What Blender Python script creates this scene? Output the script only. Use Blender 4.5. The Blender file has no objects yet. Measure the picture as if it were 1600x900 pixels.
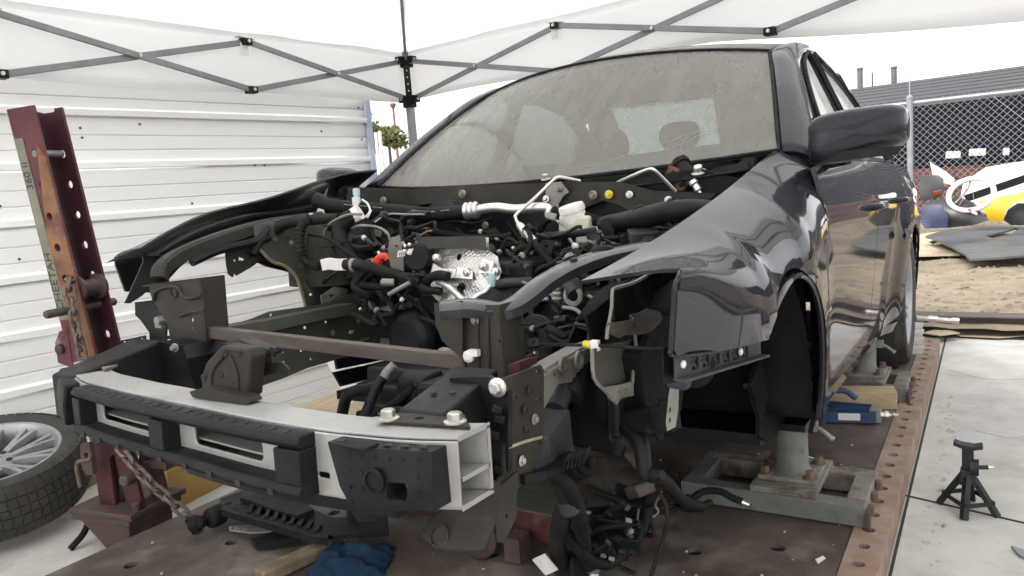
import bpy, bmesh, math, random
from mathutils import Vector as V, Matrix, Euler, Quaternion, geometry, noise
R = math.radians
pi = math.pi
random.seed(7)
scn = bpy.context.scene
# ------------------------------------------------------------------ camera
CAM = V((1.2465, -1.591, 1.02)); YAW, PITCH, FPX, ROLL = .567, .129, 1185.0, .0785
_f = V((-math.sin(YAW)*math.cos(PITCH), math.cos(YAW)*math.cos(PITCH), -math.sin(PITCH)))
_r0 = V((math.cos(YAW), math.sin(YAW), 0)); _u0 = _r0.cross(_f)
_r = _r0*math.cos(ROLL) - _u0*math.sin(ROLL); _u = _u0*math.cos(ROLL) + _r0*math.sin(ROLL)
cam = bpy.data.cameras.new('camera'); camo = bpy.data.objects.new('camera', cam); scn.collection.objects.link(camo)
camo.matrix_world = Matrix(((_r.x, _u.x, -_f.x, CAM.x), (_r.y, _u.y, -_f.y, CAM.y), (_r.z, _u.z, -_f.z, CAM.z), (0, 0, 0, 1)))
cam.sensor_width = 36; cam.lens = FPX/1600*36; cam.clip_start = .03; cam.clip_end = 2000
scn.camera = camo
# ------------------------------------------------------------------ sky, sun, exposure (bright overcast)
world = bpy.data.worlds.new('World'); scn.world = world; world.use_nodes = True
_nt = world.node_tree; _nt.nodes.clear()
_sk = _nt.nodes.new('ShaderNodeTexSky'); _sk.sky_type = 'NISHITA'; _sk.sun_disc = False
SUN_EL, SUN_RZ = 58, 200
_sk.sun_elevation = R(SUN_EL); _sk.sun_rotation = R(SUN_RZ); _sk.air_density = 1.0; _sk.dust_density = 3.0; _sk.ozone_density = 1.0
_hs = _nt.nodes.new('ShaderNodeHueSaturation'); _hs.inputs['Saturation'].default_value = .07
_bg = _nt.nodes.new('ShaderNodeBackground'); _bg.inputs['Strength'].default_value = .15
_wo = _nt.nodes.new('ShaderNodeOutputWorld')
_nt.links.new(_sk.outputs[0], _hs.inputs['Color']); _nt.links.new(_hs.outputs[0], _bg.inputs[0]); _nt.links.new(_bg.outputs[0], _wo.inputs[0])
sun = bpy.data.lights.new('sun', 'SUN'); sun.energy = .6; sun.angle = R(40); sun.color = (1, .97, .93)
suno = bpy.data.objects.new('sun', sun); scn.collection.objects.link(suno)
_az = R(SUN_RZ)
_sd = V((math.sin(_az)*math.cos(R(SUN_EL)), math.cos(_az)*math.cos(R(SUN_EL)), math.sin(R(SUN_EL))))   # towards the sun
suno.rotation_euler = _sd.to_track_quat('Z', 'Y').to_euler()
scn.view_settings.view_transform = 'Standard'; scn.view_settings.look = 'None'
scn.view_settings.gamma = 1; scn.view_settings.use_curve_mapping = False
scn.view_settings.exposure = 1.6
# ------------------------------------------------------------------ measuring: a photo point at a known plane -> a place
CARP = .04
CARM = Matrix.Translation((0, 2.65*(1-math.cos(CARP)), 2.65*math.sin(CARP))) @ Matrix.Rotation(-CARP, 4, 'X')
_ci = CARM.inverted(); CCAM = _ci @ CAM
def ray(x, y): return _f + _r*((x-800)/FPX) - _u*((y-450)/FPX)
def wp(x, y, ax, v):
    d = ray(x, y); return CAM + d*((v-CAM[ax])/d[ax])
def cp(x, y, ax, v):                       # in the car's own axes
    d = _ci.to_3x3() @ ray(x, y); return CCAM + d*((v-CCAM[ax])/d[ax])
WD = V((.097, .9953, 0)); WN = V((.9953, -.097, 0))      # along / away from the siding wall
# ------------------------------------------------------------------ building helpers
COL = scn.collection
ORG = {}
def _tag(o, label=None, cat=None, group=None, kind=None):
    if label: o['label'] = label
    if cat: o['category'] = cat
    if group: o['group'] = group
    if kind: o['kind'] = kind
    return o
def thing(name, label, cat, loc=(0, 0, 0), group=None):
    o = bpy.data.objects.new(name, None); COL.objects.link(o); o.location = loc; o.empty_display_size = .1
    ORG[o.name] = V(loc); return _tag(o, label, cat, group)
def cat_rom(P, n=6, closed=False):
    P = [V(p) for p in P]
    if len(P) < 3: return P
    out = []; m = len(P)
    for i in range(m if closed else m-1):
        p0 = P[i-1] if (i > 0 or closed) else P[0]*2-P[1]; p1 = P[i]; p2 = P[(i+1) % m]
        p3 = P[(i+2) % m] if (i+2 < m or closed) else P[-1]*2-P[-2]
        for k in range(n):
            t = k/n; out.append(.5*((2*p1)+(p2-p0)*t+(2*p0-5*p1+4*p2-p3)*t*t+(3*p1-p0-3*p2+p3)*t**3))
    if not closed: out.append(P[-1])
    return out
def lerp(a, b, t): return a+(b-a)*t
def interp(T, x):
    if x <= T[0][0]: return T[0][1]
    for (a, b), (c, d) in zip(T, T[1:]):
        if x <= c:
            t = (x-a)/(c-a); t = t*t*(3-2*t)*.5+t*.5; return b+(d-b)*t
    return T[-1][1]
def smoothtab(T, x, w=.09, n=9):
    def lin(x):
        if x <= T[0][0]: return T[0][1]+(T[1][1]-T[0][1])/(T[1][0]-T[0][0])*(x-T[0][0])
        for (a, b), (c, d) in zip(T, T[1:]):
            if x <= c: return b+(d-b)*(x-a)/(c-a)
        return T[-1][1]+(T[-1][1]-T[-2][1])/(T[-1][0]-T[-2][0])*(x-T[-1][0])
    return sum(lin(x+w*(2*k/(n-1)-1)) for k in range(n))/n
def inpoly(x, y, P):
    c = False; j = len(P)-1
    for i in range(len(P)):
        xi, yi = P[i]; xj, yj = P[j]
        if (yi > y) != (yj > y) and x < (xj-xi)*(y-yi)/(yj-yi)+xi: c = not c
        j = i
    return c
def circ(x, y, r, n=10, ry=None, a0=0): return [(x+r*math.cos(a0+2*pi*i/n), y+(ry or r)*math.sin(a0+2*pi*i/n)) for i in range(n)]
def rrect(x0, y0, x1, y1, r=.01, n=3):
    out = []
    for cx, cy, a in ((x1-r, y1-r, 0), (x0+r, y1-r, 90), (x0+r, y0+r, 180), (x1-r, y0+r, 270)):
        for k in range(n+1):
            t = R(a+90*k/n); out.append((cx+r*math.cos(t), cy+r*math.sin(t)))
    return out
class MB:
    def __init__(s): s.v = []; s.f = []
    def add(s, vs, fs):
        b = len(s.v); s.v += [V(p) for p in vs]; s.f += [tuple(i+b for i in f) for f in fs]; return s
    def box(s, c, d, rot=None, taper=None):
        c = V(c); hx, hy, hz = d[0]/2, d[1]/2, d[2]/2
        P = [V((x, y, z)) for z in (-hz, hz) for y in (-hy, hy) for x in (-hx, hx)]
        if taper:
            for q in P[4:]: q.x *= taper; q.y *= taper
        if rot is not None:
            m = rot if isinstance(rot, (Matrix, Quaternion)) else Euler(rot)
            m = m.to_matrix() if not isinstance(m, Matrix) else m.to_3x3()
            P = [m @ q for q in P]
        return s.add([c+q for q in P], [(0, 2, 3, 1), (4, 5, 7, 6), (0, 1, 5, 4), (2, 6, 7, 3), (0, 4, 6, 2), (1, 3, 7, 5)])
    def bar(s, a, b, w, h, up=(0, 0, 1)):
        a, b = V(a), V(b); d = (b-a).normalized(); up = V(up); x = d.cross(up)
        if x.length < 1e-4: x = d.cross(V((1, 0, 0)))
        x.normalize(); z = x.cross(d)
        P = [p+x*(w/2)*i+z*(h/2)*j for p in (a, b) for i, j in ((-1, -1), (1, -1), (1, 1), (-1, 1))]
        return s.add(P, [(3, 2, 1, 0), (4, 5, 6, 7), (0, 1, 5, 4), (1, 2, 6, 5), (2, 3, 7, 6), (3, 0, 4, 7)])
    def sweep(s, P, prof, up=(0, 0, 1), closed_prof=True, caps=True):
        # prof: list of (side, up) offsets carried along the polyline P
        P = [V(p) for p in P]; up = V(up); n = len(prof); b = len(s.v)
        for i, q in enumerate(P):
            d = (P[min(i+1, len(P)-1)]-P[max(i-1, 0)]).normalized(); x = d.cross(up)
            if x.length < 1e-4: x = V((1, 0, 0))
            x.normalize(); z = x.cross(d)
            s.v += [q+x*u+z*w for u, w in prof]
        for i in range(len(P)-1):
            for k in range(n if closed_prof else n-1):
                a = b+i*n+k; c = b+i*n+(k+1) % n; s.f.append((a, c, c+n, a+n))
        if caps and closed_prof:
            s.f.append(tuple(b+k for k in range(n))[::-1]); s.f.append(tuple(b+(len(P)-1)*n+k for k in range(n)))
        return s
    def tube(s, P, r, n=8, sm=6, rib=0, closed=False, r2=None, ribstep=.012):
        P = cat_rom(P, sm, closed) if sm else [V(p) for p in P]
        if rib:      # corrugated conduit: resample closely and step the radius
            L = [0]
            for a, c in zip(P, P[1:]): L.append(L[-1]+(c-a).length)
            Q = []; k = 0; m = max(4, int(L[-1]/(ribstep/2)))
            for i in range(m+1):
                t = L[-1]*i/m
                while k < len(P)-2 and L[k+1] < t: k += 1
                Q.append(P[k].lerp(P[k+1], (t-L[k])/max(1e-6, L[k+1]-L[k])))
            P = Q
        m = len(P); b = len(s.v); x = None
        for i, q in enumerate(P):
            d = ((P[(i+1) % m]-P[i-1]) if closed else (P[min(i+1, m-1)]-P[max(i-1, 0)]))
            if d.length < 1e-7: d = V((0, 0, 1))
            d.normalize()
            if x is None: x = d.orthogonal()
            x = (x-d*x.dot(d))
            if x.length < 1e-5: x = d.orthogonal()
            x.normalize(); z = d.cross(x)
            t = i/max(1, m-1); rr = r if r2 is None else lerp(r, r2, t)
            if rib: rr *= 1+rib*(1 if i % 2 else -1)
            s.v += [q+(x*math.cos(2*pi*k/n)+z*math.sin(2*pi*k/n))*rr for k in range(n)]
        for i in range(m if closed else m-1):
            j = (i+1) % m
            for k in range(n): s.f.append((b+i*n+k, b+i*n+(k+1) % n, b+j*n+(k+1) % n, b+j*n+k))
        if not closed:
            s.f.append(tuple(b+k for k in range(n))[::-1]); s.f.append(tuple(b+(m-1)*n+k for k in range(n)))
        return s
    def lathe(s, c, ax, prof, n=16, a0=0, a1=2*pi, caps=True):
        # prof: (radius, height along ax)
        c = V(c); ax = V(ax).normalized(); x = ax.orthogonal().normalized(); y = ax.cross(x); b = len(s.v); full = abs(a1-a0-2*pi) < 1e-4
        m = n if full else n+1
        for r_, h in prof:
            s.v += [c+ax*h+(x*math.cos(a0+(a1-a0)*k/n)+y*math.sin(a0+(a1-a0)*k/n))*r_ for k in range(m)]
        for i in range(len(prof)-1):
            for k in range(n if full else n):
                k2 = (k+1) % m; s.f.append((b+i*m+k, b+i*m+k2, b+(i+1)*m+k2, b+(i+1)*m+k))
        if full and caps:
            if prof[0][0] > 1e-5: s.f.append(tuple(b+k for k in range(m))[::-1])
            if prof[-1][0] > 1e-5: s.f.append(tuple(b+(len(prof)-1)*m+k for k in range(m)))
        return s
    def hexbolt(s, c, ax, r=.009, h=.008):
        s.lathe(c, ax, [(r*1.55, 0), (r*1.55, h*.22), (r*1.1, h*.35)], 12); return s.lathe(V(c)+V(ax).normalized()*h*.3, ax, [(r, 0), (r, h*.8), (r*.8, h)], 6)
    def plate(s, outline, holes=(), m=None, t=.003, step=0, rows=None, nrm=None, subdiv=0, twosided=True):
        """sheet cut from a 2-D outline with holes, mapped by m(u,v) and given a thickness"""
        O = [tuple(q) for q in outline]
        if subdiv:
            N = []
            for a, c in zip(O, O[1:]+O[:1]):
                k = max(1, int(math.hypot(c[0]-a[0], c[1]-a[1])/subdiv)); N += [(lerp(a[0], c[0], i/k), lerp(a[1], c[1], i/k)) for i in range(k)]
            O = N
        vs = []; es = []
        for loop in [O]+[list(h) for h in holes]:
            b = len(vs); n = len(loop); vs += [V(q) for q in loop]; es += [(b+i, b+(i+1) % n) for i in range(n)]
        if step or rows:
            us = [q[0] for q in O]; ws = [q[1] for q in O]
            st = step or .05
            nu = max(1, int((max(us)-min(us))/st))
            W = rows if rows else [min(ws)+(max(ws)-min(ws))*j/max(1, int((max(ws)-min(ws))/st)) for j in range(max(1, int((max(ws)-min(ws))/st))+1)]
            for i in range(nu+1):
                for w in W:
                    u = min(us)+(max(us)-min(us))*i/nu
                    if inpoly(u, w, O) and not any(inpoly(u, w, h) for h in holes):
                        if min(abs(u-q[0])+abs(w-q[1]) for q in vs[:len(es)]) > st*.35: vs.append(V((u, w)))
        r_ = geometry.delaunay_2d_cdt(vs, es, [], 0, 1e-6)
        ov, of = r_[0], r_[2]; keep = []
        for f in of:
            cx = sum(ov[i][0] for i in f)/len(f); cy = sum(ov[i][1] for i in f)/len(f)
            if inpoly(cx, cy, O) and not any(inpoly(cx, cy, h) for h in holes): keep.append(tuple(f))
        m = m or (lambda u, v: V((u, v, 0)))
        T = [V(m(q[0], q[1])) for q in ov]
        if nrm is not None: Nn = [V(nrm).normalized()]*len(T)
        else:
            e = 1e-3; Nn = []
            for q in ov:
                a = V(m(q[0]+e, q[1]))-V(m(q[0]-e, q[1])); c = V(m(q[0], q[1]+e))-V(m(q[0], q[1]-e)); k = a.cross(c)
                Nn.append(k.normalized() if k.length > 1e-12 else V((0, 0, 1)))
        n = len(T)
        if not t: return s.add(T, keep)
        fs = [tuple(f) for f in keep]+[tuple(i+n for i in f[::-1]) for f in keep]
        cnt = {}
        for f in keep:
            for a, c in zip(f, f[1:]+f[:1]): cnt[(a, c)] = 1
        for (a, c) in list(cnt):
            if (c, a) not in cnt: fs.append((c, a, a+n, c+n))
        return s.add(T+[q-k*t for q, k in zip(T, Nn)], fs)
    def grid(s, fn, nu, nv, t=0):
        b = len(s.v); P = [[V(fn(i/nu, j/nv)) for i in range(nu+1)] for j in range(nv+1)]
        for row in P: s.v += row
        W = nu+1
        for j in range(nv):
            for i in range(nu): s.f.append((b+j*W+i, b+j*W+i+1, b+(j+1)*W+i+1, b+(j+1)*W+i))
        return s
    def build(s, name, mat, parent=None, smooth=35, bevel=0, solid=0, kind=None, loc=None, wn=False):
        me = bpy.data.meshes.new(name)
        org = ORG.get(parent.name, V((0, 0, 0))) if parent is not None else (V(loc) if loc is not None else V((0, 0, 0)))
        me.from_pydata([tuple(q-org) for q in s.v], [], s.f)
        me.validate(clean_customdata=False)
        if smooth:
            me.shade_smooth(); me.set_sharp_from_angle(angle=R(smooth))
        me.materials.append(mat)
        o = bpy.data.objects.new(name, me); COL.objects.link(o)
        if parent is not None: o.parent = parent; ORG[o.name] = org
        else: o.location = org; ORG[o.name] = org
        if solid:
            md = o.modifiers.new('solid', 'SOLIDIFY'); md.thickness = solid; md.offset = -1
        if bevel:
            md = o.modifiers.new('bevel', 'BEVEL'); md.width = bevel; md.segments = 2; md.limit_method = 'ANGLE'; md.angle_limit = R(40); md.harden_normals = False
        if kind: o['kind'] = kind
        return o
def frame(o, u, v):                        # map plane coordinates into space
    o, u, v = V(o), V(u).normalized(), V(v).normalized()
    return lambda a, b: o+u*a+v*b
def copy_tree(o, parent=None):
    c = o.copy(); COL.objects.link(c); c.parent = parent
    for ch in o.children: copy_tree(ch, c)
    return c
def text_mb(txt, size, m, depth=.0012):
    cu = bpy.data.curves.new('t', 'FONT'); cu.body = txt; cu.size = size; cu.extrude = depth/2; cu.align_x = 'CENTER'; cu.align_y = 'CENTER'
    ob = bpy.data.objects.new('t', cu); COL.objects.link(ob); dg = bpy.context.evaluated_depsgraph_get(); dg.update()
    me = bpy.data.meshes.new_from_object(ob.evaluated_get(dg)); b = MB()
    b.add([m @ q.co for q in me.vertices], [tuple(f.vertices) for f in me.polygons])
    bpy.data.objects.remove(ob); bpy.data.meshes.remove(me); return b
# ------------------------------------------------------------------ materials
MT = {}
def mat(name, c1, c2=None, scale=8, rough=.5, rough2=None, metal=0, bump=0, bscale=None, coat=0, spec=.5, detail=6, lo=.35, hi=.65, c3=None, s3=3, lo3=.55, hi3=.7, stretch=None, coords='Object', r3=None, m3=None, bdist=.003):
    m = bpy.data.materials.new(name); m.use_nodes = True; nt = m.node_tree; N = nt.nodes; L = nt.links
    b = N['Principled BSDF']; b.inputs['Metallic'].default_value = metal; b.inputs['Roughness'].default_value = rough
    b.inputs['Specular IOR Level'].default_value = spec
    if coat: b.inputs['Coat Weight'].default_value = coat; b.inputs['Coat Roughness'].default_value = .04; b.inputs['Coat IOR'].default_value = 1.33
    tc = N.new('ShaderNodeTexCoord'); src = tc.outputs[coords]
    if stretch:
        mp = N.new('ShaderNodeMapping'); mp.inputs['Scale'].default_value = stretch; L.new(src, mp.inputs[0]); src = mp.outputs[0]
    def nz(sc, det=detail, off=0):
        n = N.new('ShaderNodeTexNoise'); n.inputs['Scale'].default_value = sc; n.inputs['Detail'].default_value = det; n.inputs['Roughness'].default_value = .62
        if off:
            mp = N.new('ShaderNodeMapping'); mp.inputs['Location'].default_value = (off, off*1.7, -off); L.new(src, mp.inputs[0]); L.new(mp.outputs[0], n.inputs['Vector'])
        else: L.new(src, n.inputs['Vector'])
        return n
    def ramp(inp, a, c, lo, hi):
        r_ = N.new('ShaderNodeMapRange'); r_.inputs['From Min'].default_value = lo; r_.inputs['From Max'].default_value = hi; r_.interpolation_type = 'SMOOTHSTEP'; L.new(inp, r_.inputs['Value'])
        r_.inputs['To Min'].default_value = a; r_.inputs['To Max'].default_value = c; return r_.outputs[0]
    c2 = c2 or tuple(x*.75 for x in c1)
    n1 = nz(scale); mx = N.new('ShaderNodeMix'); mx.data_type = 'RGBA'
    mx.inputs['A'].default_value = (*c1, 1); mx.inputs['B'].default_value = (*c2, 1); L.new(ramp(n1.outputs['Fac'], 0, 1, lo, hi), mx.inputs['Factor'])
    colr = mx.outputs['Result']; rr = None
    if rough2 is not None: rr = ramp(nz(scale*1.7, 4, 3.1).outputs['Fac'], rough, rough2, .35, .65)
    if c3:
        k = ramp(nz(s3, 8, 7.7).outputs['Fac'], 0, 1, lo3, hi3); m2 = N.new('ShaderNodeMix'); m2.data_type = 'RGBA'
        L.new(colr, m2.inputs['A']); m2.inputs['B'].default_value = (*c3, 1); L.new(k, m2.inputs['Factor']); colr = m2.outputs['Result']
        if r3 is not None:
            m4 = N.new('ShaderNodeMix'); m4.inputs['B'].default_value = r3
            if rr is not None: L.new(rr, m4.inputs['A'])
            else: m4.inputs['A'].default_value = rough
            L.new(k, m4.inputs['Factor']); rr = m4.outputs['Result']
        if m3 is not None:
            m5 = N.new('ShaderNodeMix'); m5.inputs['A'].default_value = metal; m5.inputs['B'].default_value = m3; L.new(k, m5.inputs['Factor']); L.new(m5.outputs['Result'], b.inputs['Metallic'])
    L.new(colr, b.inputs['Base Color'])
    if rr is not None: L.new(rr, b.inputs['Roughness'])
    if bump:
        bn = N.new('ShaderNodeBump'); bn.inputs['Strength'].default_value = bump; bn.inputs['Distance'].default_value = bdist
        L.new(nz(bscale or scale*6, 5, 1.3).outputs['Fac'], bn.inputs['Height']); L.new(bn.outputs[0], b.inputs['Normal'])
    MT[name] = m; return m
mat('concrete', (.53, .512, .475), (.43, .414, .382), 4.5, .85, bump=.5, bscale=70, c3=(.30, .28, .25), s3=2.6, lo3=.53, hi3=.76)
mat('deck', (.060, .042, .033), (.115, .090, .075), 3.2, .5, .8, metal=.1, bump=.4, bscale=50, c3=(.245, .215, .188), s3=2.8, lo3=.50, hi3=.76, r3=.85)
mat('rust_strip', (.23, .145, .10), (.30, .22, .175), 9, .75, bump=.35, bscale=70, c3=(.15, .085, .055), s3=6, lo3=.5, hi3=.7)
mat('stone', (.42, .40, .37), (.33, .31, .285), 6, .85, bump=.3, bscale=60)
mat('dirt', (.235, .187, .13), (.30, .25, .185), 2.2, .95, bump=1.0, bscale=28, bdist=.03, c3=(.17, .132, .09), s3=6, lo3=.48, hi3=.66)
mat('dark', (.012, .011, .011), (.02, .019, .018), 12, .7)
mat('siding', (.92, .92, .91), (.88, .88, .86), 2, .5, .65, c3=(.74, .69, .59), s3=1.6, lo3=.60, hi3=.84, stretch=(1, .35, 2.2))
mat('white_metal', (.83, .83, .81), (.76, .75, .71), 4, .4, .6, c3=(.5, .42, .30), s3=7, lo3=.63, hi3=.75)
mat('screw', (.10, .09, .08), None, 8, .6)
mat('blue_post', (.30, .38, .55), (.55, .60, .68), 5, .5)
mat('paint', (.014, .013, .019), (.017, .016, .0225), 90, .5, .6, metal=0, spec=.04, coat=1.0, c3=(.035, .034, .032), s3=5, lo3=.62, hi3=.95)
mat('paint_dusty', (.11, .105, .095), (.16, .15, .135), 5, .42, .6, metal=.2, coat=.25, c3=(.21, .20, .18), s3=9, lo3=.55, hi3=.8)
mat('paint_inner', (.045, .045, .052), (.03, .03, .036), 10, .3, .45, metal=.4, coat=.6, c3=(.10, .095, .08), s3=6, lo3=.6, hi3=.85)
mat('ecoat', (.028, .0255, .0215), (.040, .0365, .031), 7, .5, .62, metal=.05, spec=.22, c3=(.078, .070, .056), s3=4, lo3=.58, hi3=.85, bump=.12, bscale=60)
mat('ecoat_green', (.062, .062, .052), (.085, .083, .071), 4, .55, .65, metal=.1, spec=.35, c3=(.13, .115, .085), s3=6, lo3=.6, hi3=.8)
mat('galv', (.27, .26, .235), (.20, .195, .175), 9, .5, .6, metal=.35, c3=(.12, .10, .075), s3=8, lo3=.58, hi3=.75, bump=.15)
mat('black_metal', (.007, .007, .0075), (.012, .012, .0125), 9, .4, .5, spec=.2, metal=.05, c3=(.032, .029, .026), s3=7, lo3=.62, hi3=.85)
mat('plastic', (.009, .009, .0105), (.014, .014, .0155), 12, .5, .6, spec=.18, c3=(.034, .031, .028), s3=6, lo3=.6, hi3=.88, bump=.1, bscale=200)
mat('liner', (.006, .006, .006), (.010, .010, .010), 9, .7, .8, spec=.12)
mat('plastic_grey', (.036, .036, .041), (.047, .047, .053), 10, .5, .6, spec=.25, c3=(.09, .086, .079), s3=5, lo3=.6, hi3=.85)
mat('rubber', (.009, .0085, .008), (.015, .0142, .0135), 14, .6, .72, spec=.18, c3=(.040, .036, .033), s3=8, lo3=.6, hi3=.85)
mat('hose_text', (.35, .35, .35), None, 8, .6)
mat('alu', (.40, .395, .375), (.33, .325, .31), 5, .45, .55, metal=.45, c3=(.21, .20, .18), s3=5, lo3=.52, hi3=.78, r3=.65, bump=.08)
mat('alu_inner', (.62, .62, .62), (.55, .55, .55), 5, .45, metal=.5)
mat('alu_pipe', (.68, .67, .64), (.58, .57, .54), 12, .32, .42, metal=.85)
mat('zinc', (.62, .60, .55), (.48, .46, .41), 30, .35, metal=.85)
mat('brass', (.55, .49, .36), (.42, .36, .24), 20, .4, metal=.7)
mat('olive', (.27, .26, .20), (.2, .19, .14), 20, .6, metal=.2)
mat('yellow_cap', (.72, .60, .06), None, 8, .5)
mat('red_plastic', (.62, .05, .03), (.5, .035, .02), 20, .4)
mat('cyan_cap', (.42, .62, .62), None, 20, .5)
mat('white_plastic', (.78, .77, .73), (.7, .69, .65), 20, .45)
mat('milky', (.55, .54, .44), (.48, .47, .38), 20, .4)
mat('paper', (.70, .69, .66), (.6, .59, .56), 12, .8)
mat('rust_bar', (.115, .088, .075), (.075, .060, .052), 9, .55, .7, metal=.3, c3=(.165, .095, .07), s3=9, lo3=.58, hi3=.74, stretch=(1, 4, 4))
mat('rust_part', (.13, .058, .036), (.09, .042, .027), 25, .85, bump=.4)
mat('red_paint', (.060, .010, .012), (.045, .009, .010), 6, .45, .6, c3=(.10, .06, .045), s3=7, lo3=.58, hi3=.72, r3=.8)
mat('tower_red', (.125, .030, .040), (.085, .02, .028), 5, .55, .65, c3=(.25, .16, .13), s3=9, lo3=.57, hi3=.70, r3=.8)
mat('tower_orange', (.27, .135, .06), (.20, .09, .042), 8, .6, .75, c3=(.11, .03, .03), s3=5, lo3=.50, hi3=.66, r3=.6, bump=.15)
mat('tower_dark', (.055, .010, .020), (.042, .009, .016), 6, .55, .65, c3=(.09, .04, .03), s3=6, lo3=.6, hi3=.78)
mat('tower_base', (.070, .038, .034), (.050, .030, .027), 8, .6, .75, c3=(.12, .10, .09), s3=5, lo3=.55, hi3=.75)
mat('label', (.22, .21, .17), (.17, .165, .12), 14, .55, c3=(.27, .235, .09), s3=5, lo3=.55, hi3=.68)
mat('ink', (.03, .03, .035), None, 8, .6)
mat('chain', (.13, .10, .085), (.19, .155, .13), 40, .55, .7, metal=.6, c3=(.16, .075, .045), s3=22, lo3=.55, hi3=.7)
mat('stand_green', (.145, .150, .138), (.11, .112, .102), 12, .6, .75, c3=(.11, .08, .06), s3=14, lo3=.52, hi3=.66, r3=.85, bump=.25)
mat('stand_rusty', (.21, .20, .175), (.15, .13, .108), 14, .7, .8, c3=(.10, .07, .05), s3=12, lo3=.52, hi3=.66, bump=.25)
mat('bolt_rust', (.14, .085, .06), (.10, .065, .045), 30, .75)
mat('jack_blue', (.022, .055, .13), (.016, .04, .10), 9, .45, .6, c3=(.09, .09, .09), s3=14, lo3=.63, hi3=.75)
mat('jackstand', (.012, .012, .013), (.020, .020, .021), 14, .5, .62, spec=.35, c3=(.07, .066, .062), s3=14, lo3=.64, hi3=.78)
mat('wood', (.44, .34, .22), (.34, .25, .155), 6, .8, stretch=(1, 8, 8), bump=.2)
mat('plywood', (.50, .41, .29), (.42, .33, .225), 4, .8, stretch=(6, 1, 1), bump=.1)
mat('cardboard', (.44, .36, .26), (.38, .31, .22), 5, .9)
mat('old_wood', (.21, .16, .10), (.12, .09, .06), 12, .85, bump=.5, c3=(.30, .25, .18), s3=18, lo3=.55, hi3=.7)
mat('carton', (.50, .315, .10), (.45, .28, .085), 4, .75)
mat('towel', (.018, .040, .070), (.013, .030, .056), 18, 1.0, bump=1.0, bscale=260, bdist=.004, spec=.05)
mat('tyre', (.030, .028, .026), (.045, .042, .038), 10, .75, .85, c3=(.12, .095, .075), s3=5, lo3=.52, hi3=.78)
mat('rim', (.40, .40, .41), (.33, .33, .34), 10, .35, .45, metal=.6, c3=(.20, .19, .17), s3=10, lo3=.58, hi3=.8)
mat('steel_grey', (.23, .23, .235), (.28, .28, .285), 10, .45, .55, metal=.4)
mat('canopy_bar', (.19, .19, .20), (.23, .23, .24), 8, .45, .55, metal=.35)
mat('fence_metal', (.30, .31, .33), (.25, .26, .28), 8, .5, metal=.3)
mat('screen_navy', (.008, .009, .014), (.011, .012, .018), 6, .9, spec=.1)
mat('brick_red', (.13, .048, .036), (.105, .038, .03), 9, .9)
mat('shingle', (.072, .07, .075), (.056, .055, .06), 5, .9, bump=.6, bscale=14, bdist=.03, stretch=(1, 3, 3))
mat('duct', (.14, .14, .15), (.11, .11, .12), 6, .5, metal=.2)
mat('car_white', (.62, .62, .61), (.56, .56, .55), 6, .35, .45, coat=.3, c3=(.38, .35, .30), s3=5, lo3=.56, hi3=.8)
mat('car_yellow', (.60, .40, .012), (.54, .36, .012), 6, .35, .45, coat=.3, c3=(.34, .25, .08), s3=5, lo3=.58, hi3=.8)
mat('car_blue', (.008, .016, .065), (.006, .012, .05), 6, .35, .45, coat=.3, c3=(.05, .05, .06), s3=7, lo3=.56, hi3=.75)
mat('car_black', (.016, .016, .018), (.024, .024, .026), 6, .35, .5, coat=.4, c3=(.06, .057, .05), s3=5, lo3=.6, hi3=.85)
mat('car_silver', (.125, .128, .135), (.10, .102, .107), 6, .45, .55, metal=.3, c3=(.17, .155, .135), s3=4, lo3=.52, hi3=.78)
mat('bumper_grey', (.045, .045, .047), (.06, .06, .06), 6, .55, c3=(.11, .105, .095), s3=6, lo3=.55, hi3=.75)
mat('reflector', (.20, .03, .025), None, 10, .3)
mat('bark', (.12, .09, .06), None, 10, .9)
mat('leaf', (.10, .12, .035), (.14, .145, .045), 4, .7)
mat('pole_red', (.24, .13, .11), None, 4, .8)
mat('seat', (.02, .02, .021), (.03, .03, .031), 30, .85)
mat('dash', (.05, .046, .043), (.065, .06, .055), 8, .7)
# aluminium heat shield: dimpled sheet (fine relief)
def heat_shield_mat():
    m = mat('shield', (.52, .51, .49), (.40, .39, .37), 14, .30, .42, metal=.9); nt = m.node_tree; N = nt.nodes; L = nt.links
    tc = N.new('ShaderNodeTexCoord'); mp = N.new('ShaderNodeMapping'); mp.inputs['Rotation'].default_value = (0, R(35), 0); mp.inputs['Scale'].default_value = (120, 120, 120)
    vo = N.new('ShaderNodeTexVoronoi'); vo.inputs['Scale'].default_value = 1; vo.inputs['Randomness'].default_value = .35; bn = N.new('ShaderNodeBump'); bn.inputs['Strength'].default_value = .55; bn.inputs['Distance'].default_value = .003
    L.new(tc.outputs['Object'], mp.inputs[0]); L.new(mp.outputs[0], vo.inputs['Vector']); L.new(vo.outputs['Distance'], bn.inputs['Height']); L.new(bn.outputs[0], N['Principled BSDF'].inputs['Normal'])
heat_shield_mat()
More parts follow.
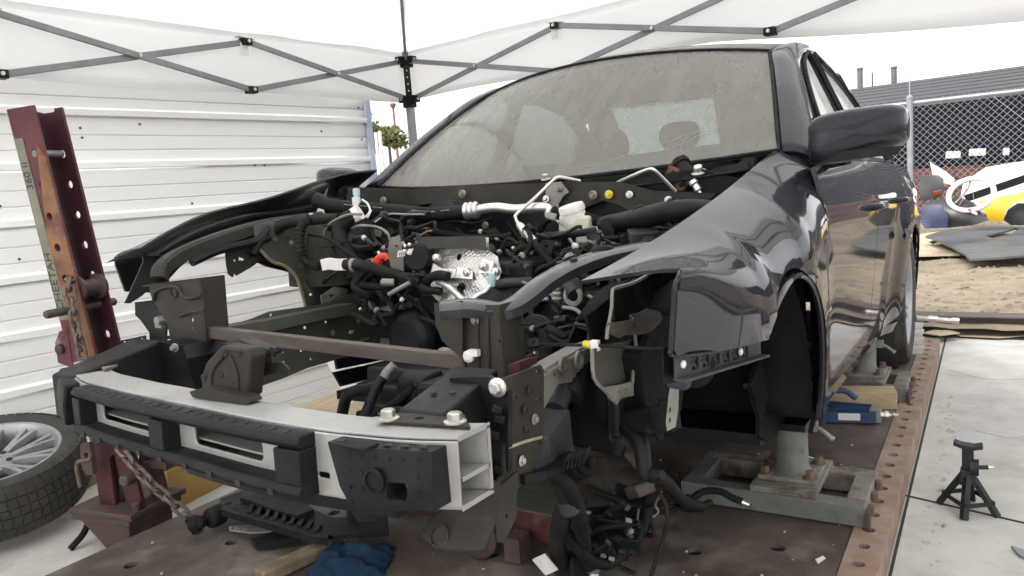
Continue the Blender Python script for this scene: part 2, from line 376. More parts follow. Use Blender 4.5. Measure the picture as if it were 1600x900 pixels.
def fabric_mat():
    m = bpy.data.materials.new('canopy_fabric'); m.use_nodes = True; nt = m.node_tree; N = nt.nodes; L = nt.links; N.clear()
    o = N.new('ShaderNodeOutputMaterial'); mx = N.new('ShaderNodeMixShader'); d = N.new('ShaderNodeBsdfDiffuse'); t = N.new('ShaderNodeBsdfTranslucent')
    tc = N.new('ShaderNodeTexCoord'); n = N.new('ShaderNodeTexNoise'); n.inputs['Scale'].default_value = 1.6; n.inputs['Detail'].default_value = 6; L.new(tc.outputs['Object'], n.inputs['Vector'])
    c = N.new('ShaderNodeMix'); c.data_type = 'RGBA'; c.inputs['A'].default_value = (.97, .97, .97, 1); c.inputs['B'].default_value = (.92, .92, .91, 1); L.new(n.outputs['Fac'], c.inputs['Factor'])
    L.new(c.outputs['Result'], d.inputs[0]); L.new(c.outputs['Result'], t.inputs[0]); mx.inputs[0].default_value = .80
    b = N.new('ShaderNodeBump'); b.inputs['Strength'].default_value = .35; b.inputs['Distance'].default_value = .05; n2 = N.new('ShaderNodeTexNoise'); n2.inputs['Scale'].default_value = 3; L.new(tc.outputs['Object'], n2.inputs['Vector']); L.new(n2.outputs['Fac'], b.inputs['Height'])
    L.new(b.outputs[0], d.inputs['Normal'])
    L.new(d.outputs[0], mx.inputs[1]); L.new(t.outputs[0], mx.inputs[2]); L.new(mx.outputs[0], o.inputs[0]); MT['fabric'] = m
fabric_mat()
def glass_mat(name, tint, dust, dcol, lo, hi, stretch=(1, 1, 1), scale=5):
    m = bpy.data.materials.new(name); m.use_nodes = True; nt = m.node_tree; N = nt.nodes; L = nt.links; N.clear()
    o = N.new('ShaderNodeOutputMaterial'); tr = N.new('ShaderNodeBsdfTransparent'); tr.inputs[0].default_value = (*tint, 1)
    gl = N.new('ShaderNodeBsdfGlossy'); gl.inputs['Roughness'].default_value = .04; fr = N.new('ShaderNodeFresnel'); fr.inputs[0].default_value = 1.5
    g = N.new('ShaderNodeMixShader'); L.new(fr.outputs[0], g.inputs[0]); L.new(tr.outputs[0], g.inputs[1]); L.new(gl.outputs[0], g.inputs[2])
    tc = N.new('ShaderNodeTexCoord'); mp = N.new('ShaderNodeMapping'); mp.inputs['Scale'].default_value = stretch; L.new(tc.outputs['Object'], mp.inputs[0])
    n = N.new('ShaderNodeTexNoise'); n.inputs['Scale'].default_value = scale; n.inputs['Detail'].default_value = 8; n.inputs['Roughness'].default_value = .6; L.new(mp.outputs[0], n.inputs['Vector'])
    r_ = N.new('ShaderNodeMapRange'); r_.inputs['From Min'].default_value = .3; r_.inputs['From Max'].default_value = .7; r_.inputs['To Min'].default_value = lo; r_.inputs['To Max'].default_value = hi; L.new(n.outputs['Fac'], r_.inputs['Value'])
    d = N.new('ShaderNodeBsdfDiffuse'); d.inputs[0].default_value = (*dcol, 1); mx = N.new('ShaderNodeMixShader')
    L.new(r_.outputs[0], mx.inputs[0]); L.new(g.outputs[0], mx.inputs[1]); L.new(d.outputs[0], mx.inputs[2]); L.new(mx.outputs[0], o.inputs[0]); MT[name] = m
glass_mat('windshield_glass', (.86, .93, .90), .4, (.275, .268, .237), .46, .60, (5, 1, 1), 3)
glass_mat('side_glass', (.75, .80, .80), .2, (.66, .67, .66), .55, .78, (1, 1, 3), 6)
glass_mat('rear_glass', (.80, .88, .86), .2, (.62, .66, .64), .0, .12, (2, 1, 6), 9)
glass_mat('dark_glass', (.16, .19, .18), .2, (.3, .3, .29), .05, .15, (2, 1, 6), 9)

def film_mat():      # crumpled pale plastic film over the rear glass
    m = bpy.data.materials.new('film'); m.use_nodes = True; nt = m.node_tree; N = nt.nodes; L = nt.links; N.clear()
    o = N.new('ShaderNodeOutputMaterial'); mx = N.new('ShaderNodeMixShader'); d = N.new('ShaderNodeBsdfDiffuse'); t = N.new('ShaderNodeBsdfTranslucent'); mx.inputs[0].default_value = .85
    tc = N.new('ShaderNodeTexCoord'); n = N.new('ShaderNodeTexNoise'); n.inputs['Scale'].default_value = 14; n.inputs['Detail'].default_value = 8; n.inputs['Distortion'].default_value = 2.5; L.new(tc.outputs['Object'], n.inputs['Vector'])
    r_ = N.new('ShaderNodeMapRange'); r_.inputs['From Min'].default_value = .42; r_.inputs['From Max'].default_value = .62; L.new(n.outputs['Fac'], r_.inputs['Value'])
    c = N.new('ShaderNodeMix'); c.data_type = 'RGBA'; c.inputs['A'].default_value = (.70, .80, .76, 1); c.inputs['B'].default_value = (.95, .97, .95, 1); L.new(r_.outputs[0], c.inputs['Factor'])
    for s in (d, t): L.new(c.outputs['Result'], s.inputs[0])
    L.new(d.outputs[0], mx.inputs[1]); L.new(t.outputs[0], mx.inputs[2]); L.new(mx.outputs[0], o.inputs[0]); MT['film'] = m
film_mat()

mat('concrete_stain', (.36, .335, .30), (.42, .395, .36), 20, .85)
# ------------------------------------------------------------------ ground
GZ = -.1
g = MB()
g.plate([(-60, -40), (60, -40), (60, 3.72), (-60, 3.72)], [], lambda u, v: V((u, v, GZ)), .3, nrm=(0, 0, 1))
o = g.build('ground', MT['concrete'], smooth=0, loc=(0, 0, GZ)); _tag(o, 'pale dusty concrete floor slab', None, None, 'structure')
# saw-cut joints: dark shallow strips let into the slab
for nm, pts in (('slab_joint', [wp(1395, 770, 2, GZ), wp(1610, 820, 2, GZ)]), ('slab_joint', [V((1.02, -3, GZ)), V((1.02, 3.2, GZ))])):
    a, b = pts; d = (b-a).normalized(); j = MB(); j.bar(a+V((0, 0, .0015)), b+d*4+V((0, 0, .0015)), .008, .003)
    j.build(nm, MT['dark'], o, 0)
# rough dirt lot beyond the kerb beam
def dirt_z(x, y): return -.04+.05*noise.noise(V((x*.6, y*.6, 0)))+.028*noise.noise(V((x*2.3, y*2.3, 4)))+.014*noise.noise(V((x*7, y*7, 9)))
d = MB()
xs = [-60, -30, -15, -8, -5]+[-3+.09*i for i in range(100)]+[8, 12, 20, 60]; ys = [3.70+.085*i for i in range(90)]+[11.6+.6*i for i in range(8)]+[20, 30, 60, 150, 400]
W = len(xs)
d.add([(x, y, dirt_z(x, y)) for y in ys for x in xs], [(j*W+i, j*W+i+1, (j+1)*W+i+1, (j+1)*W+i) for j in range(len(ys)-1) for i in range(W-1)])
o = d.build('dirt_ground', MT['dirt'], smooth=180); _tag(o, 'tan rutted dirt lot beyond the concrete', None, None, 'structure')
pb = MB(); rnd = random.Random(3)
for i in range(900):
    x = rnd.uniform(-.5, 3.2); y = 3.95+rnd.random()**1.6*4.5; r_ = rnd.uniform(.006, .022); z = dirt_z(x, y)
    pb.lathe((x, y, z), (rnd.uniform(-.4, .4), rnd.uniform(-.4, .4), 1), [(r_*.8, -r_*.3), (r_, r_*.2), (r_*.5, r_*.7)], 5)
_tag(pb.build('gravel', MT['dirt'], smooth=0), 'small stones scattered over the tan dirt', 'gravel', None, 'stuff')
# kerb: long steel beam lying where the concrete ends
k = thing('steel_beam', 'long dark steel beam lying along the edge of the dirt', 'beam', (1, 3.9, GZ))
b = MB(); b.box((2, 3.86, -.045), (9, .012, .11)); b.build('web', MT['rust_bar'], k, 0, bevel=.002)
b = MB(); b.box((2, 3.90, .012), (9, .16, .010)); b.build('flange', MT['rust_bar'], k, 0, bevel=.002)
b = MB(); b.box((2, 3.80, GZ+.006), (9, .16, .010)); b.build('flange', MT['dark'], k, 0)
# ------------------------------------------------------------------ frame rack deck
fr = thing('frame_rack', 'rusty steel frame straightening platform under the dark car', 'frame rack', (0, 0, GZ))
X0, X1, XS = -1.11, 1.012, .925
plates = [(-3.2, -.62), (-.62, .95), (.95, 1.98), (1.98, 3.2)]
hol = [wp(205, 883, 2, 0), wp(362, 847, 2, 0), wp(310, 831, 2, 0), wp(770, 825+40, 2, 0), wp(1215, 856, 2, 0), wp(1290, 723, 2, 0), wp(508, 858, 2, 0), wp(1085, 862, 2, 0), wp(605, 868, 2, 0), V((-.2, .3, 0)), V((.3, .2, 0)), V((-.6, .1, 0))]
for a, c in plates:
    h = [circ(q.x, q.y, .021, 10) for q in hol if a+.03 < q.y < c-.03 and X0+.05 < q.x < XS-.05]
    m = MB(); m.plate([(X0, a+.003), (XS-.003, a+.003), (XS-.003, c-.003), (X0, c-.003)], h, lambda u, v: V((u, v, 0)), .012, nrm=(0, 0, 1)); m.build('deck_plate', MT['deck'], fr, 0)
yy = 3.2; tiles = [(3.2, 3.45), (3.45, 3.7)]
hs = []; y = -2.95
while y < 3.15: hs.append(circ((XS+X1)/2-.004, y, .0165, 10)); y += .1045
m = MB(); m.plate([(XS, -3.2), (X1, -3.2), (X1, 3.2), (XS, 3.2)], hs, lambda u, v: V((u, v, .003)), .015, nrm=(0, 0, 1)); m.build('edge_strip', MT['rust_strip'], fr, 0)
m = MB(); m.box((( X0+X1)/2, 0, -.056), (X1-X0-.01, 6.38, .085)); m.build('deck_frame', MT['dark'], fr, 0)
m = MB(); m.box((X1-.006, 0, -.055), (.010, 6.39, .088)); m.build('side_rail', MT['rust_strip'], fr, 0)
# pale paving slabs at the rear end of the rack
for i, y in enumerate((2.78, 3.0, 3.22, 3.44)):
    s = MB(); s.box((.80, y+.1, .004), (.30-.03*i, .205, .016)); o = s.build('paving_slab', MT['stone'], None, 0, bevel=.002, loc=(.8, y+.1, 0))
    _tag(o, ['grey paving slab beside the rear tyre, nearest of the row', 'grey paving slab beside the rear tyre, second of the row', 'grey paving slab beside the rear tyre, third of the row', 'grey paving slab behind the rear tyre, farthest of the row'][i], 'slab', 'paving slabs by the rear wheel')
# ------------------------------------------------------------------ siding wall
W0 = V((-2.17, 1.5, 0)); P_ = .24
sw = thing('siding_wall', 'white horizontal metal siding wall on the left', 'wall', tuple(W0+V((0, 0, GZ))))
u0, u1 = -7.0, .60
prof = [(.006, 0), (.030, .004), (.030, .030), (.012, .040), (.012, .082), (.004, .087), (.012, .092), (.012, .150), (.004, .155), (.012, .160), (.012, .222), (.006, .24)]
proto = None
for i in range(14):
    z0 = 1.463-P_*5-.0+P_*(i-1)-.20
    wob = [.004*math.sin(i*1.7), .004*math.cos(i*2.3)]
    m = MB(); nU = 24
    Pts = []
    for k in range(nU+1):
        u = lerp(u0, u1, k/nU); wv = .002*noise.noise(V((u*1.3, i*2.1, 0)))
        Pts.append([W0+WD*u+WN*(q[0]+wv)+V((0, 0, z0+q[1])) for q in prof])
    n = len(prof)
    m.add([q for row in Pts for q in row], [(k*n+j, (k+1)*n+j, (k+1)*n+j+1, k*n+j+1) for k in range(nU) for j in range(n-1)])
    pan = m.build('siding_panel', MT['siding'], sw, 20, solid=.002)
m = MB(); a = W0+WD*(u1+.02)+V((0, 0, GZ)); m.bar(a, a+V((0, 0, 2.9)), .05, .05); m.build('end_post', MT['blue_post'], sw, 0, bevel=.004)
rnd = random.Random(11)
for (x, y) in ((218, 194), (125, 200), (128, 215), (315, 178), (322, 251), (398, 258), (413, 258), (502, 205), (565, 218), (333, 323), (0, 322), (245, 420), (300, 318), (30, 405), (190, 497), (560, 168), (562, 186)):
    d_ = ray(x, y); t = ((W0-CAM).dot(WN)+.013)/d_.dot(WN); q = CAM+d_*t
    m = MB(); m.lathe(q, WN, [(.006, 0), (.006, .004), (.003, .006)], 6); m.build('screw', MT['screw'], sw, 0)
# ------------------------------------------------------------------ canopy
K = V((-1.787, 2.167, 0)); CELL = 1.115; SIDE = CELL*4
can = thing('canopy', 'white pop-up canopy on grey scissor frame over the car', 'canopy', (K.x, K.y, GZ))
ZT, ZB = 1.85, 1.615
DEP = CELL*4
corners = [K, K+WN*SIDE, K+WN*SIDE-WD*DEP, K-WD*DEP]; ctr = sum(corners, V((0, 0, 0)))/4
PK = 2.75
def flat(P, Q, off):                        # one flat scissor bar
    m = MB(); n = (Q-P).cross(V((0, 0, 1))).normalized(); m.bar(P+n*off, Q+n*off, .013, .028, up=(0, 0, 1)); return m
Z = V((0, 0, 1))
for si, (A, B) in enumerate(((corners[3], corners[0]), (corners[0], corners[1]))):
    dr = (B-A).normalized()
    nc = 4
    for c in range(nc):
        a = A+dr*CELL*c; b = A+dr*CELL*(c+1)
        rise0 = 0
        flat(a+Z*ZT, b+Z*ZB, .009).build('scissor_bar', MT['canopy_bar'], can, 0, bevel=.003)
        flat(a+Z*ZB, b+Z*ZT, -.009).build('scissor_bar', MT['canopy_bar'], can, 0, bevel=.003)
        m = MB(); n = dr.cross(Z); mid = (a+b)/2+Z*(ZT+ZB)/2; m.lathe(mid-n*.026, n, [(.008, 0), (.008, .052)], 8); m.build('pivot_bolt', MT['zinc'], can)
        for j, q in ((0, a), (1, b)):
            if j == 1 and c < nc-1:
                for zz in (ZT, ZB):
                    m = MB(); m.box(q+Z*zz, (.05, .05, .034), rot=(0, 0, math.atan2(dr.y, dr.x))); o = m.build('joint', MT['plastic'], can, 0, bevel=.004)
                    m = MB(); m.lathe(q+Z*zz-n*.034, n, [(.008, 0), (.008, .068)], 8); m.build('joint_bolt', MT['zinc'], o)
                if True:
                    m = MB(); m.box(q+Z*(ZT+.018)+dr*-.006, (.085, .05, .004), rot=(.1, .12, math.atan2(dr.y, dr.x))); m.box(q+Z*(ZT-.035)-dr*.012, (.04, .004, .06), rot=(0, 0, math.atan2(dr.y, dr.x))); m.build('fabric_tab', MT['paper'], can, 0)
# legs with sliders at two rear corners and the near left one
for ci in (0, 1):
    q = corners[ci]; m = MB(); m.bar(q+Z*GZ, q+Z*1.62, .04, .04, up=WD); m.build('leg', MT['steel_grey'], can, 0, bevel=.004)
    m = MB(); m.bar(q+Z*1.60, q+Z*(ZT+.1), .028, .028, up=WD); m.build('inner_leg', MT['canopy_bar'], can, 0, bevel=.003)
    for zz, h in ((ZT, .06), (ZB, .075)):
        m = MB(); m.box(q+Z*(zz-.01), (.062, .062, h), rot=(0, 0, math.atan2(WD.y, WD.x)))
        m.box(q+Z*zz-WD*.045, (.05, .05, .04), rot=(0, 0, math.atan2(WD.y, WD.x))); m.box(q+Z*zz+WN*(.045), (.05, .05, .04), rot=(0, 0, math.atan2(WD.y, WD.x)))
        o = m.build('leg_bracket', MT['plastic'], can, 0, bevel=.005)
        for v in (-WD*.072, WN*.072):
            m = MB(); m.lathe(q+Z*zz+v, v, [(.009, -.006), (.009, .004)], 8); m.build('bracket_bolt', MT['zinc'], o)
    m = MB(); m.box(q+Z*((ZT+ZB)/2-.01)+(WN-WD)*.022, (.03, .03, .17), rot=(0, 0, math.atan2(WD.y, WD.x))); o = m.build('adjuster', MT['plastic'], can, 0, bevel=.004)
    for k in range(4):
        m = MB(); m.lathe(q+Z*((ZT+ZB)/2-.07+k*.04)+(WN-WD)*.04, WN-WD, [(.004, 0), (.004, .004)], 8); m.build('pin_hole', MT['zinc'], o)
    # ridge bars to the middle peak
    pk = ctr+Z*(PK-.16)
    for dz in (0, .10):
        mid = q.lerp(ctr, .5)
        m = MB(); m.bar(q+Z*(ZT+dz*.2), mid+Z*(lerp(ZT, PK-.3, .55)+dz), .015, .026); m.bar(mid+Z*(lerp(ZT, PK-.3, .55)+dz), ctr+Z*(PK-.25+dz), .015, .026); m.build('ridge_bar', MT['canopy_bar'], can, 0)
for ci in (2, 3):
    q = corners[ci]
    for dz in (0, .10):
        mid = q.lerp(ctr, .5)
        m = MB(); m.bar(q+Z*(ZT+dz*.2), mid+Z*(lerp(ZT, PK-.3, .55)+dz), .015, .026); m.bar(mid+Z*(lerp(ZT, PK-.3, .55)+dz), ctr+Z*(PK-.25+dz), .015, .026); m.build('ridge_bar', MT['canopy_bar'], can, 0)
m = MB(); m.lathe(ctr+Z*(PK-.35), Z, [(.02, 0), (.02, .34), (.05, .36)], 12); m.build('centre_post', MT['canopy_bar'], can)
for q in (corners[2], corners[3]):
    m = MB(); m.bar(q+Z*GZ, q+Z*(ZT+.08), .04, .04, up=WD); m.build('leg', MT['steel_grey'], can, 0, bevel=.004)
# fabric roof: four sagging gores, then the valance strips
def roof_pt(u, v):                          # u along wall direction, v across, both 0..1
    x, y = u*2-1, v*2-1; e = max(abs(x), abs(y)); h = lerp(PK, ZT+.05, e**1.05); h -= .09*math.sin(pi*min(1, e))*(1-abs(abs(x)-abs(y)))*1.0
    q = corners[3]+WD*DEP*1.012*u-WD*DEP*.006+WN*SIDE*1.012*v-WN*SIDE*.006
    return q+Z*(h+.014*noise.noise(V((u*9, v*9, 2)))+.006*noise.noise(V((u*26, v*22, 5))))
m = MB(); m.grid(roof_pt, 72, 72); m.build('roof_fabric', MT['fabric'], can, 60, solid=.0015)
for si, (A, B) in enumerate(((corners[3], corners[0]), (corners[0], corners[1]), (corners[1], corners[2]), (corners[2], corners[3]))):
    dr = (B-A).normalized(); n = dr.cross(Z); outw = n if (A+n-ctr).length > (A-n-ctr).length else -n
    def val(u, v, A=A, B=B, outw=outw, si=si):
        q = A.lerp(B, -.006+u*1.012); drop = .30 if si != 1 else lerp(.285, .445, min(1, max(0, (u*SIDE-1.9)/1.5)))
        rip = .012*math.sin(u*23+si)+.010*noise.noise(V((u*8, si, v*2)))
        if si == 0: drop = .30+.0*u
        return q+outw*(.022+v*.02+rip*v)+Z*(ZT+.055-drop*v+.006*math.sin(u*17))
    m = MB(); m.grid(val, 48, 6); va = m.build('valance', MT['fabric'], can, 60, solid=.0012)
    for v0, v1 in ((.90, 1.0), (.0, .10)):
        m = MB(); m.grid(lambda u, v: val(u, lerp(v0, v1, v))-outw*.004, 48, 1); m.build('hem', MT['fabric'], va, 60)
for A in corners:
    for t0, w in ((0, .03),):
        P = [A.lerp(ctr, k/14) for k in range(15)]; m = MB()
        def rp(q):
            u = (q-corners[3]).dot(WD)/DEP; v = (q-corners[3]).dot(WN)/SIDE; return roof_pt(min(.999, max(.001, u)), min(.999, max(.001, v)))-Z*.006
        s_ = (ctr-A).normalized().cross(Z)*w
        m.add([rp(q+s_*k) for q in P for k in (-1, 0, 1)], [(i*3+j, i*3+j+1, i*3+j+4, i*3+j+3) for i in range(14) for j in (0, 1)]); m.build('seam', MT['fabric'], can, 60)
# ------------------------------------------------------------------ chain link fence, screen, buildings
FY, FZ = 10.2, 1.75
fe = thing('chain_link_fence', 'galvanised chain link fence on the right beyond the junk panels', 'fence', (1, FY, -.05))
x0, x1 = -4.5, 4.5
m = MB(); m.tube([(x0, FY, FZ), (x1, FY, FZ)], .028, 8, 0); m.build('top_rail', MT['fence_metal'], fe)
pq = wp(1422, 200, 1, FY)
for xx in (pq.x-3.0, pq.x, pq.x+3.0):
    m = MB(); m.tube([(xx, FY-.03, -.1), (xx, FY-.03, FZ+.06)], .04, 10, 0); m.lathe((xx, FY-.03, FZ+.06), Z, [(.045, 0), (.045, .02), (.015, .05)], 10); o = m.build('post', MT['fence_metal'], fe)
    m = MB(); m.tube([(xx, FY-.03, FZ+.09), (xx, FY+.0, FZ+.33)], .008, 6, 0); m.build('barb_arm', MT['fence_metal'], o)
m = MB(); sp = .086; H = 1.72
n = int((x1-x0+H)/sp)
for sgn in (1, -1):
    for i in range(n):
        xa = x0-H+i*sp if sgn == 1 else x0+i*sp
        a = V((xa, FY+.004*sgn, .02)); b = V((xa+sgn*H, FY+.004*sgn, .02+H))
        if sgn == -1: a, b = V((xa, FY-.004, .02)), V((xa-H, FY-.004, .02+H))
        d_ = b-a
        t0 = 0; t1 = 1
        for lim, s_ in ((x0, 1), (x1, -1)):
            if (a.x-lim)*s_ < 0: t0 = max(t0, (lim-a.x)/d_.x)
            if (b.x-lim)*s_ < 0: t1 = min(t1, (lim-a.x)/d_.x)
        if t1-t0 > .02: m.tube([a+d_*t0, a+d_*t1], .0042, 3, 0)
m.build('wire_mesh', MT['fence_metal'], fe, 0, kind='stuff')
m = MB()
for i in range(90): m.tube([(x0+i*.1, FY, FZ), (x0+i*.1+.02, FY, FZ+.045)], .004, 3, 0)
m.build('wire_ends', MT['fence_metal'], fe, 0, kind='stuff')
sc = MB(); sc.plate([(-6, .42), (9, .42), (9, 1.84), (-6, 1.84)], [], lambda u, v: V((u, 12.6, v)), .02, step=.4, nrm=(0, -1, 0))
_tag(sc.build('privacy_screen', MT['screen_navy'], None, 0, loc=(1, 12.6, .3)), 'dark navy mesh screen behind the chain link fence', 'screen')
lw = thing('brick_wall', 'low reddish brown block wall below the dark screen', 'wall', (1, 12.4, -.1))
bk = MB(); bk.box((1, 12.4, -.1), (.40, .16, .145)); proto = bk.build('block', MT['brick_red'], lw, 0, bevel=.008); proto.location = (0, 0, 0)
first = True
for r_ in range(6):
    for c in range(14):
        ob = proto if first else proto.copy()
        if not first: COL.objects.link(ob)
        first = False; ob.parent = lw; ob.location = (-2.9+c*.41+(.2 if r_ % 2 else 0)-1.0, random.uniform(-.006, .006), -.02+.075+r_*.152)
ORG.pop(proto.name, None)
m = MB(); m.box((.1, 12.46, .36), (6.4, .05, .95)); m.build('mortar', MT['brick_red'], lw, 0)
for x, y, w in ((1489, 242, .2), (1527, 238, .22), (1572, 237, .08)):
    q = wp(x, y, 1, 12.3); m = MB(); m.box((q.x, 12.33, q.z), (w, .1, .11), rot=(0, .05, .1)); _tag(m.build('carton', MT['paper'], None, 0, bevel=.01, loc=(q.x, 12.3, q.z-.05)), {1489: 'small white box on the low wall, nearest the fence post', 1527: 'wider white box in the middle of the low wall', 1572: 'tiny white box on the low wall at far right'}[x], 'box')
# building with a dark shingle roof
bd = thing('building', 'low building with grey shingle roof beyond the fence', 'building', (6, 24, -.1))
a0 = wp(1330, 140, 1, 26); a1 = wp(1640, 98, 1, 22)
e0 = V((a0.x, 24.5, 1.95)); e1 = V((a1.x+2, 19, 1.95))
a1 = a0+(a1-a0)*1.3
rows = 11; q0 = V((a0.x-3, 19.0, 1.75)); q1 = V((a1.x, 15.0, 1.75)); a0 = a0+(a0-a1)*.25
for i in range(rows):
    t0, t1 = i/rows, (i+1.15)/rows; m = MB()
    A, B = q0.lerp(a0, t0), q1.lerp(a1, t0); C_, D = q1.lerp(a1, min(t1, 1.01)), q0.lerp(a0, min(t1, 1.01)); up = V((0, 0, .035))
    m.add([A+up, B+up, C_+up*.2, D+up*.2, A, B, C_-up*.6, D-up*.6], [(0, 1, 2, 3), (7, 6, 5, 4), (0, 4, 5, 1), (1, 5, 6, 2), (2, 6, 7, 3), (3, 7, 4, 0)]); m.build('shingle_course', MT['shingle'], bd, 0)
m = MB(); m.add([q0-V((0, 0, 2.3)), q1-V((0, 0, 2.3)), q1, q0, a0+V((0, 3, -4)), a1+V((0, 3, -4)), a1, a0], [(0, 1, 2, 3), (7, 6, 5, 4), (0, 3, 7, 4), (1, 5, 6, 2)]); m.build('wall', MT['screen_navy'], bd, 0)
for x, y, y2, hh in ((1344, 107, 135, 0), (1397, 105, 130, 0)):
    q = wp(x, y2, 1, 25.5); q2 = wp(x, y, 1, 25.5); m = MB(); m.lathe(q-Z*.4, Z, [(.085, 0), (.085, q2.z-q.z+.35), (.10, q2.z-q.z+.36), (.10, q2.z-q.z+.42)], 12); m.build('chimney_pipe', MT['duct'], bd)
q = wp(1363, 130, 1, 25.5); q2 = wp(1363, 113, 1, 25.5); m = MB(); m.tube([q-Z*.4, q2], .03, 6, 0); m.build('vent_pipe', MT['duct'], bd)

rnd = random.Random(77); os_ = MB()
for i in range(150):
    if i < 90: x = 1.09+.035*rnd.gauss(0, .5)+.02*rnd.random(); y = rnd.uniform(-.2, 2.4); r_ = rnd.uniform(.003, .012)
    else: x = rnd.uniform(1.05, 2.2); y = rnd.uniform(-.4, 3.2); r_ = rnd.uniform(.002, .010)
    n = 9; os_.add([(x+r_*(1+.35*rnd.uniform(-1, 1))*math.cos(2*pi*k/n)*.8, y+r_*(1+.35*rnd.uniform(-1, 1))*math.sin(2*pi*k/n)*1.5, GZ+.0008) for k in range(n)], [tuple(range(n))])
_tag(os_.build('oil_spots', MT['concrete_stain'], None, 0), 'dried drips and specks on the pale concrete', 'stain', None, 'stuff')
cr = MB()
for P in ([(1.06, 2.9), (1.25, 2.75), (1.5, 2.8), (1.9, 2.6)], [(1.2, 1.9), (1.32, 1.85), (1.4, 1.93)], [(1.3, .35), (1.45, .5), (1.5, .72)]):
    Q = cat_rom([V((a, b, GZ+.001)) for a, b in P], 14); Q = [q+V((.006*noise.noise(q*30), .006*noise.noise(q*33+V((5, 0, 0))), 0)) for q in Q]
    cr.sweep(Q, [(-.0012, -.0008), (.0012, -.0008), (.0012, .0004), (-.0012, .0004)])
_tag(cr.build('hairline_cracks', MT['concrete_stain'], None, 0), 'hairline cracks running through the pale concrete', 'crack', None, 'stuff')
# ================================================================== the car
car = thing('car', 'dark grey sedan stripped of its front end, standing on the rack', 'car')
car.matrix_world = CARM; ORG[car.name] = V((0, 0, 0))
BASE = [(.14, .78), (.20, .825), (.27, .85), (.36, .862), (.48, .872), (.62, .886), (.74, .894), (.84, .892), (.90, .882), (.95, .862), (1.0, .83)]
def side_x(Y, z):
    x = smoothtab(BASE, z, .035, 7)
    for yc, am in ((0.0, .022), (2.65, .046)):
        r_ = math.hypot(Y-yc, (z-.33)*.95); x += am*math.exp(-((r_-.40)/.13)**2)
        x += .010*math.exp(-((r_-.362)/.018)**2)
    if Y < -.05: x -= .22*(Y+.05)**2
    if Y > 3.2: x -= .12*(Y-3.2)**2
    x += .006*math.exp(-((z-.80-.02*(Y-1))/.02)**2) if Y > .42 else 0          # waist crease
    return x
ARC = .365
def arc(yc, a0, a1, n=18, r=ARC): return [(yc+r*math.cos(R(lerp(a0, a1, i/n))), .33+r*math.sin(R(lerp(a0, a1, i/n)))) for i in range(n+1)]
def sidepanel(outline, holes=(), sgn=1, t=.012, step=.035, off=0):
    m = MB(); m.plate(outline, holes, lambda u, v: V((sgn*(side_x(u, v)-off), u, v)), t*sgn, step=step, subdiv=.03); return m
def zbelt(Y): return .955+.022*(Y-.5)
# doors
for sgn in (1, -1):
    fd = [(.425, .30), (1.0, .285), (1.50, .275), (1.50, zbelt(1.5)), (1.0, zbelt(1.0)), (.62, zbelt(.62)), (.44, .93), (.425, .88)]
    o = sidepanel(fd, [], sgn).build('door', MT['paint'], car, 50)
    _tag(o, 'glossy dark front door with mirror bright reflections') if sgn == 1 else None
    rd = [(1.508, .275), (2.10, .265), (2.245, .30)]+arc(2.65, 185, 140, 10)[1:]+[(2.40, .70), (2.52, zbelt(2.5)), (1.508, zbelt(1.508))]
    o2 = sidepanel(rd, [], sgn).build('door', MT['paint'], car, 50)
    for dd, yy_ in ((o, 1.36), (o2, 2.28)):
        m = MB(); zz = .80+.012*(yy_-1); x = sgn*(side_x(yy_, zz)+.012)
        m.tube([(x-sgn*.025, yy_-.10, zz), (x+sgn*.014, yy_-.08, zz+.004), (x+sgn*.016, yy_, zz+.006), (x+sgn*.012, yy_+.09, zz+.004), (x-sgn*.025, yy_+.105, zz)], .013, 8, 5); m.build('handle', MT['paint'], dd)
    # sill
    m = MB(); m.plate([(.42, .235), (2.30, .215), (2.27, .262), (2.0, .262), (1.5, .271), (1.0, .281), (.40, .295)], [], lambda u, v: V((sgn*(side_x(u, v)-.004), u, v)), .012*sgn, step=.05, subdiv=.05); m.build('sill', MT['paint'], car, 50)
    m = MB(); m.box((sgn*.75, 1.38, .228), (.15, 1.8, .02)); m.box((sgn*.71, 1.38, .21), (.006, 1.8, .05)); m.build('pinch_weld', MT['black_metal'], car, 0)
    # rear quarter
    qp = [(2.528, zbelt(2.53)), (2.41, .70)]+arc(2.65, 138, 0, 26)+[(3.02, .30), (3.25, .30), (3.62, .42), (3.66, .70), (3.60, .98), (3.2, 1.0)]
    m = sidepanel(qp, [], sgn)
    if sgn == 1:   # crumpled edge ahead of the rear wheel
        for q in m.v:
            w = math.exp(-((q.y-2.36)/.14)**2-((q.z-.52)/.13)**2); q.x -= w*(.035+.03*noise.noise(q*22)); q.y += w*.03*noise.noise(q*19+V((3, 1, 2)))
    m.build('rear_quarter', MT['paint'], car, 40)
    if sgn == 1:
        m = MB(); m.plate([(-.10, -.13), (.0, -.16), (.10, -.08), (.12, .06), (.05, .15), (-.04, .16), (-.11, .05)], [], lambda u, v: V((side_x(2.33+u, .53+v)+.004+.022*noise.noise(V((u*26, v*26, 0)))-.03*math.exp(-(u*u+v*v)/.012), 2.33+u, .53+v)), .006, step=.012, subdiv=.012); m.build('crumpled_edge', MT['car_black'], car, 25)
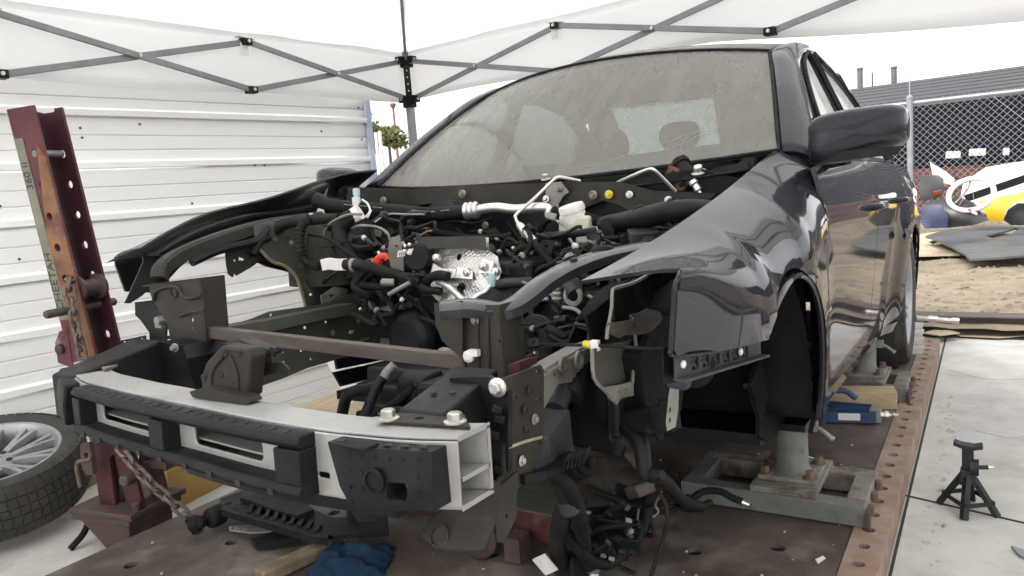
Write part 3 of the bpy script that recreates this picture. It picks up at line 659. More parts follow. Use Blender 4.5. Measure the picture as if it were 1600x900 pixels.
# front fender, as sections rolled over from the hood line
ZTOP = [(-.54, .733), (-.40, .768), (-.25, .805), (.0, .858), (.15, .890), (.30, .925), (.42, .950), (.60, .985)]
XIN = [(-.54, .690), (-.40, .725), (-.25, .742), (.0, .748), (.3, .745), (.42, .74), (.60, .735)]
def DZ(Y):
    k = min(1, max(0, (Y+.56)/.42)); k = k*k*(3-2*k); return lerp(-.012, .185, k)
def fend(Y, s):
    zt = smoothtab(ZTOP, Y, .11); xi = smoothtab(XIN, Y, .09); dz = DZ(Y); zd = zt-dz; xs_ = side_x(Y, zd)
    if s <= .16:
        t = max(0, s/.16); kk = min(1, max(0, (Y+.56)/.42)); kk = kk*kk*(3-2*kk); B = (xs_+.003, zt+lerp(.016, -.052, kk)); a, c = 1-t, t
        return V((a*a*xi+2*a*c*B[0]+c*c*xs_, Y, a*a*zt+2*a*c*B[1]+c*c*zd))
    z = zd-(s-.16); return V((side_x(Y, z), Y, z))
def s_of(Y, z):
    zt = smoothtab(ZTOP, Y, .11); dz = DZ(Y); return .16+(zt-dz)-z
FY0 = -.47
fo = [(-.54, 0), (-.512, .09), (-.505, .12), (-.512, .145), (-.522, .168), (-.53, .185), (-.538, s_of(-.538, .633)), (-.53, s_of(-.53, .622)), (-.42, s_of(-.42, .610)), (-.245, s_of(-.245, .603))]
fo += [(y, s_of(y, z)) for y, z in arc(0, 132, 0, 24)]+[(.37, s_of(.37, .30)), (.38, s_of(.38, .285)), (.405, s_of(.405, .29)), (.415, s_of(.415, .40)), (.417, s_of(.417, .88)), (.43, .13), (.455, .10), (.57, .09), (.60, .04), (.60, 0)]
fo += [(lerp(.60, -.54, i/20), 0) for i in range(1, 20)]
rows = [.004, .012, .022, .034, .047, .060, .074, .09, .106, .122, .138, .15, .165]+[.19+.03*i for i in range(20)]
m = MB(); m.plate(fo, [], fend, .006, step=.03, rows=rows, subdiv=.03); lf = m.build('front_fender', MT['paint'], car, 60); lf['label'] = 'glossy left front fender with pale reflections'
# rolled lip round the arch and the lamp opening
m = MB(); m.tube([V((side_x(y, z)-.004, y, z)) for y, z in arc(0, 132, -5, 30, ARC-.002)], .007, 6, 1); m.build('arch_lip', MT['paint'], lf)
m = MB(); m.tube([fend(*q) for q in ((-.505, .12), (-.512, .145), (-.522, .168), (-.53, .185), (-.538, s_of(-.538, .633)))], .0045, 6, 4); m.build('lamp_edge', MT['paint'], lf)
m = MB(); m.tube([fend(*q) for q in ((-.538, s_of(-.538, .633)), (-.53, s_of(-.53, .622)), (-.42, s_of(-.42, .610)), (-.245, s_of(-.245, .603)))], .004, 6, 4); m.build('lower_edge', MT['paint'], lf)
# far (right) front fender: same sheet mirrored, lamp opening cut deep, seen from inside
ZR = [(-.5, .775), (-.37, .822), (-.21, .900), (.1, .950), (.25, .993), (.38, 1.026), (.51, 1.045), (.62, 1.05)]
m = MB(); fo2 = [(-.40, 0), (-.40, .10), (-.36, s_of(-.36, .64)), (-.245, s_of(-.245, .603))]+[(y, s_of(y, z)) for y, z in arc(0, 132, 60, 14)]+[(.30, s_of(.30, .60)), (.417, s_of(.417, .60)), (.417, s_of(.417, .88)), (.455, .10), (.57, .09), (.60, 0)]+[(lerp(.60, -.40, i/16), 0) for i in range(1, 16)]
m.plate(fo2, [], lambda a, b: V((-fend(a, b).x-.012, fend(a, b).y, fend(a, b).z+smoothtab(ZR, a, .10)-smoothtab(ZTOP, a, .11))), -.006, step=.04, rows=rows, subdiv=.04); rf = m.build('front_fender', MT['car_black'], car, 60); rf['label'] = 'far right front fender seen from its dark inner side'
# bumper bracket strip under the left fender
bs = []
a = V((side_x(-.52, .60)-.004, -.515, .600)); b = V((side_x(-.22, .585)-.004, -.215, .578)); u = (b-a); Ls = u.length; u.normalize(); n = u.cross(V((0, 0, 1))).normalized()
m = MB(); m.plate([(0, -.02), (Ls, -.012), (Ls, .026), (0, .02)], [rrect(.045+.036*i, -.010, .072+.036*i, .014, .004, 1) for i in range(6)], frame(a, u, (0, 0, 1)), .004, nrm=n); bk_ = m.build('bumper_bracket', MT['plastic_grey'], car, 0)
m = MB(); m.bar(a-V((0, 0, .02))+n*.006, b-V((0, 0, .012))+n*.006, .022, .004); m.build('flange', MT['plastic_grey'], bk_, 0)
for i in range(6):
    p0 = a+u*(.045+.036*i)+V((0, 0, -.012)); p1 = a+u*(.072+.036*i)+V((0, 0, .016)); m = MB(); m.bar(p0-n*.004, p1-n*.004, .003, .006); m.bar(a+u*(.072+.036*i)+V((0, 0, -.012))-n*.004, a+u*(.045+.036*i)+V((0, 0, .016))-n*.004, .003, .006); m.build('rib', MT['plastic_grey'], bk_, 0)
m = MB(); m.plate([(0, -.03), (Ls, -.03), (Ls, .03), (0, .03)], [], frame(a-n*.022, u, (0, 0, 1)), .002, nrm=n); m.build('backing', MT['plastic'], bk_, 0)
for t in (.02, .22):
    m = MB(); m.lathe(a+u*t+V((0, 0, .003)), n, [(.0065, 0), (.0065, .003), (.003, .005)], 10); m.build('clip', MT['white_plastic'], bk_)
# ------------------------------------------------------------------ greenhouse
def ws(u, v, o=0):
    y = lerp(.385, 1.02, v)+u*u*lerp(.20, .14, v)+(u**4)*.02; z = lerp(.945, 1.405, v)+.022*math.sin(pi*v)+u*u*lerp(.042, -.035, v)
    return V((u*lerp(.745, .592, v), y-o*.35, z+o))
m = MB(); m.grid(lambda a, b: ws(a*2-1, b), 26, 18); gl = m.build('windshield', MT['windshield_glass'], car, 80); gl['label'] = 'dusty streaked windscreen'
# black seal round the glass
m = MB(); m.tube([ws(u, 0, .003) for u in [-1+.1*i for i in range(21)]]+[ws(1, v, .003) for v in (.1, .3, .5, .7, .9, 1)]+[ws(u, 1, .003) for u in [1-.1*i for i in range(21)]]+[ws(-1, v, .003) for v in (.9, .7, .5, .3, .1, .02)], .006, 6, 1, closed=True); m.build('windshield_seal', MT['rubber'], car)
# frit band (printed black border) inside the glass foot
m = MB(); m.grid(lambda a, b: ws(a*2-1, b*.12, -.006), 20, 3); m.build('frit_band', MT['dash'], gl, 80)
for P in ([(.30, .06), (.42, .085), (.50, .13), (.60, .15), (.70, .20), (.80, .215)], [(.62, .10), (.70, .16), (.80, .24), (.86, .40)], [(.70, .20), (.66, .12), (.69, .05)]):
    m = MB(); Q = cat_rom([ws(u, v, .002) for u, v in P], 8); Q = [q+V((.004*noise.noise(q*40), 0, .003*noise.noise(q*45))) for q in Q]; m.tube(Q, .0006, 4, 0); m.build('crack', MT['stone'], gl)
# roof skin
def roof(u, v):                # u -1..1 across, v 0..1 back
    a = ws(u, 1); y = lerp(a.y, 2.42-.10*u*u, v); t = y-a.y
    z = a.z+.105*(1-math.exp(-t/.30))-.085*max(0, t-.55)**2
    w = lerp(.592, .56, v)+.03*math.sin(pi*v); return V((u*w*1.0, y, z+.004))
m = MB(); m.grid(lambda a, b: roof(a*2-1, b), 24, 16); m.build('roof', MT['paint_dusty'], car, 80, solid=.01)
# pillars / cant rail
for sgn in (1, -1):
    def wpl(Y, z): return V((sgn*(smoothtab([(.92, .868), (1.0, .838), (1.2, .752), (1.42, .655)], z, .03)), Y, z))
    lo = [ws(sgn, v) for v in (0, .25, .5, .75, 1)]+[roof(sgn, v) for v in (.15, .35, .55, .8, 1)]
    hi = [wpl(*q)+V((sgn*.003, .012, -.006)) for q in ((.60, .955), (.72, 1.042), (.85, 1.142), (.98, 1.234), (1.10, 1.312), (1.30, 1.386), (1.52, 1.420), (1.75, 1.430), (2.05, 1.405), (2.30, 1.325))]
    L1 = cat_rom(lo, 4); L2 = cat_rom(hi, 4); m = MB(); k = len(L1)
    def pil(i, j):
        a, b = L1[i], L2[i]; t = j/8; q = a.lerp(b, t); bul = math.sin(pi*t)*.016; nn = (b-a).cross(L1[min(i+1, k-1)]-L1[max(i-1, 0)]).normalized()*sgn
        if nn.z < 0 and nn.x*sgn < 0: nn = -nn
        return q+nn*bul
    m.add([pil(i, j) for i in range(k) for j in range(9)], [(i*9+j, i*9+j+1, (i+1)*9+j+1, (i+1)*9+j) for i in range(k-1) for j in range(8)]); m.build('pillar', MT['paint'], car, 70, solid=.012)
    # window frame and glass: side plane between belt and cant rail
    def wpl(Y, z): return V((sgn*(smoothtab([(.92, .868), (1.0, .838), (1.2, .752), (1.42, .655)], z, .03)), Y, z))
    fw = [(.80, 1.015), (.96, 1.165), (1.15, 1.285), (1.30, 1.345), (1.45, 1.372), (1.485, .995)]
    def fz(q): return q
    fo_ = [(.60, .958), (.74, 1.06), (.93, 1.20), (1.10, 1.315), (1.30, 1.390), (1.52, 1.425), (1.54, .98)]
    m = MB(); m.plate(fo_, [[(.78, .985), (.96, 1.17), (1.12, 1.285), (1.30, 1.356), (1.47, 1.385), (1.485, .995)]], wpl, .015*sgn, subdiv=.06, step=.2); m.build('window_frame', MT['paint'], car, 40)
    m = MB(); m.plate([(.77, .975), (.955, 1.18), (1.12, 1.295), (1.30, 1.366), (1.475, 1.395), (1.495, .985)], [], lambda a, b: wpl(a, b)-V((sgn*.012, 0, 0)), 0); w_ = m.build('side_window', MT['side_glass'] if sgn == 1 else MT['dark_glass'], car, 40)
    m = MB(); m.plate([(.60, .955), (.80, .978), (.80, 1.09)], [], lambda a, b: wpl(a, b)+V((sgn*.004, 0, 0)), .014*sgn); m.build('mirror_sail', MT['plastic'], car, 30)
    m = MB(); m.tube([wpl(*q)+V((sgn*.006, 0, 0)) for q in ((.78, .985), (.96, 1.17), (1.12, 1.285), (1.30, 1.356), (1.47, 1.385), (1.488, 1.2), (1.488, .99))], .007, 6, 3); m.build('window_seal', MT['rubber'], w_)
    ro_ = [(1.55, .98), (1.53, 1.426), (1.75, 1.435), (2.05, 1.41), (2.32, 1.32), (2.66, 1.08), (2.56, 1.0)]
    m = MB(); m.plate(ro_, [[(1.59, 1.0), (1.575, 1.386), (1.75, 1.39), (2.03, 1.36), (2.27, 1.27), (2.47, 1.12), (2.42, 1.015)]], wpl, .015*sgn, subdiv=.06, step=.2); m.build('window_frame', MT['paint'], car, 40)
    m = MB(); m.plate([(1.58, .99), (1.565, 1.396), (1.75, 1.40), (2.03, 1.37), (2.28, 1.275), (2.48, 1.12), (2.43, 1.005)], [], lambda a, b: wpl(a, b)-V((sgn*.012, 0, 0)), 0); w_ = m.build('side_window', MT['side_glass'] if sgn == 1 else MT['dark_glass'], car, 40)
    m = MB(); m.tube([wpl(*q)+V((sgn*.006, 0, 0)) for q in ((1.59, 1.0), (1.575, 1.386), (1.75, 1.39), (2.03, 1.36), (2.27, 1.27), (2.47, 1.12), (2.42, 1.015))], .007, 6, 3); m.build('window_seal', MT['rubber'], w_)
    # C pillar
    m = MB(); P4 = [V((sgn*.56, 2.32, 1.42)), V((sgn*.66, 2.28, 1.38)), V((sgn*.83, 2.75, 1.02)), V((sgn*.66, 3.02, 1.03))]
    m.grid(lambda a, b: (P4[0].lerp(P4[1], a)).lerp(P4[3].lerp(P4[2], a), b)+V((sgn*.03*math.sin(pi*a), 0, .03*math.sin(pi*a))), 6, 8); m.build('rear_pillar', MT['paint'], car, 60, solid=.01)
m = MB(); m.grid(lambda a, b: V(((a*2-1)*lerp(.55, .66, b), lerp(2.38, 3.0, b)-.08*(a*2-1)**2, lerp(1.425, 1.035, b)+.02*math.sin(pi*b))), 12, 8); rw = m.build('rear_window', MT['rear_glass'], car, 80); m = MB(); m.grid(lambda a, b: V(((a*2-1)*lerp(.53, .64, b), lerp(2.40, 3.0, b)-.08*(a*2-1)**2, lerp(1.41, 1.03, b)+.012*noise.noise(V((a*14, b*9, 0))))), 40, 20); m.build('plastic_film', MT['film'], rw, 40); m = MB(); m.add([V((.02, 2.365, 1.43)), V((.56, 2.30, 1.40)), V((.66, 2.90, 1.02)), V((-.10, 2.97, 1.02))], [(0, 1, 2, 3)]); m.build('rear_window_mask', MT['seat'], rw, 0, solid=.004)  # last piece: dark panel added to narrow the bright rear window area
m = MB(); m.grid(lambda a, b: V(((a*2-1)*lerp(.72, .74, b), lerp(3.0, 3.62, b), lerp(1.03, 1.02, b))), 8, 4); m.grid(lambda a, b: V(((a*2-1)*.76, 3.63, lerp(1.02, .40, b))), 6, 4); m.build('trunk_lid', MT['paint'], car, 60, solid=.01)
# mirror
for sgn in (1, -1):
    mr = MB(); c = V((sgn*.952, .60, 1.012)) ; rx, ry, rz = .116, .085, .068
    def sup(a, b):
        th = 2*pi*a; y = -math.cos(pi*b); f = max(0, 1-abs(y)**(3.2 if y < 0 else 6))**(1/(3.2 if y < 0 else 6)); sg = lambda v: math.copysign(abs(v)**.42, v)
        X_, Z_ = sg(math.cos(th))*f, sg(math.sin(th))*f; xs2 = X_*sgn
        zz = Z_*rz*(1-.13*max(0, xs2)-.10*max(0, -Z_)*max(0, xs2)); return c+V((X_*rx, y*ry*(1.0 if y < 0 else .5)+.045*xs2, zz+.014*xs2-.008*(1-abs(xs2))*0))
    mr.grid(sup, 40, 24); mo = mr.build('door_mirror', MT['paint'], car, 60); 
    if sgn == 1: mo['label'] = 'glossy dark door mirror housing'
    m = MB(); m.tube([(sgn*.80, .66, .955), (sgn*.86, .645, .955), (sgn*.92, .62, .962)], .028, 10, 4); m.build('mirror_arm', MT['plastic'], mo)
    m = MB(); m.plate(rrect(-.10, -.055, .10, .055, .03), [], frame(c+V((sgn*.0, .052, 0)), (1, .05*sgn*8, 0), (0, 0, 1)), .003); m.build('mirror_glass', MT['side_glass'], mo)
    m = MB(); m.plate([(-.112, -.071), (.10, -.066), (.108, -.045), (-.114, -.045)], [], lambda a, b: c+V((sgn*a, -.088+.05*a*1.0+.55*max(0, abs(a)-.075)*1.2, b+.012*a)), .004, step=.02, subdiv=.02); m.build('lower_trim', MT['plastic'], mo)
# ------------------------------------------------------------------ cabin
m = MB(); m.grid(lambda a, b: V(((a*2-1)*.72, lerp(.46, .80, b)+.12*(a*2-1)**2*.6, lerp(.915, .945, b)+.03*math.sin(pi*b)+(.035*math.exp(-((a-.72)/.14)**2) if b > .4 else 0))), 20, 8); m.grid(lambda a, b: V(((a*2-1)*.70, .80+.07*(a*2-1)**2, lerp(.945, .60, b))), 12, 4); m.build('dashboard', MT['dash'], car, 60, solid=.01)
m = MB(); q = V((.36, .98, .86)); ax = V((0, -.9, .42)).normalized(); x = V((1, 0, 0)); y = ax.cross(x); m.tube([q+x*.18*math.cos(2*pi*i/20)+y*.18*math.sin(2*pi*i/20) for i in range(20)], .016, 8, 2, closed=True); m.tube([q-x*.17, q, q+x*.17], .014, 6, 2); m.tube([q, q-y*.17], .014, 6, 0); m.build('steering_wheel', MT['plastic'], car)
for xx in (.37, -.37):
    s_ = MB()
    s_.grid(lambda a, b: V((xx+.25*math.copysign(abs(math.cos(2*pi*a))**.6, math.cos(2*pi*a))*(1-.22*b**2), 1.52+.28*b+.085*math.copysign(abs(math.sin(2*pi*a))**.7, math.sin(2*pi*a)), .42+.62*b)), 24, 10); s_.box((xx, 1.33, .40), (.5, .52, .14)); st = s_.build('seat', MT['seat'], car, 60, bevel=.02)
    h = MB(); h.grid(lambda a, b: V((xx, 1.84, 1.145))+V((.135*math.copysign(abs(math.cos(2*pi*a))**.6, math.cos(2*pi*a))*math.cos(pi*(b-.5))**.5, .055*math.sin(2*pi*a)*math.cos(pi*(b-.5))**.5, .105*math.sin(pi*(b-.5)))), 24, 12); h.build('headrest', MT['seat'], st, 60)
m = MB(); m.box((0, 2.52, .80), (1.3, .14, .5), rot=(-.3, 0, 0)); m.box((0, 2.2, .45), (1.3, .6, .12)); m.box((0, 2.86, .985), (1.34, .46, .02)); m.build('rear_bench', MT['seat'], car, 0, bevel=.03)
m = MB(); m.box((0, 1.45, .24), (1.5, 2.3, .03)); m.box((0, .62, .58), (1.44, .02, .66)); m.build('floor_pan', MT['black_metal'], car, 0)
m = MB(); m.grid(lambda a, b: roof(a*2-1, b)+V((0, 0, -.03)), 10, 8); m.build('headliner', MT['dash'], car, 80)
q = cp(1062, 212, 1, 2.42); h = MB(); h.grid(lambda a, b: q+V((.115*math.copysign(abs(math.cos(2*pi*a))**.6, math.cos(2*pi*a))*math.cos(pi*(b-.5))**.5, .05*math.sin(2*pi*a)*math.cos(pi*(b-.5))**.5, .075*math.sin(pi*(b-.5)))), 24, 12); h.build('headrest', MT['seat'], car, 60)
# rear view mirror
q = ws(.02, .80)+V((0, .07, -.05)); m = MB(); m.box(q, (.22, .03, .065), rot=(.2, 0, -.1)); m.tube([q, ws(.02, .86)], .01, 6, 0); m.build('rear_view_mirror', MT['plastic'], car, 0, bevel=.01)
# ------------------------------------------------------------------ wheels (rear left in view, rear right behind)
def make_wheel(parent, c, ax, rr=.326, w=.235, rimr=.235):
    """tyre and spoked rim around centre c; ax points to the outer face"""
    c = V(c); ax = V(ax).normalized(); x = ax.orthogonal().normalized(); y = ax.cross(x); h = w/2
    t = MB(); t.lathe(c, ax, [(rimr, -h*.86), (rimr+.03, -h*.98), (rr-.03, -h), (rr-.008, -h*.86), (rr, -h*.6), (rr, h*.6), (rr-.008, h*.86), (rr-.03, h), (rimr+.03, h*.98), (rimr, h*.86), (rimr-.006, 0), (rimr, -h*.86)], 56, caps=False); tt = t.build('tyre', MT['tyre'], parent, 50)
    g = MB()                               # tread blocks proud of the grooves
    for row, (z0, z1, nb, sk) in enumerate(((-.96, -.56, 64, .035), (-.50, -.18, 64, .02), (-.13, .13, 64, .0), (.18, .50, 64, -.02), (.56, .96, 64, -.035))):
        for k in range(nb):
            a0 = 2*pi*(k+.08)/nb; a1 = 2*pi*(k+.92)/nb; P = []
            for zz, s_ in ((z0, 0), (z1, sk)):
                for aa in (a0+s_, a1+s_):
                    for rad in (rr-.006-(.012 if abs(zz) > .9 else 0), rr+.005-(.016 if abs(zz) > .9 else 0)): P.append(c+ax*zz*h+(x*math.cos(aa)+y*math.sin(aa))*rad)
            g.add(P, [(1, 3, 7, 5), (0, 1, 5, 4), (2, 6, 7, 3), (0, 2, 3, 1), (4, 5, 7, 6)])
    g.build('tread', MT['tyre'], tt, 0, kind='stuff')
    r_ = MB(); r_.lathe(c, ax, [(rimr+.004, h*.84), (rimr+.006, h*.9), (rimr-.006, h*.88), (rimr-.022, h*.62), (rimr-.03, -h*.5), (rimr-.01, -h*.8)], 48, caps=False); ri = r_.build('rim', MT['rim'], parent, 50)
    for k in range(10):
        for dl in (-.10, .10):
            a = 2*pi*k/10; s_ = MB(); P = []
            for f, rad, wd, hh in ((0, .05, .014, .50), (.35, .11, .012, .60), (.7, .175, .011, .68), (1, rimr-.008, .013, .72)):
                aa = a+dl*(.2+f*.95); q = c+(x*math.cos(aa)+y*math.sin(aa))*rad+ax*h*hh; tg = (-x*math.sin(aa)+y*math.cos(aa)); P.append([q-tg*wd-ax*.02, q-tg*wd*.7+ax*.004, q+tg*wd*.7+ax*.004, q+tg*wd-ax*.02])
            s_.add([q for row in P for q in row], [(i*4+j, i*4+(j+1) % 4, (i+1)*4+(j+1) % 4, (i+1)*4+j) for i in range(3) for j in range(4)]); s_.build('spoke', MT['rim'], ri, 40)
    hb = MB(); hb.lathe(c, ax, [(.075, h*.25), (.075, h*.48), (.06, h*.56), (.034, h*.58), (.032, h*.50), (0, h*.50)], 24); hu = hb.build('hub', MT['rim'], ri, 40)
    for k in range(5):
        a = 2*pi*k/5; m_ = MB(); m_.lathe(c+(x*math.cos(a)+y*math.sin(a))*.057+ax*h*.48, ax, [(.011, 0), (.011, .012), (.0, .012)], 8); m_.build('lug_hole', MT['dark'], ri)
    b_ = MB(); b_.lathe(c, ax, [(.17, -h*.2), (.17, -h*.1), (0, -h*.1)], 24); b_.build('brake_disc', MT['galv'], parent)
    return tt
for sgn in (1, -1):
    w_ = bpy.data.objects.new('rear_wheel', None); COL.objects.link(w_); w_.parent = car; ORG[w_.name] = V((0, 0, 0))
    make_wheel(w_, (sgn*.795, 2.65, .326), (sgn, 0, 0))
    m = MB(); m.lathe((sgn*.60, 2.65, .33), (sgn, 0, 0), [(.37, -.1), (.375, .27)], 32, caps=False); m.build('wheel_liner', MT['dark'], car, solid=.004)
# ------------------------------------------------------------------ stripped front end (all in the car's axes)
def px(pts, ax, v): return [cp(x, y, ax, v) for x, y in pts]
def pxplate(name, pts, ax, v, mt, t=.004, holes=(), parent=None, relief=0, step=0, smooth=30, bevel=0):
    """flat sheet standing in the plane axis=v, outline measured in that plane"""
    oth = [i for i in range(3) if i != ax]
    f2 = lambda q: (q[oth[0]], q[oth[1]])
    O = [f2(cp(x, y, ax, v)) for x, y in pts]; H = [[f2(cp(x, y, ax, v)) for x, y in h] for h in holes]
    area = sum(a[0]*b[1]-b[0]*a[1] for a, b in zip(O, O[1:]+O[:1]))
    if area < 0: O = O[::-1]
    sg = 1 if ax == 0 else -1
    def mp(a, b):
        q = V((0, 0, 0)); q[ax] = v; q[oth[0]] = a; q[oth[1]] = b
        if relief: q[ax] += sg*relief*noise.noise(V((a*14, b*14, v)))
        return q
    n = V((0, 0, 0)); n[ax] = 1 if ax != 1 else -1
    m = MB(); m.plate(O, H, mp, t, step=step, nrm=n, subdiv=step); return m.build(name, mt, parent or car, smooth, bevel=bevel)
def ph(x, y, r=3, ry=None, n=8): return circ(x, y, r, n, ry)
def hose(name, pts, r, mt, parent=None, **kw):
    m = MB(); m.tube(pts, r, kw.pop('n', 10), kw.pop('sm', 7), **kw); return m.build(name, mt, parent or car, 60)
def path(*pts):                         # (x, y, axis, value) or (x, y, Y)
    return [cp(p[0], p[1], 1, p[2]) for p in pts]
def bolt(q, ax, r=.008, mt='zinc', parent=None, h=.007, name='bolt'):
    m = MB(); m.hexbolt(q, ax, r, h); return m.build(name, MT[mt], parent or car, 30)
E_, EG, G_, BM, PL, RB = MT['ecoat'], MT['ecoat_green'], MT['galv'], MT['black_metal'], MT['plastic'], MT['rubber']
# --- bumper beam: curved two-cell aluminium extrusion
YF = [(-.70, -.62), (-.66, -.65), (-.58, -.695), (-.5, -.735), (-.40, -.772), (-.37, -.78), (-.14, -.811), (.07, -.832), (.26, -.852), (.40, -.858), (.56, -.843), (.66, -.806)]
def yf(X):
    return sum(interp(YF, X+d) for d in (-.04, -.02, 0, .02, .04))/5
BZ0, BZ1, BD, BH = .448, .552, .076, .645; BE = .632
NX = 28
def beamstrip(m, f0, f1):
    P = [[f0(X), f1(X)] for X in [-BH+2*BH*i/NX for i in range(NX+1)]]
    m.add([q for r_ in P for q in r_], [(2*i, 2*i+2, 2*i+3, 2*i+1) for i in range(NX)])
slots = [(-.285, -.07), (.075, .275)]
m = MB()
wall_ = .005
def bshell(y0, y1, z0, z1):
    b = MB(); n = NX+1; Xs = [-BH+(BH+BE)*i/NX for i in range(n)]
    vs = [V((X, yf(X)+y, z)) for X in Xs for y, z in ((y0, z0), (y1, z0), (y1, z1), (y0, z1))]
    fs = [(i*4+k, i*4+(k+1) % 4, (i+1)*4+(k+1) % 4, (i+1)*4+k) for i in range(NX) for k in range(4)]+[(0, 1, 2, 3), (NX*4+3, NX*4+2, NX*4+1, NX*4)]
    b.add(vs, fs); return b
for y0, y1, z0, z1 in ((0, BD, BZ1-wall_, BZ1), (0, BD, BZ0, BZ0+wall_), (BD-wall_, BD, BZ0+wall_, BZ1-wall_), (wall_, BD-wall_, .489, .493)):
    bb = bshell(y0, y1, z0, z1); m.add(bb.v, bb.f)
front = lambda u, v: V((u, yf(u), v))
m.plate([(-BH, BZ0+wall_), (BE, BZ0+wall_), (BE, BZ1-wall_), (-BH, BZ1-wall_)], [rrect(a, .484, c, .519, .010) for a, c in slots]+[rrect(.40, .478, .424, .487, .004, 2)], front, -wall_, subdiv=.05, step=.05)
bm_ = m.build('bumper_beam', MT['alu'], car, 25, bevel=.0015); bm_['label'] = 'bare curved aluminium bumper beam with open end'
# centre absorber: black moulded frame with slotted top
ab = MB(); A0, A1 = -.355, .40
def brow(dy, z): return lambda X: V((X, yf(X)+dy, z))
def arail(z0, z1, d0, d1):
    b = MB(); n = 22; Xs = [A0+(A1-A0)*i/n for i in range(n+1)]; c = .008
    prof = [(d0, z0), (d1+c, z0), (d1, z0+c), (d1, z1-c), (d1+c, z1), (d0, z1)]; k = len(prof)
    b.add([V((X, yf(X)+y, z)) for X in Xs for y, z in prof], [(i*k+j, i*k+(j+1) % k, (i+1)*k+(j+1) % k, (i+1)*k+j) for i in range(n) for j in range(k)]+[tuple(range(k))[::-1], tuple(n*k+j for j in range(k))]); return b
for a in ((.527, .548, -.002, -.040), (.452, .474, -.002, -.044)):
    b = arail(*a); ab.add(b.v, b.f)
for X, w in ((A0+.018, .036), (0.0, .05), (A1-.028, .056)):
    q = V((X, yf(X)-.020, .4995)); ab.box(q, (w, .036, .054), rot=(0, 0, math.atan((yf(X+.05)-yf(X-.05))/.1)))
ao = ab.build('absorber_frame', PL, car, 30, bevel=.003)
for i in range(21):
    X = A0+.04+i*(A1-A0-.08)/20; m = MB(); m.box((X, yf(X)-.022, .5485), (.006, .016, .002), rot=(0, 0, .3)); m.build('slot', MT['dark'], ao, 0)
for i in range(9):
    X = A0+.06+i*(A1-A0-.12)/8; m = MB(); m.box((X, yf(X)-.0455, .461), (.012, .004, .009)); m.build('slot', MT['dark'], ao, 0)
# end blocks
def endblock(sgn, holes):
    lo_, hi_ = (.425, .612); m = MB(); zt_, zb_ = .546, .458
    def mp(u, v): return V((sgn*u, yf(sgn*u)-.046+.010*abs(v-.485)/.06, v))
    O = [(.455, zt_), (.618, zt_-.004), (.620, zb_+.004), (.492, zb_)] if sgn == 1 else [(.63, zb_), (.645, zt_), (.405, zt_), (.412, zb_)]
    m.plate(O, holes, mp, .044, nrm=(0, -1, 0), subdiv=.03, step=.04); return m.build('foam_block', PL, car, 30, bevel=.006)
fb = endblock(1, [rrect(.556, .476, .586, .500, .004, 2)])
fb['label'] = 'black foam block at the open end of the bumper beam'
m = MB(); q = V((.54, yf(.54)-.047, .502)); m.lathe(q, (0, -1, 0), [(.018, -.001), (.018, .002), (.014, .003), (.013, -.004), (0, -.004)], 16); m.build('dimple', MT['rubber'], fb)
m = MB(); m.box((.51, yf(.51)-.036, .5465), (.05, .03, .004)); m.build('notch', MT['rubber'], fb, 0, bevel=.002)
for i in range(7):
    for j in range(4):
        X = .495+i*.021; z = .465+j*.022
        if .52 < X < .60 and z < .515: continue
        m = MB(); m.lathe((X, yf(X)-.046+.010*abs(z-.485)/.06, z), (0, -1, 0), [(.0040, 0), (.0035, .0005), (0, .0006)], 6); m.build('dot', PL, fb)
for i in range(6):
    X = .47+i*.026; m = MB(); m.box((X, yf(X)-.024, .5462), (.012, .010, .001), rot=(0, 0, .3)); m.build('slot', MT['dark'], fb, 0)
fb2 = endblock(-1, [])
for i in range(5):
    X = -(.45+i*.036); m = MB(); m.box((X, yf(X)-.024, .5462), (.020, .008, .0015), rot=(0, 0, -.5)); m.build('slot', MT['dark'], fb2, 0)
# pieces bolted to the beam top
def beam_pt(X, dy, z): return V((X, yf(X)+dy, z))
m = MB(); a = cp(600, 660, 2, .556); b = cp(735, 668, 2, .556); c_ = cp(725, 648, 2, .556); d_ = cp(590, 646, 2, .556)
m.plate([(q.x, q.y) for q in (a, b, c_, d_)], [circ(*(cp(655, 655, 2, .556).xy), .008, 8)], lambda u, v: V((u, v, .5575)), .004, nrm=(0, 0, 1)); mp_ = m.build('mounting_plate', E_, car, 0)
for x, y in ((607, 655), (711, 660)): bolt(cp(x, y, 2, .558), (0, 0, 1), .011, 'zinc', mp_, .012)
m = MB(); b0 = cp(690, 645, 2, .56); m.add([], []); 
pA = [V((.47, -.755, .56)), V((.56, -.755, .56)), V((.56, -.60, .60)), V((.47, -.60, .60))]
m.add(pA+[q-V((0, 0, .09)) for q in pA], [(0, 1, 2, 3), (7, 6, 5, 4), (0, 4, 5, 1), (1, 5, 6, 2), (2, 6, 7, 3), (3, 7, 4, 0)]); m.build('crush_can', BM, car, 0, bevel=.006)
for x, y in ((.50, -.70), (.53, -.69)):
    m = MB(); m.lathe((x, y, .577), (0, -.25, 1), [(.006, 0), (.006, .002), (0, .002)], 8); m.build('hole', MT['dark'], car)
pA = [V((-.47, -.755, .55)), V((-.56, -.755, .55)), V((-.56, -.55, .60)), V((-.44, -.55, .60))]
m = MB(); m.add(pA+[q-V((0, 0, .10)) for q in pA], [(0, 1, 2, 3), (7, 6, 5, 4), (0, 4, 5, 1), (1, 5, 6, 2), (2, 6, 7, 3), (3, 7, 4, 0)]); m.build('crush_can', BM, car, 0, bevel=.006)
m = MB(); qq = [cp(x, y, 2, .556) for x, y in ((142, 566), (165, 560), (186, 571), (164, 579))]; m.plate([(q.x, q.y) for q in qq], [], lambda u, v: V((u, v, .560)), .006, nrm=(0, 0, 1)); m.build('dirty_plate', G_, car, 0)
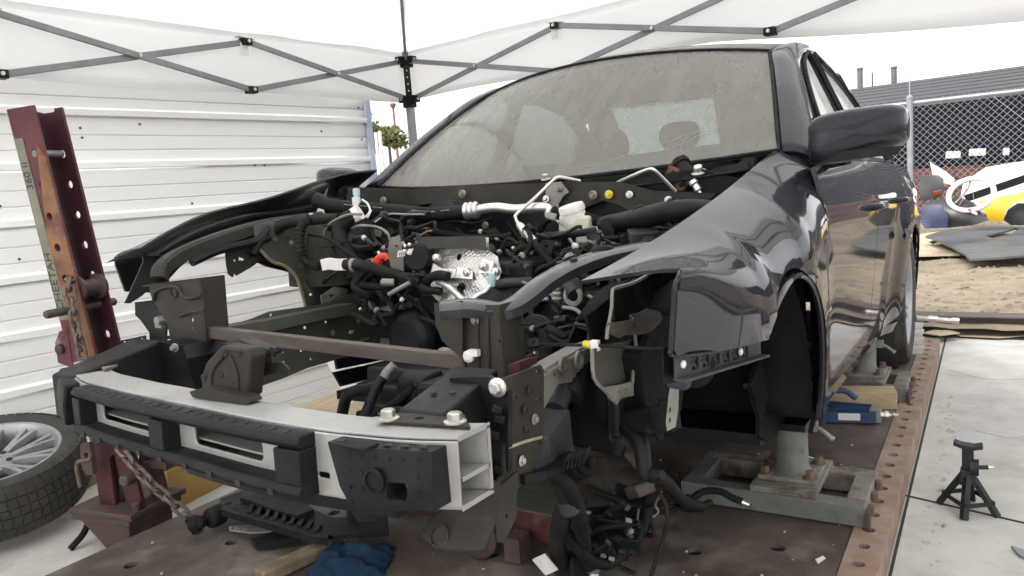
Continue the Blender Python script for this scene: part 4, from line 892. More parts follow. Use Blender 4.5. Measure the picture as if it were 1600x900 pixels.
# hood latch support standing on the beam
pxplate('latch_support', [(316, 612), (314, 590), (322, 566), (346, 540), (386, 546), (392, 560), (388, 600), (386, 622), (350, 618)], 1, -.775, E_, .035, [], step=0, smooth=20, bevel=.004)
pxplate('latch_arm', [(346, 536), (372, 530), (405, 543), (424, 556), (426, 568), (392, 566), (384, 546)], 1, -.72, E_, .03, [ph(376, 546, 2.5), ph(412, 556, 2.5)], bevel=.002)
for x, y in ((318, 590), (352, 552), (372, 552), (345, 585), (366, 600)):
    m = MB(); m.lathe(cp(x, y, 1, -.776), (0, -1, 0), [(.007, 0), (.007, .001), (.004, .0015), (0, -.001)], 10); m.build('press_hole', MT['dark'], car)
m = MB(); m.tube(px([(330, 612), (332, 580), (350, 556)], 1, -.776), .004, 6, 3); m.tube(px([(372, 616), (370, 585), (360, 556)], 1, -.776), .004, 6, 3); m.build('press_rib', E_, car)
pxplate('latch_foot', [(296, 612), (318, 605), (384, 622), (388, 630), (370, 636), (300, 620)], 1, -.80, E_, .03)
pxplate('latch_bracket', [(358, 572), (400, 562), (440, 568), (452, 578), (402, 590), (398, 602), (386, 604), (384, 588), (358, 592)], 1, -.72, E_, .004, [ph(366, 582, 3)], relief=.02, step=.03)
hose('latch_cable', path((385, 560, -.74), (410, 550, -.72), (432, 549, -.70), (420, 556, -.72)), .008, BM, rib=.25)
# --- radiator support posts
lp = pxplate('support_post', [(722, 478), (778, 476), (786, 520), (790, 560), (792, 612), (735, 618), (728, 560), (722, 540)], 1, -.50, E_, .004, [ph(783, 532, 3.5), ph(787, 557, 2.5)], relief=.0)
m = MB(); a = cp(722, 478, 1, -.50); b = cp(728, 612, 1, -.50); c_ = cp(778, 476, 1, -.50); d_ = cp(792, 612, 1, -.50); bk = V((0, .07, 0))
m.add([a, b, b+bk, a+bk, c_, d_, d_+bk, c_+bk], [(0, 1, 2, 3), (4, 7, 6, 5)]); m.build('post_flange', E_, lp, 0, solid=.004)
for x0_, dy in ((744, .006), (760, -.006)):
    m = MB(); m.tube(px([(x0_, 482), (x0_+2, 540), (x0_+4, 605)], 1, -.503), .004, 6, 3); m.build('crease', E_, lp)
pxplate('post_wing', [(678, 474), (722, 470), (722, 560), (712, 552), (690, 532), (680, 505)], 1, -.515, E_, .004, [ph(710, 490, 6, 8, 12)], lp)
m = MB(); m.lathe(cp(735, 556, 1, -.506), (0, -1, 0), [(.012, 0), (.012, .008), (.006, .012), (0, .012)], 8); m.box(cp(741, 551, 1, -.51), (.02, .012, .012)); m.build('cable_clip', MT['white_plastic'], lp)
rp = pxplate('support_post', [(232, 444), (312, 434), (318, 470), (321, 520), (326, 600), (272, 604), (268, 540), (262, 508), (240, 470), (235, 460)], 1, -.50, E_, .004, [ph(300, 500, 2.5, 4), ph(299, 513, 1.8)])
m = MB(); a = cp(312, 434, 1, -.50); b = cp(326, 600, 1, -.50); bk = V((0, .07, 0)); c_ = cp(222, 446, 1, -.50); d_ = cp(312, 434, 1, -.50)
m.add([a, b, b+bk, a+bk, c_, d_, d_+bk, c_+bk], [(0, 1, 2, 3), (4, 5, 6, 7)]); m.build('post_flange', E_, rp, 0, solid=.004)
m = MB(); m.lathe(cp(272, 456, 1, -.502), (0, -1, 0), [(.016, 0), (.014, .003), (.011, .003), (.009, -.002), (0, -.002)], 16); m.build('dimple', E_, rp)
m = MB(); m.tube(px([(240, 470), (243, 456), (262, 448), (278, 450), (285, 462), (296, 466), (314, 462)], 1, -.503), .005, 6, 4); m.tube(px([(282, 494), (298, 488), (318, 486)], 1, -.503), .004, 6, 3); m.build('crease', E_, rp)
# rusty temporary bar between the posts
m = MB(); a = cp(322, 518, 1, -.475); b = cp(733, 566, 1, -.485); m.bar(a, b, .026, .028); cb = m.build('cross_bar', MT['rust_bar'], car, 0, bevel=.002); cb['label'] = 'rusty square steel bar bracing the two posts'
# --- upper rails
lr = path((688, 482, -.53), (735, 478, -.50), (782, 483, -.47), (812, 470, -.43), (850, 440, -.36), (890, 418, -.28), (940, 400, -.18), (1010, 385, -.05))
m = MB(); m.sweep(cat_rom(lr, 6), [(-.030, -.005), (-.030, .002), (-.016, .010), (.014, .010), (.026, .003), (.026, -.014), (.021, -.014), (.021, -.001), (-.024, -.004)], up=(0, -.25, 1)); ur = m.build('upper_rail', MT['paint_inner'], car, 35); ur['label'] = 'curved glossy grey upper rail running under the left fender'
for x, y in ((875, 405), (897, 400)):
    m = MB(); m.lathe(cp(x, y+8, 1, -.27), (0, -.2, 1), [(.008, 0), (.008, .006), (0, .006)], 10); m.build('hole', MT['dark'], ur)
q = cp(942, 403, 1, -.15); m = MB(); m.lathe(q-V((0, 0, .015)), (0, 0, 1), [(.024, 0), (.025, .02), (.024, .036), (.018, .042), (0, .042)], 16); m.build('rubber_stop', RB, car)
rr_ = [cp(248, 436, 0, -.56), cp(252, 418, 0, -.57), cp(272, 402, 0, -.59), cp(310, 384, 0, -.60), cp(360, 366, 0, -.61), cp(420, 350, 0, -.62), cp(500, 338, 0, -.63)]
m = MB(); m.sweep(cat_rom(rr_, 6), [(-.018, -.020), (-.018, .010), (-.010, .016), (.012, .016), (.018, .008), (.018, -.020), (.013, -.020), (.013, .004), (-.013, .004), (-.013, -.020)], up=(0, 0, 1)); m.build('upper_rail', MT['ecoat'], car, 35)
m = MB(); m.tube([cp(300, 410, 0, -.57), cp(340, 392, 0, -.58), cp(380, 382, 0, -.58), cp(420, 372, 0, -.58)], .012, 8, 4); m.build('rail_brace', MT['black_metal'], car)
m = MB(); m.tube([cp(395, 398, 0, -.58), cp(408, 372, 0, -.58), cp(425, 348, 0, -.6)], .012, 8, 4); m.build('rail_brace', MT['black_metal'], car)
pxplate('side_bracket', [(352, 384), (398, 378), (402, 395), (411, 404), (395, 416), (380, 425), (371, 430), (363, 433), (357, 428), (354, 412)], 0, -.60, E_, .004, [ph(365, 394, 2), ph(386, 392, 2), ph(385, 387, 2), ph(367, 407, 2), ph(367, 430, 2), [(373, 401), (382, 401), (382, 407), (373, 407)]])
# inner side of the far fender: flange ledges
m = MB(); m.sweep(cat_rom([cp(232, 398, 0, -.74), cp(300, 362, 0, -.74), (cp(380, 338, 0, -.74)), cp(470, 326, 0, -.74), cp(560, 300, 0, -.74)], 5), [(-.05, -.004), (-.05, .004), (.05, .004), (.05, -.004)]); m.build('fender_flange', BM, car, 30)
pxplate('fender_nose', [(166, 411), (190, 398), (222, 386), (300, 352), (330, 345), (330, 380), (262, 420), (240, 445), (222, 462), (203, 474), (195, 474), (210, 440), (224, 408), (222, 401), (190, 405)], 0, -.76, MT['car_black'], .004, relief=.004, step=.04)
# headlamp mounting brackets below it
pxplate('lamp_bracket', [(212, 472), (250, 468), (268, 480), (268, 505), (262, 540), (258, 575), (232, 570), (232, 520), (222, 500), (214, 492)], 1, -.40, BM, .006, [ph(247, 480, 3), [(255, 483), (264, 486), (262, 492), (255, 490)], [(258, 515), (265, 515), (265, 525), (258, 525)], [(259, 530), (265, 530), (262, 544), (258, 543)]], relief=.015, step=.03)
m = MB(); m.lathe(cp(255, 500, 1, -.41), (0, -1, 0), [(.012, 0), (.012, .02), (0, .02)], 8); m.box(cp(250, 508, 1, -.41), (.03, .012, .014)); m.build('connector', MT['galv'], car, 0)
pxplate('lamp_bracket', [(188, 532), (226, 524), (230, 545), (222, 548), (200, 545), (194, 552), (190, 546)], 1, -.44, BM, .004, [ph(194, 535, 2.5), ph(210, 532, 2.5), ph(221, 530, 2.5)])
pxplate('side_duct', [(196, 552), (230, 544), (250, 534), (285, 540), (295, 560), (300, 615), (250, 605), (212, 590), (196, 578)], 1, -.56, BM, .10, [], relief=.02, step=.04)
bolt(cp(274, 543, 1, -.57), (.2, -1, 0), .007, 'galv', h=.010)
# --- lower rails
rl = pxplate('lower_rail', [(322, 520), (345, 512), (395, 498), (420, 487), (500, 476), (560, 455), (660, 462), (690, 470), (690, 545), (620, 548), (565, 552), (530, 560), (480, 576), (440, 592), (398, 606), (360, 596), (326, 560)], 0, -.47, EG, .006,
  [ph(352, 510, 3), ph(377, 506, 2.5), ph(423, 492, 2.5), ph(461, 505, 2.5), ph(475, 512, 3), ph(508, 503, 2.5), ph(472, 548, 2.5), ph(487, 561, 2), ph(444, 565, 2), ph(402, 596, 2), ph(580, 518, 3), ph(601, 518, 3), ph(615, 513, 2), ph(455, 526, 2)], relief=.012, step=.05)
m = MB(); m.sweep(px([(330, 520), (400, 508), (480, 492), (540, 480)], 0, -.45), [(-.03, -.02), (-.03, .012), (.03, .012), (.03, -.02)]); m.build('rail_flange', EG, rl, 30)
m = MB(); m.tube(px([(545, 538), (600, 524), (605, 542)], 0, -.462), .004, 6, 2); m.build('weld_seam', MT['brass'], rl)
# right inner apron and strut tower
ra = pxplate('inner_apron', [(400, 352), (455, 338), (545, 330), (640, 340), (700, 400), (700, 480), (600, 480), (500, 486), (478, 500), (476, 470), (462, 430), (445, 415), (425, 408), (402, 385)], 0, -.585, EG, .006, [ph(476, 432, 6, 4), ph(462, 441, 2.5), ph(467, 462, 2.5), ph(482, 460, 2.5), ph(483, 481, 2), ph(471, 483, 2)], relief=.03, step=.05)
m = MB(); m.lathe((-.61, .20, .66), (0, 0, 1), [(.15, 0), (.148, .10), (.14, .18), (.12, .215), (.05, .22), (.04, .20), (0, .20)], 32); st_ = m.build('strut_tower', E_, car, 40)
m = MB(); m.tube(px([(402, 386), (425, 408), (446, 416), (462, 431), (470, 452), (476, 474), (480, 500)], 0, -.58), .005, 6, 4); m.build('apron_edge', MT['brass'], ra)
for k in range(3):
    a = R(30+120*k); bolt(V((-.61+.085*math.cos(a), .20+.085*math.sin(a), .876)), (0, 0, 1), .009, 'zinc', st_, .014)
pxplate('apron_bracket', [(500, 462), (520, 448), (545, 452), (540, 468), (520, 478), (504, 480)], 0, -.50, G_, .004, [ph(515, 462, 3)], relief=.02, step=.02)
# left lower rail: galvanised, seen from outside
ll = pxplate('lower_rail', [(826, 592), (860, 570), (905, 545), (985, 522), (1010, 515), (1010, 560), (990, 575), (960, 580), (930, 585), (900, 596), (872, 600), (850, 640), (830, 640)], 0, .575, G_, .006,
  [ph(852, 582, 2.5), ph(862, 563, 2.5), ph(885, 551, 2.5), ph(868, 585, 3, 5), ph(880, 568, 3, 6), ph(905, 560, 3), ph(918, 545, 2.5), ph(937, 547, 2.5), ph(926, 566, 2)], relief=.003, step=.05)
for x, y, r_ in ((878, 570, .016), (903, 562, .018)):
    m = MB(); q = cp(x, y, 0, .579); m.lathe(q, (1, 0, 0), [(r_, 0), (r_, .006), (r_*.6, .006), (r_*.55, -.004), (0, -.004)], 16); m.build('collar', G_, ll)
m = MB(); m.sweep(px([(826, 592), (860, 568), (905, 543), (985, 520)], 0, .555), [(-.025, -.003), (-.025, .003), (.025, .003), (.025, -.003)]); m.build('rail_flange', G_, ll, 30)
# bumper mount: front cheek and outer plate
mo_ = pxplate('bumper_mount', [(786, 592), (845, 570), (850, 578), (850, 700), (832, 735), (796, 782), (775, 778), (772, 762), (786, 740), (792, 640)], 0, .60, E_, .005, [ph(841, 580, 3), ph(842, 623, 3), ph(844, 692, 3)])
pxplate('mount_cheek', [(705, 590), (760, 590), (792, 610), (796, 640), (794, 735), (786, 755), (765, 750), (760, 690), (745, 660), (725, 628), (702, 612)], 1, -.655, BM, .012, [], relief=.012, step=.03)
m = MB(); q = cp(778, 605, 1, -.668); m.lathe(q, (.1, -1, 0), [(.014, 0), (.014, .004), (.010, .006)], 16); bolt(q, (.1, -1, .0), .010, 'zinc', mo_, .012); m.build('washer', MT['zinc'], mo_)
for x, y, r_ in ((802, 624, .011), (827, 611, .008), (820, 640, .007), (822, 672, .005)):
    m = MB(); m.lathe(cp(x, y, 0, .604), (1, 0, 0), [(r_, 0), (r_, .002), (r_*.7, .004), (r_*.6, .001), (0, .001)], 12); m.build('boss', E_, mo_)
m = MB(); m.tube(px([(793, 700), (820, 690), (846, 683)], 0, .604), .003, 6, 2); m.build('weld_seam', MT['brass'], mo_)
for x, y in ((777, 640), (780, 655), (772, 680), (780, 735)):
    m = MB(); m.box(cp(x, y, 1, -.668), (.016, .01, .012), rot=(0, .3, .2)); m.build('clip', MT['rubber'], mo_, 0, bevel=.002)
pxplate('red_shim', [(792, 570), (812, 566), (812, 578), (795, 588)], 1, -.56, MT['red_paint'], .06)
# --- firewall and cowl
FYW = .36
fw_ = MB(); fw_.plate([(-.73, .36), (.73, .36), (.73, .90), (.60, .945), (.3, .925), (0, .915), (-.3, .925), (-.60, .955), (-.73, .95)], [], lambda u, v: V((u, FYW+.02*math.sin(u*9)*math.sin(v*14)+.10*max(0, .75-v), v)), .01, step=.07, nrm=(0, -1, 0)); fwo = fw_.build('firewall', BM, car, 40)
m = MB(); m.grid(lambda a, b: V(((a*2-1)*.74, lerp(.345, .60, b)+.13*(a*2-1)**2*b, lerp(.905, .93, b)+.03*(a*2-1)**2)), 20, 4); m.build('cowl_shelf', BM, car, 50, solid=.006)
pxplate('cowl_panel', [(545, 292), (640, 296), (700, 292), (850, 285), (906, 284), (966, 284), (1020, 298), (1120, 302), (1100, 320), (990, 334), (968, 320), (944, 313), (900, 330), (860, 320), (740, 318), (670, 318), (600, 330), (540, 330)], 1, .33, E_, .01, [], relief=.012, step=.06)
pxplate('cowl_bracket', [(852, 286), (876, 284), (888, 300), (880, 306), (872, 318), (872, 332), (852, 330)], 1, .315, MT['galv'], .004, relief=.004, step=.03)
for x, y, mt, r_ in ((723, 303, 'olive', .013), (600, 313, 'olive', .012), (759, 352, 'olive', .011), (927, 305, 'olive', .013), (952, 304, 'yellow_cap', .012), (984, 304, 'white_plastic', .010), (1045, 313, 'white_plastic', .011), (875, 296, 'galv', .009)):
    m = MB(); q = cp(x, y, 1, .316); m.lathe(q, (0, -1, 0), [(r_, 0), (r_, .005), (r_*.75, .008), (r_*.7, .004), (r_*.4, .004), (r_*.38, .014), (0, .014)], 16); m.build('cowl_plug', MT[mt], car)
for x, y in ((853, 311), (647, 361)): bolt(cp(x, y, 1, .31), (0, -1, .2), .007, 'zinc')
bolt(cp(853, 281, 1, .36), (0, -.2, 1), .010, 'zinc', h=.014)
pxplate('wiper_cover', [(670, 322), (690, 312), (708, 314), (712, 322), (690, 328)], 1, .30, MT['plastic_grey'], .05, relief=.01, step=.03)
pxplate('wiper_motor', [(1000, 292), (1045, 288), (1058, 300), (1050, 303), (1010, 302)], 1, .40, G_, .03)
# --- air conditioning hose and pipe
h_ = path((498, 314, .10), (520, 321, .11), (560, 325, .13), (620, 330, .16), (680, 335, .19), (727, 330, .21))
o = hose('air_con_hose', h_, .021, RB, n=14)
m = MB(); q = h_[0]; m.lathe(q, (h_[0]-h_[1]), [(.021, -.01), (.025, .0), (.025, .012), (.019, .014), (.018, .004), (0, .004)], 16); m.build('hose_end', RB, o)
for a, b in ((545, 605), (650, 710)):
    pts = path(*[(lerp(a, b, k/8), interp([(498, 314), (520, 321), (560, 325), (620, 330), (680, 335), (727, 330)], lerp(a, b, k/8))-3, lerp(.105, .185, (lerp(a, b, k/8)-520)/207)) for k in range(9)])
    for k in range(8):
        if k % 3 != 2: m = MB(); m.tube([pts[k]+V((0, -.0205, .003)), pts[k].lerp(pts[k+1], .8)+V((0, -.0205, .003))], .0012, 4, 0); m.build('print', MT['hose_text'], o)
m = MB(); a, b = cp(727, 330, 1, .21), cp(746, 328, 1, .215); d_ = (b-a).normalized(); m.lathe(a, d_, [(.022, 0), (.026, .004), (.022, .012), (.026, .02), (.022, .028), (.026, .036), (.020, .044)], 16); m.build('crimp', MT['alu_pipe'], o)
hose('air_con_pipe', path((744, 328, .215), (775, 324, .22), (805, 327, .225), (840, 324, .23), (856, 326, .24), (858, 338, .24)), .014, MT['alu_pipe'], n=12)
hose('brake_pipe', path((906, 283, .33), (888, 279, .30), (872, 277, .28), (862, 284, .27), (835, 310, .22), (808, 334, .16), (806, 342, .15), (811, 352, .14)), .0048, MT['alu_pipe'], n=8)
m = MB(); a, b = cp(810, 350, 1, .14), cp(834, 378, 1, .12); d_ = (b-a).normalized(); L_ = (b-a).length; m.lathe(a, d_, [(.008, 0), (.011, L_*.12), (.011, L_*.3), (.014, L_*.32), (.014, L_*.6), (.011, L_*.62), (.011, L_*.78), (.013, L_*.8), (.011, L_)], 12); m.build('pipe_fitting', MT['alu_pipe'], car)
hose('brake_hose', path((834, 378, .12), (850, 398, .10), (868, 418, .08), (885, 440, .06)), .011, RB)
hose('brake_pipe', path((965, 285, .34), (985, 276, .30), (1012, 265, .28), (1022, 266, .28), (1035, 278, .30), (1056, 299, .33)), .0048, MT['alu_pipe'], n=8)
hose('conduit', path((862, 330, .23), (880, 335, .24), (910, 340, .25), (950, 350, .26)), .016, RB, rib=.12)
for k, c_ in enumerate((((856, 334), (868, 340)),)): m = MB(); m.box(cp(862, 338, 1, .22), (.03, .03, .02), rot=(0, .3, .4)); m.build('hose_clip', MT['galv'], car, 0, bevel=.004)
# brake fluid reservoir
q = cp(894, 325, 1, .24); rs = MB(); rs.lathe(q-V((0, 0, .008)), (-.15, -.25, 1), [(.034, -.03), (.034, -.004), (.036, -.002), (.036, .012), (.034, .017), (.020, .018), (0, .018)], 28); cpo = rs.build('fluid_cap', MT['white_plastic'], car, 40)
for k in range(14):
    a = 2*pi*k/14; m = MB(); ax = V((-.15, -.25, 1)).normalized(); x = ax.orthogonal().normalized(); y = ax.cross(x); m.tube([q-V((0, 0, .008))+(x*math.cos(a)+y*math.sin(a))*.036+ax*(-.001), q-V((0, 0, .008))+(x*math.cos(a)+y*math.sin(a))*.036+ax*.011], .0016, 4, 0); m.build('grip_rib', MT['white_plastic'], cpo)
m = MB(); m.box(cp(905, 350, 1, .26), (.09, .09, .05), rot=(0, .08, .1)); m.box(cp(928, 367, 1, .27), (.08, .08, .05), rot=(0, .1, .1)); m.lathe(cp(897, 338, 1, .25)-V((0, 0, .02)), (0, 0, 1), [(.032, 0), (.030, .04)], 20); m.build('fluid_reservoir', MT['milky'], car, 30, bevel=.008)
hose('brake_pipe', path((870, 345, .2), (884, 355, .19), (886, 366, .18), (893, 378, .17), (898, 384, .17)), .004, MT['galv'])
m = MB(); m.lathe(cp(898, 385, 1, .165), (0, -1, 0), [(.008, -.01), (.010, 0), (.006, .006), (0, .008)], 12); m.build('pipe_ball', MT['white_plastic'], car)
# intake duct on the left
dp = path((950, 352, .20), (985, 345, .16), (1015, 338, .12), (1050, 330, .10), (1085, 328, .12), (1110, 330, .2))
m = MB(); m.sweep(cat_rom(dp, 5), [(.038*math.cos(2*pi*k/14)*1.0, .026*math.sin(2*pi*k/14)) for k in range(14)], up=(0, 0, 1)); dk = m.build('intake_duct', PL, car, 60)
for t in (8, 15):
    P_d = cat_rom(dp, 5); d_ = (P_d[t+1]-P_d[t]).normalized(); m = MB(); m.lathe(P_d[t], d_, [(.030, -.005), (.033, 0), (.030, .005)], 20); m.build('duct_rib', PL, dk)
pxplate('duct_side', [(955, 362), (1010, 355), (1060, 358), (1045, 372), (1000, 392), (965, 395), (950, 385)], 1, .16, PL, .08, relief=.02, step=.04)
pxplate('duct_bracket', [(936, 345), (950, 340), (958, 352), (960, 390), (948, 394), (944, 370)], 1, .14, MT['rubber'], .02, relief=.015, step=.02)
# hood hinge damper and rusty hinge parts
m = MB(); a, b = cp(1062, 252, 1, .40), cp(1083, 292, 1, .36); m.lathe(a, b-a, [(.024, 0), (.026, .004), (.026, .016), (.021, .018), (.021, (b-a).length)], 16); m.build('hinge_damper', RB, car)
for x, y in ((1054, 272), (1066, 290)):
    q = cp(x, y, 1, .37); m = MB(); m.box(q, (.045, .012, .036), rot=(0, .4, 0)); m.lathe(q-V((0, .006, 0)), (0, -1, 0), [(.016, 0), (.016, .006), (.007, .008), (.006, .0), (0, 0)], 14); m.build('hinge_lug', MT['rust_part'], car, 30, bevel=.006)
m = MB(); a, b = cp(1082, 282, 1, .35), cp(1093, 300, 1, .35); m.lathe(a, b-a, [(.012, 0), (.014, .01), (.010, .014), (.011, .03), (.006, .034), (.005, .05)], 12); m.build('sensor_plug', MT['alu_pipe'], car)
bolt(cp(1092, 270, 1, .36), (0, -.5, 1), .013, 'alu_pipe', h=.016)
pxplate('hinge_block', [(1080, 278), (1105, 268), (1118, 262), (1160, 254), (1166, 262), (1168, 282), (1150, 292), (1130, 300), (1105, 302), (1100, 292)], 1, .40, PL, .05, relief=.02, step=.03)
pxplate('cowl_end', [(1115, 268), (1150, 262), (1160, 246), (1180, 246), (1176, 270), (1160, 296), (1130, 306)], 1, .45, PL, .03, relief=.01, step=.03)
# --- heat shield over the turbo
def shield(name, pts, y0, tilt, mt, amp, fl, parent=None):
    O = [(cp(x, y, 1, y0).x, cp(x, y, 1, y0).z) for x, y in pts]; zc = sum(q[1] for q in O)/len(O)
    if sum(a[0]*b[1]-b[0]*a[1] for a, b in zip(O, O[1:]+O[:1])) < 0: O = O[::-1]
    m = MB(); m.plate(O, fl, lambda u, v: V((u, y0+(v-zc)*tilt+amp*noise.noise(V((u*18, v*18, 1)))-.05*math.cos((u-.04)*7)+.05, v)), .002, step=.012, subdiv=.012); return m.build(name, mt, parent or car, 60)
sh = shield('heat_shield', [(640, 374), (690, 373), (752, 372), (757, 392), (770, 402), (778, 425), (774, 452), (752, 468), (700, 472), (682, 458), (672, 430), (668, 394), (646, 392)], .0, .35, MT['shield'], .010, [circ(cp(714, 402, 1, 0).x, cp(714, 402, 1, 0).z, .009, 10)])
sh['label'] = 'dimpled silver heat shield in the engine bay'
shield('shield_lip', [(638, 371), (690, 370), (752, 369), (759, 391), (720, 387), (680, 388), (650, 390)], -.012, .5, E_, .004, [], sh)
for x, y in ((681, 403), (704, 425), (729, 426), (754, 416), (773, 425)):
    q = cp(x, y, 1, -.02); m = MB(); m.lathe(q, (0, -1, 0), [(.011, -.01), (.011, .002), (.007, .004), (.006, .008), (0, .009)], 12); m.build('shield_bolt', MT['alu_pipe'], sh)
for pts in ([(672, 412), (690, 420), (712, 420), (712, 434), (672, 433)], [(712, 416), (736, 424), (738, 436), (712, 434)], [(748, 406), (764, 410), (764, 428), (747, 426)]):
    shield('shield_pad', pts, -.022, .35, MT['alu_pipe'], .002, [], sh)
hose('coolant_pipe', path((684, 440, -.05), (700, 448, -.08), (716, 462, -.11), (730, 475, -.13)), .008, MT['alu_pipe'])
hose('coolant_pipe', path((728, 478, -.14), (745, 463, -.12), (758, 456, -.1), (766, 446, -.09)), .007, MT['alu_pipe'])
m = MB(); q = cp(768, 435, 1, -.06); m.lathe(q, (.1, 0, 1), [(.009, -.02), (.011, 0), (.008, .014), (0, .016)], 10); m.build('pipe_cap', MT['cyan_cap'], car)
# pump block with printed label, red plug
m = MB(); q = cp(646, 402, 1, -.02); m.lathe(q+V((0, .05, 0)), (.25, -1, 0), [(.036, -.03), (.038, 0), (.038, .05), (.034, .056), (0, .057)], 24); pbk = m.build('pump_motor', BM, car)
pxplate('pump_label', [(622, 392), (646, 388), (642, 398), (620, 402)], 1, -.03, MT['paper'], .002, parent=pbk)
for k in range(5):
    m = MB(); a = cp(625+k*3.2, 394+.2*k, 1, -.0315); b = cp(624+k*3.2, 399, 1, -.0315); m.bar(a, b, .001, .002); m.build('label_print', MT['ink'], pbk, 0)
pxplate('pump_bracket', [(612, 372), (628, 366), (630, 430), (616, 432), (606, 400)], 1, .0, G_, .006, [ph(620, 384, 2), ph(622, 400, 3)], relief=.02, step=.02)
m = MB(); m.tube(path((586, 416, -.05), (591, 404, -.05), (600, 400, -.045), (606, 405, -.04)), .010, 8, 4); m.box(cp(589, 413, 1, -.05), (.022, .02, .026), rot=(0, .4, 0)); m.build('red_plug', MT['red_plastic'], car, 40)
for x, y in ((592, 395), (633, 384), (640, 382), (632, 392), (638, 395), (583, 408)):
    m = MB(); m.lathe(cp(x, y, 1, -.03), (.1, -1, .2), [(.005, -.004), (.005, .003), (0, .005)], 8); m.build('stud', MT['alu_pipe'], car)
m = MB(); m.box(cp(667, 361, 1, .2), (.016, .016, .022)); m.build('wire_tag', MT['red_plastic'], car, 0, bevel=.002)
# --- hoses on the right of the bay
hose('coolant_hose', path((558, 336, .05), (540, 345, .02), (530, 365, .0), (538, 392, -.02), (556, 420, -.02), (580, 450, 0), (590, 480, .02)), .024, RB, n=14)
m = MB(); a, b = cp(562, 333, 1, .05), cp(550, 340, 1, .04); m.lathe(b, a-b, [(.025, 0), (.026, .02), (.025, .03)], 14); m.build('hose_collar', MT['white_plastic'], car)
m = MB(); m.lathe(cp(557, 302, 1, .12), (0, 0, 1), [(.009, -.025), (.009, -.006), (.011, -.005), (.011, .012), (.008, .015), (0, .015)], 12); m.build('hose_cap', MT['cyan_cap'], car)
m = MB(); m.lathe(cp(557, 317, 1, .12), (0, 0, 1), [(.013, -.01), (.013, .018)], 12); m.build('cap_neck', MT['paper'], car)
hose('wire', path((566, 312, .1), (574, 318, .08), (578, 330, .07), (568, 342, .06)), .003, MT['paper'])
hose('wire', path((562, 330, .08), (566, 345, .06), (574, 340, .05), (580, 328, .06)), .003, MT['paper'])
hose('coolant_hose', path((540, 413, -.1), (570, 416, -.1), (600, 425, -.08), (622, 430, -.06), (640, 440, -.05)), .016, RB)
m = MB(); a, b = cp(542, 413, 1, -.1), cp(503, 414, 1, -.12); m.sweep(cat_rom([a, a.lerp(b, .4), a.lerp(b, .7)+V((0, 0, .003)), b], 4), [(-.004, -.016), (-.004, .015), (.004, .016), (.004, -.014)]); m.build('foil_strip', MT['paper'], car, 30)
m = MB(); a, b = cp(551, 404, 1, -.1), cp(554, 424, 1, -.1); m.lathe(cp(552, 414, 1, -.1), (1, .3, 0), [(.017, -.007), (.0185, -.006), (.0185, .006), (.017, .007)], 16); m.build('hose_clamp', MT['galv'], car)
hose('conduit', path((485, 340, -.05), (472, 352, -.08), (468, 380, -.1), (475, 405, -.1), (500, 417, -.1)), .014, RB, rib=.14)
hose('wire_loom', path((482, 366, -.06), (510, 372, -.06), (540, 392, -.05), (566, 410, -.04)), .005, RB)
hose('wire_loom', path((430, 362, -.05), (450, 350, -.04), (490, 345, 0), (530, 340, .02)), .014, RB)
hose('wire_loom', path((590, 335, .2), (620, 350, .2), (650, 358, .2), (700, 366, .2), (745, 372, .22), (800, 368, .25)), .010, RB)
hose('wire_loom', path((576, 345, .1), (583, 370, .08), (592, 385, .05)), .007, RB)
hose('coolant_hose', path((660, 450, -.03), (670, 436, -.05), (685, 430, -.06), (700, 432, -.06)), .013, RB)
hose('wire_loom', path((620, 428, -.06), (645, 440, -.06), (665, 452, -.06), (690, 455, -.05)), .010, RB)
m = MB(); m.lathe(cp(604, 441, 1, -.1), (-1, -.6, .1), [(.010, -.02), (.010, .012), (.006, .016), (0, .017)], 10); m.build('pipe_end', MT['galv'], car)
hose('bracket_rod', path((608, 460, -.12), (625, 450, -.12), (640, 442, -.11)), .006, MT['galv'])
# --- engine and gearbox mass deep in the bay
m = MB(); m.box((.02, .16, .60), (.46, .24, .26)); m.box((-.25, .14, .55), (.16, .2, .22)); m.box((.34, .16, .54), (.24, .2, .22)); m.lathe((.17, .05, .62), (1, .2, .3), [(.07, -.08), (.075, 0), (.05, .09), (0, .09)], 20); m.lathe((-.12, .02, .52), (0, -1, .1), [(.08, -.05), (.08, .04), (.05, .06), (0, .06)], 20); eng = m.build('engine_block', BM, car, 30, bevel=.015)
m = MB(); m.box((.2, .12, .36), (.6, .16, .08)); m.box((.24, -.16, .33), (.44, .12, .07)); m.box((.42, 0, .34), (.10, .5, .07)); m.build('subframe', BM, car, 0, bevel=.015)
rnd = random.Random(5)
for i in range(46):
    x = rnd.uniform(-.42, .62); y = rnd.uniform(.0, .30); z = rnd.uniform(.44, .80)
    if -.15 < x < .22 and y < .12: y += .12
    pts = [V((x, y, z))]
    for k in range(4): pts.append(pts[-1]+V((rnd.uniform(-.09, .11), rnd.uniform(-.05, .05), rnd.uniform(-.08, .05))))
    r_ = rnd.choice((.004, .006, .008, .012, .016)); hose('wire_loom' if r_ < .01 else 'hose', pts, r_, RB if i % 5 else MT['plastic_grey'], n=7, sm=5, rib=.12 if i % 4 == 0 and r_ > .007 else 0)
